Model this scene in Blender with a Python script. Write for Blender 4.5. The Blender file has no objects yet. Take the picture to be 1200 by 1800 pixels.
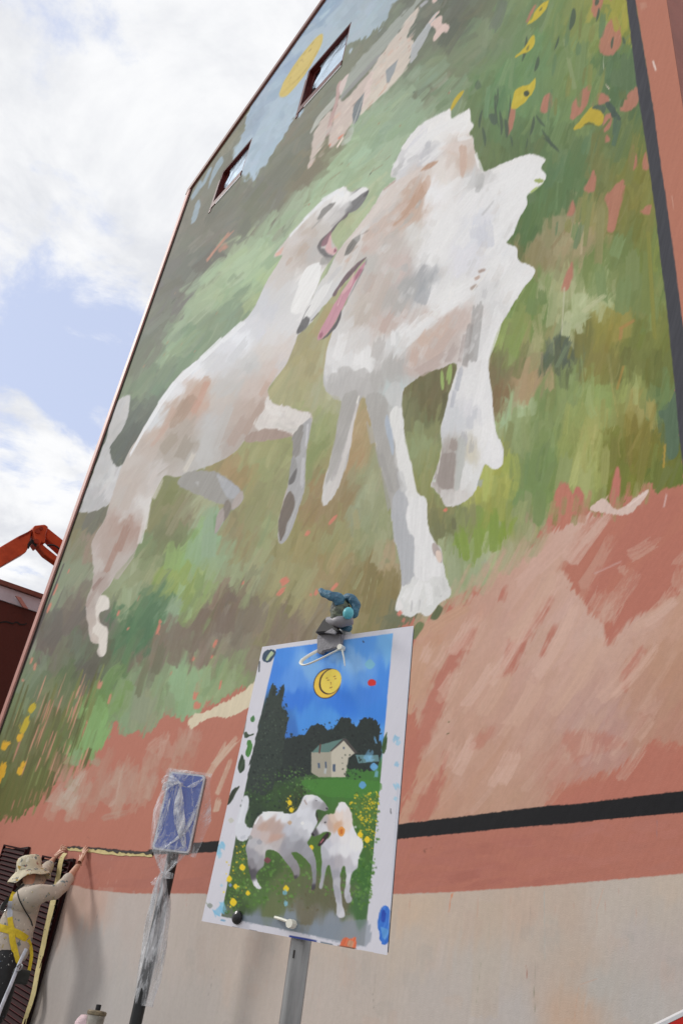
import bpy, bmesh, math, random
import numpy as np
from mathutils import Vector, Matrix, noise as mnoise
from mathutils.bvhtree import BVHTree

scene = bpy.context.scene
COL = scene.collection
random.seed(4)
# ---------------------------------------------------------------- camera
CAMZ = 1.45
BAS = np.array([[0.6385043, -0.33563596, -0.69257545],
                [0.75879178, 0.42495015, 0.49361158],
                [0.12863624, -0.84069369, 0.52601032]])      # columns: right, down, forward in world axes
FOC = 1448.6                                                  # focal length for the 1200 x 1800 frame
cam_d = bpy.data.cameras.new('camera'); cam = bpy.data.objects.new('camera', cam_d); COL.objects.link(cam)
cam.matrix_world = Matrix(((BAS[0,0], -BAS[0,1], -BAS[0,2], 0), (BAS[1,0], -BAS[1,1], -BAS[1,2], 0), (BAS[2,0], -BAS[2,1], -BAS[2,2], CAMZ), (0,0,0,1)))
cam_d.sensor_fit = 'VERTICAL'; cam_d.sensor_height = 36.0; cam_d.lens = FOC/1800*36.0
cam_d.clip_start = 0.05; cam_d.clip_end = 3000
scene.camera = cam
# ---------------------------------------------------------------- sky, sun, exposure
SUN_DIR = Vector((0.72, 0.52, -0.62)).normalized()            # the way the light travels
world = bpy.data.worlds.new('World'); scene.world = world; world.use_nodes = True
def build_world():
    nt = world.node_tree; N = nt.nodes; L = nt.links; N.clear()
    out = N.new('ShaderNodeOutputWorld'); bg = N.new('ShaderNodeBackground'); L.new(bg.outputs[0], out.inputs[0])
    bg.inputs['Strength'].default_value = 0.116
    sky = N.new('ShaderNodeTexSky'); sky.sky_type = 'NISHITA'; sky.sun_disc = False
    el = math.asin(-SUN_DIR.z); sky.sun_elevation = el; sky.sun_rotation = math.atan2(-SUN_DIR.x, -SUN_DIR.y)
    tc = N.new('ShaderNodeTexCoord')
    sep = N.new('ShaderNodeSeparateXYZ'); L.new(tc.outputs['Generated'], sep.inputs[0])
    mz = N.new('ShaderNodeMath'); mz.operation = 'MAXIMUM'; mz.inputs[1].default_value = 0.06; L.new(sep.outputs['Z'], mz.inputs[0])
    dv = N.new('ShaderNodeVectorMath'); dv.operation = 'DIVIDE'
    cb = N.new('ShaderNodeCombineXYZ'); 
    for i in range(3): L.new(mz.outputs[0], cb.inputs[i])
    L.new(tc.outputs['Generated'], dv.inputs[0]); L.new(cb.outputs[0], dv.inputs[1])
    def noise(scale, detail, rough, loc=(0,0,0), dist=0.0):
        mp = N.new('ShaderNodeMapping'); mp.inputs['Location'].default_value = loc; L.new(dv.outputs[0], mp.inputs[0])
        n = N.new('ShaderNodeTexNoise'); n.inputs['Scale'].default_value = scale; n.inputs['Detail'].default_value = detail
        n.inputs['Roughness'].default_value = rough; n.inputs['Distortion'].default_value = dist; L.new(mp.outputs[0], n.inputs['Vector']); return n
    def ramp(src, a, b, ca=(0,0,0,1), cb_=(1,1,1,1), interp='EASE'):
        r = N.new('ShaderNodeValToRGB'); r.color_ramp.interpolation = interp
        r.color_ramp.elements[0].position = a; r.color_ramp.elements[0].color = ca; r.color_ramp.elements[1].position = b; r.color_ramp.elements[1].color = cb_
        L.new(src, r.inputs[0]); return r
    def math_(op, x, y):
        m = N.new('ShaderNodeMath'); m.operation = op
        for i, v in enumerate((x, y)):
            if isinstance(v, (int, float)): m.inputs[i].default_value = v
            else: L.new(v, m.inputs[i])
        return m.outputs[0]
    dst = N.new('ShaderNodeVectorMath'); dst.operation = 'DISTANCE'; dst.inputs[1].default_value = SKY['gap']; L.new(dv.outputs[0], dst.inputs[0])
    gap = ramp(dst.outputs['Value'], SKY['g0'], SKY['g1'], (1,1,1,1), (0,0,0,1))
    val = math_('SUBTRACT', math_('ADD', noise(SKY['cs'], 9, .62, SKY['loc'], .35).outputs['Fac'], SKY['bias']), math_('MULTIPLY', gap.outputs[0], SKY['deep']))
    cover = ramp(val, .40, .62)
    shade = ramp(noise(2.4, 8, .6, (3.1, 1.7, 0), .3).outputs['Fac'], .36, .60, (6.5, 6.65, 7.05, 1), (8.5, 8.55, 8.65, 1))
    thin = N.new('ShaderNodeMixRGB'); thin.inputs[0].default_value = .75; thin.inputs[2].default_value = (5.9, 6.6, 8.7, 1); L.new(sky.outputs[0], thin.inputs[1])
    mix = N.new('ShaderNodeMixRGB'); L.new(cover.outputs[0], mix.inputs[0]); L.new(thin.outputs[0], mix.inputs[1]); L.new(shade.outputs[0], mix.inputs[2])
    L.new(mix.outputs[0], bg.inputs['Color'])
SKY = dict(cs=4.6, loc=(0.35, 0.2, 0), gap=(-1.37, .25, 1.0), g0=.0, g1=.50, bias=.17, deep=.33)
build_world()
sun_d = bpy.data.lights.new('sun', 'SUN'); sun_d.energy = 1.9; sun_d.angle = math.radians(10); sun_d.color = (1.0, .965, .91)
sun = bpy.data.objects.new('sun', sun_d); COL.objects.link(sun); sun.location = (-6, -8, 20)
sun.rotation_euler = SUN_DIR.to_track_quat('-Z', 'Y').to_euler()
scene.view_settings.view_transform = 'Standard'; scene.view_settings.look = 'None'
scene.view_settings.exposure = 0.0; scene.view_settings.gamma = 1.0; scene.view_settings.use_curve_mapping = False

# ---------------------------------------------------------------- helpers
def ray(px, py):
    return BAS @ np.array([px-600.0, py-900.0, FOC])
def at(px, py, y):
    r = ray(px, py); s = y/r[1]; return Vector((r[0]*s, y, r[2]*s+CAMZ))
def atx(px, py, x):
    r = ray(px, py); s = x/r[0]; return Vector((x, r[1]*s, r[2]*s+CAMZ))
def proj(x, y, z):
    """world arrays -> tracing coordinates"""
    z = z-CAMZ
    a = BAS[0,0]*x+BAS[1,0]*y+BAS[2,0]*z; b = BAS[0,1]*x+BAS[1,1]*y+BAS[2,1]*z; c = BAS[0,2]*x+BAS[1,2]*y+BAS[2,2]*z
    return 600+FOC*a/c, 900+FOC*b/c

def lin(c): 
    c = np.asarray(c, np.float32)/255.0
    return np.where(c <= .04045, c/12.92, ((np.maximum(c, 0)+.055)/1.055)**2.4)
def rgb(r, g, b, k=1.0): return tuple(float(v)*k for v in lin((r, g, b)))+(1,)

def obj(name, me, mats=None, parent=None, smooth=False):
    if isinstance(me, bmesh.types.BMesh):
        m = bpy.data.meshes.new(name); me.normal_update(); me.to_mesh(m); me.free(); me = m
    o = bpy.data.objects.new(name, me); COL.objects.link(o)
    if mats is not None:
        for m in (mats if isinstance(mats, (list, tuple)) else [mats]): me.materials.append(m)
    if smooth:
        me.polygons.foreach_set('use_smooth', [True]*len(me.polygons))
    if parent is not None: 
        o.parent = parent; o.matrix_parent_inverse = Matrix.Translation(-parent.location) if parent.type == 'EMPTY' else Matrix()
    return o
def tag(o, label, cat, group=None, kind=None):
    if label: o['label'] = label
    if cat: o['category'] = cat
    if group: o['group'] = group
    if kind: o['kind'] = kind
    return o
def thing(name, label, cat, loc=(0,0,0), group=None):
    o = bpy.data.objects.new(name, None); COL.objects.link(o); o.location = loc; o.empty_display_size = .2
    return tag(o, label, cat, group)
def structure(o): o['kind'] = 'structure'; return o

def add_box(bm, lo, hi, M=None):
    vs = []
    for z in (lo[2], hi[2]):
        for y in (lo[1], hi[1]):
            for x in (lo[0], hi[0]):
                v = Vector((x, y, z)); vs.append(bm.verts.new(M @ v if M else v))
    for f in ((0,2,3,1),(4,5,7,6),(0,1,5,4),(2,6,7,3),(0,4,6,2),(1,3,7,5)): bm.faces.new([vs[i] for i in f])
def box(lo, hi, M=None, bev=0):
    bm = bmesh.new(); add_box(bm, lo, hi, M)
    if bev: bmesh.ops.bevel(bm, geom=bm.edges[:], offset=bev, segments=2, affect='EDGES', profile=.6)
    return bm
def add_prism(bm, pts, d):
    """polygon (list of Vectors) extruded by vector d"""
    a = [bm.verts.new(p) for p in pts]; b = [bm.verts.new(Vector(p)+d) for p in pts]; n = len(a)
    bm.faces.new(a[::-1]); bm.faces.new(b)
    for i in range(n): bm.faces.new((a[i], a[(i+1) % n], b[(i+1) % n], b[i]))
    bmesh.ops.recalc_face_normals(bm, faces=bm.faces[:])
def add_tube(bm, pts, r, n=10, caps=True, flat=None):
    pts = [Vector(p) for p in pts]; rings = []; up = None
    for i, p in enumerate(pts):
        t = (pts[min(i+1, len(pts)-1)]-pts[max(i-1, 0)]).normalized()
        if up is None: up = Vector((0,0,1)) if abs(t.z) < .9 else Vector((1,0,0))
        u = t.cross(up).normalized(); v = u.cross(t).normalized(); up = v
        rr = r[i] if isinstance(r, (list, tuple)) else r
        rings.append([bm.verts.new(p+(u*math.cos(2*math.pi*k/n)+v*math.sin(2*math.pi*k/n)*(flat or 1))*rr) for k in range(n)])
    for a, b in zip(rings, rings[1:]):
        for k in range(n): bm.faces.new((a[k], a[(k+1) % n], b[(k+1) % n], b[k]))
    if caps: bm.faces.new(rings[0][::-1]); bm.faces.new(rings[-1])
def tube(pts, r, n=10, caps=True, flat=None):
    bm = bmesh.new(); add_tube(bm, pts, r, n, caps, flat); bmesh.ops.recalc_face_normals(bm, faces=bm.faces[:]); return bm
def lathe(prof, n=24, M=None):
    bm = bmesh.new(); rings = []
    for r, z in prof:
        rings.append([bm.verts.new((M or Matrix()) @ Vector((r*math.cos(2*math.pi*k/n), r*math.sin(2*math.pi*k/n), z))) for k in range(n)])
    for a, b in zip(rings, rings[1:]):
        for k in range(n): bm.faces.new((a[k], a[(k+1) % n], b[(k+1) % n], b[k]))
    bm.faces.new(rings[0][::-1]); bm.faces.new(rings[-1]); return bm
def catmull(pts, n=6):
    P_ = [Vector(p) for p in pts]; out = []
    for i in range(len(P_)-1):
        p0 = P_[max(i-1, 0)]; p1 = P_[i]; p2 = P_[i+1]; p3 = P_[min(i+2, len(P_)-1)]
        for k in range(n):
            t = k/n; out.append(.5*((2*p1)+(p2-p0)*t+(2*p0-5*p1+4*p2-p3)*t*t+(3*p1-p0-3*p2+p3)*t**3))
    out.append(P_[-1]); return out
def skin(name, nodes, edges, root=0, sub=2, smooth_it=1):
    """nodes: (co, rx, ry) joints -> one continuous skinned mesh datablock"""
    me = bpy.data.meshes.new(name); me.from_pydata([tuple(n[0]) for n in nodes], edges, [])
    o = bpy.data.objects.new(name, me); COL.objects.link(o)
    md = o.modifiers.new('skin', 'SKIN'); md.use_smooth_shade = True; md.branch_smoothing = .6
    for i, v in enumerate(me.skin_vertices[0].data):
        n = nodes[i]; v.radius = (n[1], n[2] if len(n) > 2 else n[1]); v.use_root = (i == root)
    s = o.modifiers.new('sub', 'SUBSURF'); s.levels = sub; s.render_levels = sub
    dg = bpy.context.evaluated_depsgraph_get(); dg.update()
    res = bpy.data.meshes.new_from_object(o.evaluated_get(dg)); res.name = name
    bpy.data.objects.remove(o); bpy.data.meshes.remove(me)
    res.polygons.foreach_set('use_smooth', [True]*len(res.polygons)); return res

# ---------------------------------------------------------------- materials
def mat(name, col, rough=.6, var=.12, scale=6.0, bump=0.0, bscale=80.0, metal=0.0, col2=None, spec=.4, stretch=(1,1,1), coat=0.0, lo=.35, hi=.65):
    m = bpy.data.materials.new(name); m.use_nodes = True; nt = m.node_tree; N = nt.nodes; L = nt.links
    b = N['Principled BSDF']; b.inputs['Roughness'].default_value = rough; b.inputs['Metallic'].default_value = metal
    b.inputs['Specular IOR Level'].default_value = spec; b.inputs['Coat Weight'].default_value = coat
    tc = N.new('ShaderNodeTexCoord'); mp = N.new('ShaderNodeMapping'); mp.inputs['Scale'].default_value = stretch; L.new(tc.outputs['Object'], mp.inputs[0])
    n = N.new('ShaderNodeTexNoise'); n.inputs['Scale'].default_value = scale; n.inputs['Detail'].default_value = 6; n.inputs['Roughness'].default_value = .6; L.new(mp.outputs[0], n.inputs['Vector'])
    r = N.new('ShaderNodeValToRGB'); L.new(n.outputs['Fac'], r.inputs[0])
    c1 = tuple(max(0, v*(1-var)) for v in col[:3])+(1,); c2 = col2 or tuple(min(1, v*(1+var)) for v in col[:3])+(1,)
    r.color_ramp.elements[0].position = lo; r.color_ramp.elements[1].position = hi
    r.color_ramp.elements[0].color = c1; r.color_ramp.elements[1].color = c2; L.new(r.outputs[0], b.inputs['Base Color'])
    if bump:
        n2 = N.new('ShaderNodeTexNoise'); n2.inputs['Scale'].default_value = bscale; n2.inputs['Detail'].default_value = 5; L.new(mp.outputs[0], n2.inputs['Vector'])
        bp = N.new('ShaderNodeBump'); bp.inputs['Strength'].default_value = bump; bp.inputs['Distance'].default_value = .01; L.new(n2.outputs['Fac'], bp.inputs['Height']); L.new(bp.outputs[0], b.inputs['Normal'])
    return m
def paint_mat(name, rough=.62, bump=.12, spec=.35, grain=.06, coat=0.0, bscale=160.0):
    """paint or print carried as a colour on the mesh, with grain and a little relief"""
    m = bpy.data.materials.new(name); m.use_nodes = True; nt = m.node_tree; N = nt.nodes; L = nt.links
    b = N['Principled BSDF']; b.inputs['Specular IOR Level'].default_value = spec; b.inputs['Coat Weight'].default_value = coat; b.inputs['Coat Roughness'].default_value = .06
    at_ = N.new('ShaderNodeAttribute'); at_.attribute_name = 'paint'
    tc = N.new('ShaderNodeTexCoord')
    n = N.new('ShaderNodeTexNoise'); n.inputs['Scale'].default_value = 34; n.inputs['Detail'].default_value = 8; n.inputs['Roughness'].default_value = .7; L.new(tc.outputs['Object'], n.inputs['Vector'])
    mr = N.new('ShaderNodeMapRange'); mr.inputs['From Min'].default_value = .3; mr.inputs['From Max'].default_value = .7; mr.inputs['To Min'].default_value = 1-grain; mr.inputs['To Max'].default_value = 1+grain; L.new(n.outputs['Fac'], mr.inputs['Value'])
    mul = N.new('ShaderNodeVectorMath'); mul.operation = 'SCALE'; L.new(at_.outputs['Color'], mul.inputs[0]); L.new(mr.outputs[0], mul.inputs['Scale'])
    L.new(mul.outputs[0], b.inputs['Base Color'])
    r2 = N.new('ShaderNodeMapRange'); r2.inputs['To Min'].default_value = rough-.08; r2.inputs['To Max'].default_value = rough+.08; L.new(n.outputs['Fac'], r2.inputs['Value']); L.new(r2.outputs[0], b.inputs['Roughness'])
    if bump:
        n2 = N.new('ShaderNodeTexNoise'); n2.inputs['Scale'].default_value = bscale; n2.inputs['Detail'].default_value = 4; L.new(tc.outputs['Object'], n2.inputs['Vector'])
        bp = N.new('ShaderNodeBump'); bp.inputs['Strength'].default_value = bump; bp.inputs['Distance'].default_value = .006; L.new(n2.outputs['Fac'], bp.inputs['Height'])
        n3 = N.new('ShaderNodeTexNoise'); n3.inputs['Scale'].default_value = 2.2; n3.inputs['Detail'].default_value = 5; n3.inputs['Roughness'].default_value = .55; L.new(tc.outputs['Object'], n3.inputs['Vector'])
        b3 = N.new('ShaderNodeBump'); b3.inputs['Strength'].default_value = min(1, bump*1.6); b3.inputs['Distance'].default_value = .02; L.new(n3.outputs['Fac'], b3.inputs['Height']); L.new(bp.outputs[0], b3.inputs['Normal']); L.new(b3.outputs[0], b.inputs['Normal'])
    return m
def set_paint(me, colors):
    a = me.color_attributes.new('paint', 'FLOAT_COLOR', 'POINT')
    c = np.ones((len(colors), 4), np.float32); c[:, :3] = colors; a.data.foreach_set('color', c.ravel())
def grid_mesh(name, V, keep=None):
    """V: (H, W, 3) vertex array -> mesh; keep: (H-1, W-1) mask of faces"""
    H, W = V.shape[:2]; idx = np.arange(H*W).reshape(H, W)
    q = np.stack([idx[:-1, :-1], idx[:-1, 1:], idx[1:, 1:], idx[1:, :-1]], -1)
    q = q[keep] if keep is not None else q.reshape(-1, 4)
    me = bpy.data.meshes.new(name); me.vertices.add(H*W); me.vertices.foreach_set('co', V.reshape(-1).astype(np.float32))
    me.loops.add(len(q)*4); me.loops.foreach_set('vertex_index', q.ravel().astype(np.int32))
    me.polygons.add(len(q)); me.polygons.foreach_set('loop_start', (np.arange(len(q))*4).astype(np.int32)); me.update(calc_edges=True)
    return me
# ---------------------------------------------------------------- paint engine
_rt = np.random.RandomState(7).rand(256, 256).astype(np.float32)
def vnoise(x, y):
    xi = np.floor(x); yi = np.floor(y)
    fx = (x - xi).astype(np.float32); fy = (y - yi).astype(np.float32)
    xi = xi.astype(np.int32) & 255; yi = yi.astype(np.int32) & 255
    x1 = (xi + 1) & 255; y1 = (yi + 1) & 255
    fx = fx * fx * (3 - 2 * fx); fy = fy * fy * (3 - 2 * fy)
    a = _rt[yi, xi]; b = _rt[yi, x1]; c = _rt[y1, xi]; d = _rt[y1, x1]
    return (a + (b - a) * fx) * (1 - fy) + (c + (d - c) * fx) * fy

class Canvas:
    """A sheet of paint: every sample knows the tracing coordinate (X, Y) it lies at."""
    BS = 24
    def __init__(s, X, Y, col, px=1.0):
        s.X = X.astype(np.float32); s.Y = Y.astype(np.float32); s.px = px
        s.C = np.empty(X.shape + (3,), np.float32); s.C[:] = col
        H, W = X.shape; B = s.BS
        s.nb = ((H + B - 1) // B, (W + B - 1) // B)
        s.bb = np.zeros(s.nb + (4,), np.float32)
        for i in range(s.nb[0]):
            for j in range(s.nb[1]):
                x = s.X[i*B:(i+1)*B, j*B:(j+1)*B]; y = s.Y[i*B:(i+1)*B, j*B:(j+1)*B]
                s.bb[i, j] = (x.min(), y.min(), x.max(), y.max())
    def win(s, x0, y0, x1, y1):
        b = s.bb
        m = (b[..., 0] <= x1) & (b[..., 2] >= x0) & (b[..., 1] <= y1) & (b[..., 3] >= y0)
        r = np.nonzero(m.any(1))[0]
        if len(r) == 0: return None
        c = np.nonzero(m.any(0))[0]; B = s.BS
        return (slice(r[0]*B, (r[-1]+1)*B), slice(c[0]*B, (c[-1]+1)*B))
    def blend(s, w, a, col):
        C = s.C[w]; a = a[..., None]
        s.C[w] = C + (col - C) * a

def smooth_pts(pts, n=4):
    P = np.array(pts, float); N = len(P); out = []
    for i in range(N):
        p0, p1, p2, p3 = P[i-1], P[i], P[(i+1) % N], P[(i+2) % N]
        for k in range(n):
            t = k / n
            out.append(0.5*((2*p1)+(-p0+p2)*t+(2*p0-5*p1+4*p2-p3)*t*t+(-p0+3*p1-3*p2+p3)*t**3))
    return np.array(out)

def poly_alpha(cv, pts, w, soft, rag, seed):
    X = cv.X[w]; Y = cv.Y[w]
    inside = np.zeros(X.shape, bool); d2 = np.full(X.shape, 1e9, np.float32)
    P = np.asarray(pts, np.float32)
    for i in range(len(P)):
        x0, y0 = P[i-1]; x1, y1 = P[i]
        if y0 != y1:
            c = ((y0 > Y) != (y1 > Y)) & (X < (x1-x0)*(Y-y0)/(y1-y0)+x0)
            inside ^= c
        ex, ey = x1-x0, y1-y0; L = ex*ex+ey*ey+1e-6
        t = np.clip(((X-x0)*ex+(Y-y0)*ey)/L, 0, 1)
        np.minimum(d2, (X-x0-t*ex)**2+(Y-y0-t*ey)**2, out=d2)
    sd = np.sqrt(d2); sd = np.where(inside, sd, -sd)
    if rag:
        dx, dy = dirf1(P[:, 0].mean(), P[:, 1].mean())
        s = X*(-dy)+Y*dx; t = X*dx+Y*dy
        sd = sd + rag*(vnoise(s/2.6+seed*7.1, t/22)-0.5)*2 + rag*0.6*(vnoise(X/9+seed, Y/9)-0.5)*2
    return np.clip(0.5+sd/max(soft, cv.px*1.1), 0, 1)

_seed = [0]
def P(cvs, col, pts, soft=1.2, rag=1.0, op=1.0, sm=True, tex=5.0, d=None):
    """filled brushed shape"""
    _seed[0] += 1; sd = _seed[0]*3.7
    pts = smooth_pts(pts) if sm else np.array(pts, float)
    m = soft+rag*2+2; x0, y0 = pts.min(0)-m; x1, y1 = pts.max(0)+m
    dx, dy = d if d else dirf1(*pts.mean(0))
    for cv in cvs:
        w = cv.win(x0, y0, x1, y1)
        if w is None: continue
        a = poly_alpha(cv, pts, w, soft, rag, sd)*op
        X = cv.X[w]; Y = cv.Y[w]
        b = vnoise((X*(-dy)+Y*dx)/2.2+sd, (X*dx+Y*dy)/30)-0.5
        cv.blend(w, a, np.array(col, np.float32)+(b*2*tex)[..., None])

def S(cvs, col, x0, y0, x1, y1, wd, op=1.0, bend=0.0, dry=0.0, tex=4.0, seed=None, taper=0.0, mask=None, rag=1.0):
    """one brush stroke with bristle marks and ragged ends"""
    if seed is None: _seed[0] += 1; seed = _seed[0]*5.3
    dx, dy = x1-x0, y1-y0; L = math.hypot(dx, dy)+1e-6; dx /= L; dy /= L
    m = wd/2+abs(bend)*L+3
    bx0, bx1 = min(x0, x1)-m, max(x0, x1)+m; by0, by1 = min(y0, y1)-m, max(y0, y1)+m
    c = np.array(col, np.float32)
    for ci, cv in enumerate(cvs):
        w = cv.win(bx0, by0, bx1, by1)
        if w is None: continue
        X = cv.X[w]-x0; Y = cv.Y[w]-y0
        t = X*dx+Y*dy; s = -X*dy+Y*dx
        if bend: s = s-bend*4*t*(1-t/L)
        b = vnoise(s/max(1.1, wd*0.11)+seed, t/(L*0.9+8)+seed*1.7)
        b2 = vnoise(s/max(2.5, wd*0.3)+seed*2.1, t/(L+9)+3.3)
        hw = wd/2*(1-taper*np.abs(2*t/L-1)**2)
        e = max(1.2, cv.px*1.1)
        a = np.clip((hw-np.abs(s)+(b-0.5)*2.0*rag)/e, 0, 1)
        r = min(wd*0.9, L*0.3)*rag
        a *= np.clip((t-r*0.6*b2-r*0.2*b)/(e*1.5), 0, 1)*np.clip((L-t-r*b-r*0.5*b2)/(e*2), 0, 1)
        if dry:
            g = .45*b+.35*vnoise(s/1.7+seed*3, t/9+seed)+.2*vnoise(X/2.1, Y/2.1)
            a *= np.clip(1.0-dry*np.clip((0.58-g)*5, 0, 1)*(0.25+0.75*np.clip(t/L, 0, 1)), 0, 1)
        a *= op
        if mask is not None: a = a*mask[ci][w]
        if a.max() <= 0: continue
        cv.blend(w, a, c+((b-0.5)*2*tex)[..., None])

_dsamp = np.array([(650,250,.76,-.65),(350,500,.70,-.71),(560,60,.7,-.71),(250,750,.6,-.8),(150,1000,.5,-.86),(60,1350,.33,-.94),
  (20,1250,.42,-.9),(300,1050,.5,-.86),(450,1000,.42,-.9),(350,1250,.3,-.95),(560,1050,.4,-.91),(560,750,.42,-.9),(900,900,.12,-.99),
  (1000,600,.12,-.99),(1100,750,.12,-.99),(1000,420,.2,-.98),(1050,150,.3,-.95),(880,200,.15,-.99),(950,60,.4,-.91),(780,120,.72,-.69),
  (850,1150,.45,-.89),(1100,1050,.55,-.83),(760,1300,.4,-.92),(1000,1300,.5,-.87),(200,1350,.35,-.94),(700,700,.1,-.99),(850,400,.2,-.98),(740,930,.05,-1)], np.float32)
def dirf1(x, y):
    w = 1/(((_dsamp[:, 0]-x)**2+(_dsamp[:, 1]-y)**2)+400.0)**1.5
    d = (w[:, None]*_dsamp[:, 2:]).sum(0); d /= np.linalg.norm(d)
    return float(d[0]), float(d[1])

def scatter(cvs, pts, samples, n, ln, wd, op=0.85, jit=14, cj=5, seed=1, bbox=None, near=1, dry=0.25, soft=2.0, rag=1.0, dfun=None, spread=0.18, power=4.0):
    """strokes laid inside an outline, coloured from a list of noted colours (x, y, r, g, b)"""
    rng = random.Random(seed)
    A = np.array(samples, np.float32)
    P2 = smooth_pts(pts) if pts is not None else None
    if P2 is not None:
        x0, y0 = P2.min(0); x1, y1 = P2.max(0); mask = []
        for cv in cvs:
            M = np.zeros(cv.X.shape, np.float32); w = cv.win(x0-6, y0-6, x1+6, y1+6)
            if w is not None: M[w] = poly_alpha(cv, P2, w, soft, rag, seed*1.3)
            mask.append(M)
    else:
        mask = None; x0, y0, x1, y1 = bbox
    def inside(x, y):
        c = False; j = len(P2)-1
        for i in range(len(P2)):
            if (P2[i][1] > y) != (P2[j][1] > y) and x < (P2[j][0]-P2[i][0])*(y-P2[i][1])/(P2[j][1]-P2[i][1])+P2[i][0]: c = not c
            j = i
        return c
    k = 0; tries = 0
    while k < n and tries < n*12:
        tries += 1
        x = rng.uniform(x0, x1); y = rng.uniform(y0, y1)
        if P2 is not None and not inside(x, y): continue
        k += 1
        qx = x+rng.gauss(0, jit); qy = y+rng.gauss(0, jit)
        d2 = (A[:, 0]-qx)**2+(A[:, 1]-qy)**2
        if near == 1: c = A[d2.argmin(), 2:5]
        else:
            w = 1/(d2+30.0)**(power/2); c = (w[:, None]*A[:, 2:5]).sum(0)/w.sum()
        g = rng.gauss(0, cj); c = c+np.array([g+rng.gauss(0, cj*.4), g, g+rng.gauss(0, cj*.4)])
        dx, dy = (dfun or dirf1)(x, y)
        an = rng.gauss(0, spread); ca, sa = math.cos(an), math.sin(an); dx, dy = dx*ca-dy*sa, dx*sa+dy*ca
        L = ln*rng.uniform(.55, 1.4); W = wd*rng.uniform(.6, 1.4)
        if rng.random() < .5: dx, dy = -dx, -dy
        S(cvs, c, x-dx*L/2, y-dy*L/2, x+dx*L/2, y+dy*L/2, W, op=op*rng.uniform(.75, 1), bend=rng.gauss(0, .05), dry=dry, seed=rng.uniform(0, 200), mask=mask)

def fill(cvs, pts, samples, op=1.0, rag=2.0, soft=2.5, warp=7.0, power=5.0, soften=60.0, seed=1.0, dfun=None, sm=True, tex=5):
    """lay in the noted colours as one soft ground, pulled out along the brush direction"""
    A = np.array(samples, np.float32); P2 = smooth_pts(pts) if sm else np.array(pts, float); x0, y0 = P2.min(0)-8; x1, y1 = P2.max(0)+8
    for cv in cvs:
        w0 = cv.win(x0, y0, x1, y1)
        if w0 is None: continue
        B = 64
        for r in range(w0[0].start, min(w0[0].stop, cv.X.shape[0]), B):
            for q in range(w0[1].start, min(w0[1].stop, cv.X.shape[1]), B):
                w = (slice(r, r+B), slice(q, q+B)); X = cv.X[w]; Y = cv.Y[w]
                if X.max() < x0 or X.min() > x1 or Y.max() < y0 or Y.min() > y1: continue
                a = poly_alpha(cv, P2, w, soft, rag, seed)*op
                if a.max() <= 0: continue
                dx, dy = (dfun or dirf1)(float(X.mean()), float(Y.mean()))
                s = X*(-dy)+Y*dx; t = X*dx+Y*dy
                n = (vnoise(s/5+seed, t/45)-.5)*2*warp*1.6+(vnoise(s/14+seed*3, t/60)-.5)*2*warp*2
                xx = X+dx*n*1.6+(vnoise(X/11+seed, Y/11)-.5)*warp; yy = Y+dy*n*1.6
                cx, cy = float(X.mean()), float(Y.mean()); rad = max(X.max()-X.min(), Y.max()-Y.min())*.75+130
                k = (A[:, 0]-cx)**2+(A[:, 1]-cy)**2 < rad*rad
                S_ = A[k] if k.sum() > 3 else A
                acc = np.zeros(X.shape+(3,), np.float32); tot = np.zeros(X.shape, np.float32)
                for sx, sy, cr, cg, cb in S_:
                    ww = 1/((xx-sx)**2+(yy-sy)**2+soften)**(power/2); tot += ww
                    acc[..., 0] += ww*cr; acc[..., 1] += ww*cg; acc[..., 2] += ww*cb
                b = vnoise(s/2.4+seed, t/35)-.5
                cv.blend(w, a, acc/tot[..., None]+(b*tex)[..., None])
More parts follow.
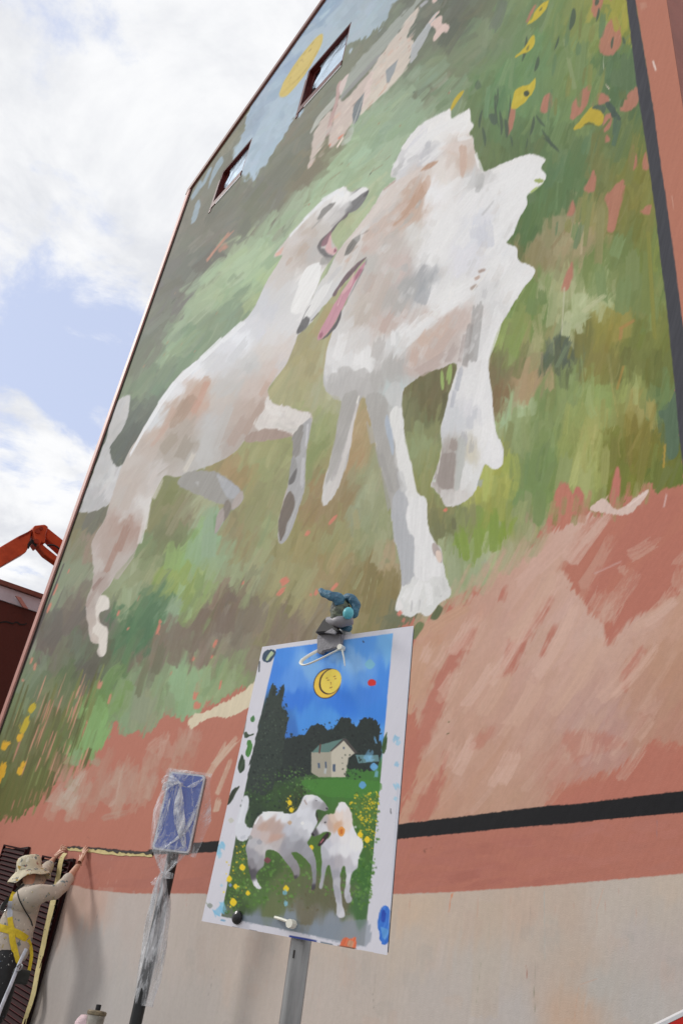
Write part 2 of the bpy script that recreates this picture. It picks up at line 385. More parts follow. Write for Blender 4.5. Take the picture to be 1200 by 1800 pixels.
# ---------------------------------------------------------------- the mural: noted colours (x, y, r, g, b)
BG = []
def _bg(txt):
    for tok in txt.split(';'):
        v = [float(q) for q in tok.replace(',', ' ').split()]
        if len(v) == 5: BG.append(v)
_bg("""600 160 125 130 112;570 200 122 124 108;540 240 118 118 105;500 300 112 114 100;470 330 110 112 100;440 370 112 114 98;420 400 110 110 98;370 440 100 98 90;330 480 98 98 92;300 540 102 102 96;
560 280 122 118 95;530 320 120 116 95;350 400 108 108 96;390 330 112 112 98;400 360 108 108 96;340 420 108 110 98;310 500 100 102 92;280 560 105 110 95;260 610 100 105 90;235 650 105 112 92;480 370 114 114 98;
620 280 155 178 145;650 250 150 172 142;680 220 148 168 140;560 340 160 182 150;520 380 158 178 148;480 410 150 172 140;450 440 165 185 150;430 460 165 188 152;400 480 160 182 146;370 520 150 172 136;340 550 148 168 136;
420 520 125 145 115;400 550 120 140 112;440 500 150 178 140;455 480 165 185 145;445 520 165 182 140;330 590 116 138 108;360 570 118 138 110;300 640 120 142 115;280 640 112 132 105;310 600 150 172 138;270 680 105 128 102;250 690 112 132 102;250 740 84 94 84;235 770 72 82 74;260 715 92 105 90;225 790 74 82 74;290 670 100 118 96;
700 180 146 166 140;720 200 148 168 142;650 300 158 180 150;600 300 158 180 146;590 320 160 182 150;680 270 158 178 150;640 340 165 182 148;600 400 168 178 140;620 385 168 178 140;
760 120 128 140 115;740 160 122 126 106;800 130 118 130 105;780 170 130 148 120;850 60 125 138 110;820 90 122 134 108;750 140 140 158 135;720 30 112 117 106;760 10 108 112 100;790 20 97 102 92;800 50 102 107 92;830 20 108 114 96;720 80 112 116 104;690 30 122 128 112;650 90 122 126 110;620 130 124 128 112;
830 220 105 122 85;850 270 102 118 80;880 250 98 118 78;870 280 100 116 78;900 180 110 140 95;860 130 115 138 100;870 190 100 130 92;940 100 112 140 98;960 200 115 138 95;920 240 95 118 78;940 260 95 112 76;1000 40 130 140 85;990 90 118 138 92;980 30 118 138 90;900 40 122 140 105;940 20 120 138 100;1080 30 152 150 70;1065 20 150 148 75;1060 92 188 115 98;1092 110 92 116 82;1100 140 90 112 78;1080 130 95 118 82;1020 150 120 140 90;1040 60 128 142 88;1020 200 180 118 98;1045 180 182 116 98;1090 260 105 120 75;1060 300 115 120 75;1000 330 92 115 75;960 350 95 120 80;930 400 88 112 70;970 300 92 118 82;990 260 105 125 85;1110 220 185 115 98;
1010 310 182 118 96;1080 350 185 118 100;1002 372 186 118 95;1110 380 125 125 70;1110 300 130 128 68;1050 390 145 140 95;1000 420 158 148 114;960 430 148 140 108;940 460 140 130 95;1100 450 115 130 80;1130 450 118 130 72;1050 480 120 135 85;1000 490 178 112 90;970 520 165 170 130;1000 545 182 187 148;1060 520 172 180 138;930 520 115 135 80;945 550 110 132 78;1100 520 118 132 82;1080 570 150 140 75;1110 600 112 118 62;1150 600 115 122 65;1070 590 138 135 72;
900 570 135 150 90;890 590 138 152 92;950 600 160 158 115;985 620 85 95 80;975 640 95 105 78;1020 600 118 118 68;1060 640 130 125 70;1100 650 108 112 62;1150 660 110 116 64;890 640 120 122 82;875 660 122 112 82;930 660 165 145 112;920 680 165 144 112;960 700 125 142 92;1000 690 135 150 100;1060 690 140 158 98;1030 700 140 152 95;1120 680 150 158 98;1110 710 158 152 98;1170 690 105 125 80;1188 760 88 108 85;910 720 165 180 140;885 730 160 178 138;880 700 130 110 80;900 770 140 150 105;950 760 128 145 95;1000 760 140 150 90;1040 760 162 162 102;1080 780 115 118 55;1120 770 128 120 60;1150 790 120 118 55;1030 830 160 165 105;1010 860 150 158 100;940 830 115 135 85;930 870 118 138 88;880 830 165 170 95;850 850 172 174 100;1100 840 115 120 50;1090 870 110 116 50;1170 840 105 115 55;1150 850 100 112 55;870 900 148 154 86;920 900 138 148 104;960 890 120 140 85;960 920 150 158 110;
810 900 125 130 90;780 930 115 118 82;770 905 130 128 85;830 940 125 145 70;870 930 128 148 65;800 1000 150 160 125;840 1010 155 165 130;810 1030 150 160 122;900 970 162 162 124;880 1010 170 174 132;850 980 158 168 132;930 950 162 150 122;
590 650 174 174 140;560 700 165 165 130;530 690 160 158 118;620 600 165 155 110;545 640 160 152 112;500 780 148 150 105;560 780 140 148 100;590 760 148 155 112;555 740 150 155 108;620 800 165 140 105;630 760 168 150 115;650 830 150 155 125;600 880 145 130 95;560 900 145 125 90;640 900 150 155 125;500 860 140 140 100;460 830 145 150 105;450 800 152 152 106;420 830 150 130 90;450 900 135 135 95;420 950 140 130 95;480 980 145 140 100;540 950 148 140 98;600 950 148 145 105;660 950 146 150 116;470 930 150 158 120;440 1000 150 155 120;400 1020 150 158 124;520 1030 150 145 105;580 1010 150 136 100;620 1040 136 125 86;660 1030 130 118 78;690 990 165 150 120;690 1080 110 110 85;640 1090 134 124 86;560 1080 132 122 100;500 1110 125 112 95;440 1080 122 112 95;420 1140 128 120 105;600 1060 138 128 90;470 1060 140 135 100;
740 730 110 115 80;760 700 105 100 68;745 780 140 150 110;760 820 138 142 95;745 850 135 138 90;760 760 128 132 92;
350 880 155 160 130;330 900 132 126 96;370 930 140 165 135;330 970 135 165 105;310 1000 140 160 90;380 980 145 165 130;365 960 138 168 132;290 930 110 115 80;270 900 125 125 85;300 870 122 125 80;290 860 118 122 78;250 960 120 135 95;250 1000 140 145 110;220 1030 145 155 120;235 1010 142 150 116;280 1050 90 120 85;330 1020 135 155 90;360 1060 140 160 105;305 1070 142 168 138;260 1090 80 115 80;240 1120 76 112 78;340 1100 118 106 92;400 1060 116 102 88;370 1080 118 105 92;300 1130 122 112 98;360 1120 120 110 98;330 1130 122 112 100;310 1150 125 120 104;
180 950 145 125 110;140 930 125 120 85;145 915 122 118 84;160 900 100 100 85;170 925 98 100 84;130 960 120 120 95;110 1000 125 135 110;90 1060 135 145 120;120 1020 128 138 112;130 1050 116 106 92;80 1130 100 92 85;110 1100 95 90 82;140 1080 105 98 90;140 1140 105 115 95;50 1160 120 130 110;160 1180 88 86 74;165 1160 92 94 78;190 1170 95 108 80;220 1180 95 122 80;60 1210 112 126 96;40 1240 105 120 85;90 1230 112 118 85;130 1210 92 106 72;170 1220 100 125 75;30 1300 100 105 65;80 1300 100 100 60;120 1280 92 98 58;150 1250 125 155 95;170 1280 130 165 105;200 1230 115 145 85;230 1200 135 150 120;250 1250 140 146 120;290 1200 135 150 115;320 1190 142 170 130;315 1230 142 168 128;345 1180 145 170 130;370 1190 142 160 118;350 1150 125 112 96;140 1330 128 165 105;150 1345 125 150 105;60 1360 95 98 52;100 1350 85 88 48;20 1380 98 98 50;50 1400 95 95 48;260 1150 115 106 90;280 1180 120 120 100;390 1180 140 155 115;400 1150 130 125 105;215 1260 132 150 115""")

def _fresh_veil(rows, sat=1.14, val=1.02):
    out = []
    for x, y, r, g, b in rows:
        sat, val = (.96, 1.03) if x < 720 and y < 720 else ((1.10, .99) if x > 850 else (1.06, 1.01))  # upper left paler and greyer: the glare veil is put into the paint
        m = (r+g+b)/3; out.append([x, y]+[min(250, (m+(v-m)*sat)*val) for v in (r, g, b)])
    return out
BG = [q for q in BG if not (q[0] > 930 and q[1] < 540 and q[2] > 172 and q[3] < 126)]
BG = _fresh_veil(BG)
def _q(txt): return [[float(q) for q in tok.replace(',', ' ').split()] for tok in txt.split(';') if tok.strip()]
def mural(cvs):
    salmon = (181,116,98)
    # --- broad ground tones first, then strokes over them
    veg = [(560,0),(1103,0),(1140,220),(1172,480),(1190,680),(1200,800),(1200,850),(1170,862),(1140,850),(1110,870),(1065,880),(1050,900),(1020,900),(1005,870),(985,850),(965,905),(940,950),(900,1010),(850,1040),(790,1055),(740,1090),(700,1100),(640,1180),(500,1230),(440,1210),(400,1220),(350,1250),(320,1265),(290,1240),(270,1275),(240,1290),(200,1270),(185,1300),(160,1330),(130,1340),(100,1370),(70,1400),(45,1428),(20,1438),(0,1440),(-60,1440),(-60,1290),(60,1050),(250,560),(335,330)]
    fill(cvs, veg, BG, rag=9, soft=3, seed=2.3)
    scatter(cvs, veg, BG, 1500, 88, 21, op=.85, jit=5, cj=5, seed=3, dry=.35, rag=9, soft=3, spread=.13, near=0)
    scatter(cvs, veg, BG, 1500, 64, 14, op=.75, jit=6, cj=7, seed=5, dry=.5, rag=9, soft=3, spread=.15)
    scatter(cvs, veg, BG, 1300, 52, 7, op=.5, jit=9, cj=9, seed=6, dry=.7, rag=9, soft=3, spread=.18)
    mural_sky(cvs)
    mural_flowers(cvs)
    mural_ground(cvs)
    mural_dog_left(cvs)
    mural_dog_right(cvs)

def mural_sky(cvs):
    SK = [(620,10,168,184,198),(660,10,166,182,192),(590,60,172,190,204),(640,50,172,188,198),(550,90,172,190,206),(520,150,168,188,206),(500,200,170,190,206),(470,250,168,188,204),(440,290,170,190,206),(430,310,172,192,208),(410,240,160,180,196),(560,20,150,172,196),(500,110,150,172,198),(440,200,150,170,190),(470,170,160,180,200),(600,110,168,184,190)]
    sky = [(540,-20),(700,-20),(690,10),(678,35),(668,50),(652,62),(634,70),(615,74),(560,120),(532,200),(516,208),(495,243),(481,262),(468,285),(456,300),(446,318),(438,305),(432,318),(424,308),(418,290),(408,278),(420,248),(433,222),(440,190)]
    P(cvs, (170,189,204), sky, rag=3)
    scatter(cvs, sky, SK, 420, 50, 10, op=.7, jit=12, cj=4, seed=11, rag=3)
    for p in ([(388,276),(392,284),(380,305),(370,326),(366,330),(374,300)],[(352,318),(356,324),(345,342),(338,352),(336,344)],[(349,352),(352,362),(344,388),(336,392),(340,372)],[(366,300),(372,296),(360,322),(352,330)]):
        P(cvs, (150,172,188), p, rag=1, op=.85)
    # dark spiky foliage edge against the sky
    for x, y in ((640,66),(655,55),(662,50),(630,70),(672,40),(622,78),(500,240),(490,255),(470,288),(458,300),(448,318),(428,312),(436,306)):
        S(cvs, (122,128,112), x-6, y+14, x+5, y-7, 6, dry=.4)
    S(cvs, (175,190,200), 612,96,621,80, 6); S(cvs, (190,195,190), 484,262,496,243, 2.5)
    # round smiling sun painted in the sky
    P(cvs, (206,184,104), [(567,61),(566,75),(556,97),(540,125),(520,152),(501,170),(491,168),(495,152),(508,128),(527,100),(548,74),(561,61)], rag=.4)
    P(cvs, (212,192,118), [(563,68),(558,86),(544,108),(528,130),(516,142),(512,134),(524,112),(542,86),(556,68)], rag=.6, op=.5)
    for k in range(14):
        a = k/13; x = 509+2*math.sin(a*3)+a*30; y = 136-a*58+ (0 if a < .9 else 2)
    pts = [(513,134),(508,141),(508,147),(513,148),(521,142),(530,132),(541,117),(551,101),(559,87)]
    for a, b in zip(pts, pts[1:]): S(cvs, (132,104,56), a[0], a[1], b[0], b[1], 1.6, tex=1, rag=.3)
    for p in ((546,80,553,72),(541,92,546,86),(531,98,539,90),(527,108,533,103),(522,112,524,118),(530,104,535,110),(548,84,543,92)): S(cvs, (136,108,62), *p, 1.9, tex=1, rag=.3)
    # farmhouse: roof, walls, windows
    P(cvs, (168,174,168), [(615,125),(730,0),(745,-8),(733,10),(712,42),(672,92),(640,125),(603,172),(598,168)], rag= 2.2, soft=2.5, op=.84)
    P(cvs, (150,152,150), [(668,100),(640,132),(603,172),(598,176),(606,160),(640,122),(664,96)], rag=.5)
    P(cvs, (224,210,200), [(734,12),(728,34),(716,62),(722,68),(728,78),(722,96),(715,118),(694,146),(668,172),(645,192),(632,200),(640,160),(652,132),(662,110),(690,70)], rag= 2.2, soft=2.5, op=.84)
    P(cvs, (218,200,194), [(655,124),(652,160),(640,182),(616,220),(603,238),(588,256),(579,262),(578,250),(590,190),(597,172),(604,175),(640,138)], rag= 2.2, soft=2.5, op=.84)
    P(cvs, (216,200,193), [(582,195),(578,222),(570,246),(555,272),(545,292),(541,292),(548,256),(552,232),(566,210)], rag= 2.2, soft=2.5, op=.84)
    P(cvs, (180,182,174), [(589,170),(586,186),(568,206),(548,232),(546,230),(558,205)], rag=.6)
    P(cvs, (188,160,156), [(600,142),(596,170),(588,200),(582,226),(574,240),(577,215),(588,180),(592,152)], rag=.8)
    P(cvs, (214,198,194), [(612,130),(606,152),(598,168),(597,148)], rag=.8)
    rgh = random.Random(44)
    for k in range(60):
        t = rgh.random(); x = 548+t*180; y = 270-t*235+rgh.uniform(-10, 34)
        S(cvs, rgh.choice([(206,186,176),(228,214,204),(196,180,172),(190,192,186),(214,176,158)]), x-8, y+9, x+9, y-10, rgh.uniform(3, 8), op=.4, dry=.6, rag=1.3)
    P(cvs, (122,130,134), [(640,163),(634,196),(627,212),(621,220),(619,205),(622,185)], sm=False, rag=.5, soft=1)
    P(cvs, (150,156,160), [(699,105),(692,128),(683,146),(679,146),(678,124)], sm=False, rag=.5)
    S(cvs, (128,122,114), 618,188,646,156, 1.6); S(cvs, (205,205,200), 620,222,640,165, 1.6)
    P(cvs, (205,206,204), [(612,228),(622,222),(616,246),(600,256),(606,240)], op=.5)
    S(cvs, (215,120,98), 577,258,583,250, 5); S(cvs, (215,130,105), 592,246,606,234, 4); S(cvs, (218,140,118), 543,292,547,286, 3)
    S(cvs, (228,214,202), 590,262,606,236, 5)
    P(cvs, (182,186,190), [(768,20),(756,52),(736,90),(722,112),(722,88),(730,70),(748,45)], rag=1.5, op=.9)
    P(cvs, (215,192,184), [(775,28),(776,40),(791,45),(786,55),(776,60),(762,72),(764,50),(756,42)], rag=2)
    S(cvs, (215,195,188), 752,42,774,17, 5, rag=.6); S(cvs, (212,190,182), 758,5,770,-4, 8); S(cvs, (170,172,176), 735,14,755,-2, 7)
    for k in range(10):
        rng = random.Random(k+40); x = 640+rng.uniform(0, 85); y = 190-(x-640)*1.05+rng.uniform(-4, 14)
        S(cvs, (206,160,140) if k % 2 else (222,205,196), x, y, x+12, y-14, 3, op=.6, dry=.3)
    for x, y in ((695,88),(668,138),(700,72),(672,98),(716,92),(715,86)): S(cvs, (165,110,92), x, y, x+7, y-9, 1.8, op=.7)
    for k in range(46):       # pale grass flecks and reddish underpaint in the far meadow
        rng = random.Random(k); x = rng.uniform(520, 760); y = 640-x*.56+rng.uniform(-70, 60)
        S(cvs, rng.choice([(170,190,160),(176,194,164),(140,120,98),(168,125,105),(132,150,125)]), x, y, x+rng.uniform(10, 26), y-rng.uniform(11, 26), rng.uniform(1.2, 2.6), op=.6)
    for x, y in ((662,220),(700,224),(540,362),(724,165),(786,166),(648,308)): S(cvs, (168,112,90) if x != 724 and x != 648 else (80,92,84), x, y, x+7, y-7, 3.2, op=.85)
    S(cvs, (235,222,215), 789,164,791,155, 2.5)
    # bare salmon scribble in the trees
    for p in ((361,460,408,406,5),(368,452,405,404,4),(382,444,402,424,9),(390,440,404,430,8),(362,462,378,442,4),(396,420,414,402,4)): S(cvs, (184,132,112), *p[:4], p[4], op=.85, dry=.4)
    S(cvs, (150,160,100), 372,460,375,454, 3); S(cvs, (205,150,110), 306,518,310,512, 3); S(cvs, (70,80,66), 284,552,291,547, 4); S(cvs, (74,84,70), 300,535,312,520, 3.5, op=.7)
    for x, y in ((292,606),(316,610),(286,628),(250,648),(340,622),(378,555)): S(cvs, (178,128,100), x, y, x+7, y-10, 3, op=.7)

def mural_flowers(cvs):
    dk = (72,88,72); yl = (196,176,58)
    def leafy(x0, y0, x1, y1, w, c=dk, op=.85, b=.05): S(cvs, c, x0, y0, x1, y1, w, op=op, bend=b, taper=.8, tex=3, rag=.5)
    # upper right: salmon left bare between the greens
    sal = (188,120,100)
    for p in ([(1062,48),(1052,90),(1076,96),(1092,70),(1082,30)],[(1038,148),(1016,165),(1003,190),(1005,210),(1030,185)],[(1050,165),(1040,186),(1068,180),(1064,165)],[(1120,152),(1098,170),(1090,195),(1112,192),(1122,175)],[(1062,205),(1060,232),(1072,222),(1074,200)],
              [(1042,300),(1036,312),(1024,334),(1044,336),(1046,312)],[(1098,315),(1070,336),(1062,352),(1070,372),(1066,404),(1080,402),(1092,356)],[(1005,352),(996,376),(1004,380),(1010,366)],[(1142,360),(1126,372),(1140,378),(1144,368)],[(1110,252),(1104,290),(1112,300),(1120,286)],[(1004,462),(984,512),(998,508),(1006,480)],[(955,170),(950,196),(962,198),(970,182),(968,165)],[(895,190),(892,235),(898,230),(904,205),(904,192)],[(925,38),(932,18),(940,10),(934,32)],[(1044,-4),(1040,22),(1048,28),(1060,-2)],[(1134,268),(1128,296),(1140,296)],[(1066,236),(1062,252),(1072,246)]):
        P(cvs, (180,120,102), p, rag=1.5, soft=3, op=.9)
    for p in ((1048,210,1042,150,12,(112,135,82)),(1015,150,1022,60,18,(120,140,92)),(1100,170,1105,75,26,(92,114,80)),(1085,160,1078,110,22,(96,118,84)),(1096,180,1090,150,14,(98,112,70)),(1085,60,1075,10,12,(160,156,70)),(1060,40,1068,8,10,(152,150,72)),(1098,55,1095,10,10,(165,158,70)),(1076,260,1090,205,10,(84,108,86)),(1080,290,1110,210,12,(100,118,76)),(1100,330,1118,225,14,(120,124,68)),(1010,160,990,60,10,(135,150,105)),
              (1075,460,1095,400,22,(125,145,95)),(1110,520,1112,420,26,(122,136,86)),(1135,560,1140,420,20,(118,130,72)),(1150,600,1138,400,10,(134,134,64)),(1050,470,1056,350,16,(140,138,92)),(1022,440,1036,340,16,(128,135,85)),(1000,430,1016,385,10,(168,155,120)),(1020,450,1024,388,6,(180,165,132)),(985,440,996,400,14,(160,152,116)),(1060,540,1052,460,20,(122,142,92)),(1090,560,1100,470,26,(120,138,88)),
              (955,540,950,500,16,(108,130,76)),(930,560,940,510,22,(112,134,80)),(965,580,975,500,16,(158,166,122)),(992,600,1004,530,18,(178,186,146)),(996,575,1042,545,20,(170,180,138)),(1020,552,1068,515,10,(184,188,148)),(982,530,988,500,10,(170,175,130)),(986,590,992,500,5,(196,196,168)),(1020,590,1012,560,14,(172,178,140)),(985,640,1002,585,16,(86,98,84)),(975,650,1000,600,10,(110,125,95))):
        S(cvs, p[5], *p[:4], p[4], op=.9, dry=.3)
    rg = random.Random(55)
    for k in range(26):
        x = rg.uniform(960, 1135); y = rg.uniform(20, 420); L = rg.uniform(25, 70)
        if x > 1095+y*.13: continue
        S(cvs, rg.choice([(112,134,84),(98,118,78),(126,142,90),(118,122,70),(132,136,78),(96,124,88)]), x, y+L/2, x+L*rg.uniform(.05, .3), y-L/2, rg.uniform(6, 14), op=.75, dry=.4, taper=.5)
    S(cvs, (195,145,130), 1066,76,1094,60, 2, op=.7); S(cvs, (222,200,185), 1072,158,1062,146, 3.5); S(cvs, (215,205,195), 1070,178,1073,172, 5)
    S(cvs, (228,224,212), 1060,125,1060,95, 2, op=.7)
    # dark leaf marks
    for p in ((870,160,878,230,5),(880,240,876,190,7),(889,220,896,160,4),(868,200,874,150,5),(900,260,895,235,5),(930,240,938,200,7),(950,225,985,270,7),(940,200,960,225,6),(922,265,926,240,4),(848,190,842,230,6),(852,260,846,220,7),(890,245,886,205,9),(1078,62,1074,90,6),(1000,55,1008,10,11),(1045,12,1050,-8,9),(1046,40,1052,10,6),(985,270,950,240,6),(938,128,946,95,8),(972,90,982,60,5),(968,260,960,236,5),(916,110,925,60,7)): leafy(*p)
    P(cvs, (80,98,80), [(858,202),(866,199),(873,204),(873,215),(868,220),(862,214)], rag=.5); P(cvs, (86,104,80), [(869,168),(874,168),(876,173),(872,177),(868,174)])
    P(cvs, (82,100,82), [(840,142),(834,150),(838,158),(845,152)], op=.6)
    # yellow flowers
    P(cvs, yl, [(940,138),(930,148),(908,155),(899,175),(898,190),(908,190),(926,175),(938,158)], rag=1)
    P(cvs, (205,188,72), [(936,142),(925,156),(905,172),(902,182),(915,176),(932,156)], rag=1, op=.6); P(cvs, (70,80,62), [(920,162),(926,159),(930,164),(926,169),(921,168)], rag=.3)
    P(cvs, yl, [(938,62),(930,68),(920,84),(905,100),(915,96),(932,88),(939,74)], rag=.8); P(cvs, (112,115,68), [(924,86),(929,80),(927,88)], op=.7)
    P(cvs, yl, [(964,0),(950,8),(938,22),(928,40),(927,42),(940,36),(958,16),(963,4)], rag=.8); P(cvs, (100,106,66), [(947,18),(953,12),(951,18)], op=.8); P(cvs, (112,135,88), [(930,36),(936,24),(934,34)], op=.7)
    P(cvs, (192,168,52), [(814,160),(804,178),(792,194),(793,186),(798,174),(806,164)], rag=.8)
    P(cvs, (186,164,56), [(1042,186),(1028,200),(1008,226),(1022,224),(1036,214),(1052,222),(1060,208),(1056,196)], rag=.8, d=(.7,-.7)); leafy(1022,222,1048,222, 6, (104,108,58), b=-.18)
    P(cvs, (86,102,84), [(1040,190),(1050,184),(1064,188),(1060,200),(1054,194)], rag=.5); P(cvs, (72,88,78), [(1062,181),(1072,180),(1082,194),(1090,210),(1078,208),(1070,196)], rag=.8)
    for p in ((1048,240,1074,205,5,(110,118,70)),(1078,240,1082,200,8,(84,106,84)),(1090,190,1096,170,7,(92,108,72)),(1098,80,1093,60,6,(82,100,76))): S(cvs, p[5], *p[:4], p[4])
    # lower left flowers and the salmon showing between the long grasses
    rng = random.Random(77)
    for k in range(60):
        x = rng.uniform(-5, 150); y = 1240+rng.uniform(0, 165)-max(0, x-60)*.5; L = rng.uniform(40, 110)
        S(cvs, rng.choice([(104,108,54),(92,96,46),(114,118,64),(100,114,60),(122,132,76),(86,88,44)]), x, y+L*.5, x+L*.34, y-L*.5, rng.uniform(3.5, 8), op=.85, taper=.5, dry=.2)
    for k in range(44):
        x = rng.uniform(0, 150); y = 1215+rng.uniform(0, 190)-x*.15; L = rng.uniform(25, 75)
        S(cvs, rng.choice([(200,140,118),(190,128,108),(205,148,124)]), x, y+L*.5, x+L*.36, y-L*.5, rng.uniform(2.4, 4.2), op=.9, taper=.7)
    for x in (2,12,24,33,44,54,63): S(cvs, (96,100,48), x, 1432-abs(x-15)*.25, x+26, 1345, 7, taper=.4)
    for x, y in ((30,1425),(40,1420),(50,1410),(68,1410),(18,1430),(58,1415)): S(cvs, (186,122,106), x, y, x+9, y-28, 2.5, taper=.6)
    for p in ((50,1256,66,1230,11),(36,1294,54,1252,12),(29,1308,43,1278,11),(34,1284,37,1268,4),(4,1322,15,1295,13),(1,1374,10,1330,13),(-5,1384,4,1346,11),(32,1366,41,1339,12),(37,1353,46,1333,9),(12,1312,22,1300,7)):
        S(cvs, rng.choice([(196,170,30),(205,175,40),(186,164,34)]) if p[0] > 30 and p[1] < 1320 else (212,164,34), *p[:4], p[4], taper=.5, tex=5)
    # salmon flecks in the middle meadow
    for p in ((535,945,548,928,8),(575,925,595,902,7),(490,1030,512,1012,14),(484,1050,505,1028,10),(552,1050,560,1030,8),(545,1040,548,1052,5),(580,1040,598,1020,7),(280,1098,284,1086,8),(274,1118,283,1090,7),(355,1200,348,1178,4),(282,1118,276,1110,4),(240,1060,248,1042,4),(222,1110,230,1098,4),(205,1085,212,1068,5),(60,1182,64,1160,7),(38,1200,44,1190,6),(172,1215,180,1190,9),(190,1240,196,1215,6),(150,1275,156,1262,5),(92,1050,104,1020,6),(82,1080,92,1055,6),(52,1170,60,1150,6),(340,1235,352,1190,10),(345,1250,350,1228,14),(300,1190,304,1176,4),(373,1142,384,1118,7),(370,1160,376,1148,6),(385,1215,390,1190,5),(337,1165,344,1150,6),(425,1030,430,1018,5),(118,1010,124,996,4),(688,985,694,935,3),(690,920,700,905,4)):
        S(cvs, (206,125,105) if p[0] > 260 or p[1] < 1150 else (198,135,112), *p[:4], p[4], op=.9, taper=.5)
    for p in ((240,1110,285,1052,18,(76,112,78)),(255,1130,262,1085,14,(72,108,76)),(225,1150,258,1095,16,(84,112,78)),(215,1170,240,1110,12,(88,122,82)),(300,1010,312,945,30,(138,166,98)),(335,1000,350,930,30,(140,168,128)),(365,990,372,890,26,(142,166,136)),(380,940,378,900,8,(118,150,108)),(345,1045,358,990,18,(128,150,92)),(295,1085,320,1040,24,(138,158,128)),
              (310,1240,318,1165,26,(142,172,132)),(340,1225,348,1160,22,(142,170,130)),(300,1268,296,1200,20,(136,152,118)),(360,1215,366,1160,16,(145,168,128)),(240,1280,255,1195,30,(138,148,122)),(215,1300,222,1240,16,(134,158,122)),(150,1325,175,1240,22,(130,168,108)),(160,1290,185,1215,20,(124,160,98)),(180,1230,205,1170,18,(104,136,80)),(128,1350,140,1310,18,(134,160,118)),(405,1060,412,1040,22,(114,100,88)),(395,1120,400,1060,34,(118,104,92)),(330,1150,352,1085,28,(120,108,94)),(300,1180,318,1110,24,(122,112,96)),(270,1190,290,1120,18,(108,108,86)),(240,1230,262,1150,14,(112,116,88)),(430,1110,460,1050,30,(124,114,97)),(480,1130,520,1075,30,(128,116,98)),(150,1200,185,1130,20,(92,90,78)),(155,1190,170,1160,16,(86,84,72)),(80,1140,120,1085,22,(98,92,84)),(110,1120,150,1060,18,(106,98,90)),
              (612,1080,640,990,16,(132,120,78)),(640,1085,660,960,18,(128,116,76)),(670,1090,690,985,20,(134,122,82)),(690,1060,700,1000,14,(130,116,74)),(672,1090,720,1080,16,(108,112,86)),(680,990,690,940,18,(168,152,122)),(655,1000,672,935,18,(162,158,124)),(620,1040,640,1000,8,(150,150,110)),(640,1070,654,1010,2.5,(160,158,118)),(655,1060,664,1015,2.5,(158,155,115))):
        S(cvs, p[5], *p[:4], p[4], op=.85, dry=.35)
    for p in ((820,990,812,925,16,(128,150,66)),(808,985,800,930,10,(120,145,60)),(842,985,835,915,14,(130,150,72)),(866,975,868,890,19,(126,148,66)),(776,950,770,905,18,(116,118,82)),(798,935,796,905,10,(108,110,78)),(800,1050,796,950,24,(152,162,128)),(830,1045,836,985,20,(156,166,132)),(855,1010,850,975,14,(158,165,140)),(890,1000,892,930,22,(160,162,122)),(925,960,930,900,20,(150,154,110)),(945,930,950,850,24,(118,138,86)),(1020,890,1030,800,24,(162,168,108)),(1085,880,1100,800,20,(112,118,50)),(1120,870,1135,760,16,(124,120,56)),(1150,865,1160,800,16,(106,114,52)),(1060,860,1066,770,16,(148,150,88)),(1075,830,1080,760,14,(118,118,55)),(980,880,1000,780,26,(140,152,98)),(1180,810,1178,690,20,(90,110,86)),(1165,735,1172,705,10,(96,118,84))):
        S(cvs, p[5], *p[:4], p[4], op=.92, dry=.25, taper=.3)
    for p in ([(1083,820),(1072,860),(1070,880),(1085,884),(1090,840)],[(1012,855),(1004,890),(1018,898),(1026,870)]): P(cvs, (184,114,100), p, soft=3)
    S(cvs, (186,148,62), 1165,825,1168,775, 5, op=.7); S(cvs, (170,135,70), 1096,640,1082,690, 6, op=.7); S(cvs, (172,128,76), 1085,580,1120,560, 7, op=.7); S(cvs, (170,128,80), 1088,600,1092,570, 8, op=.7)

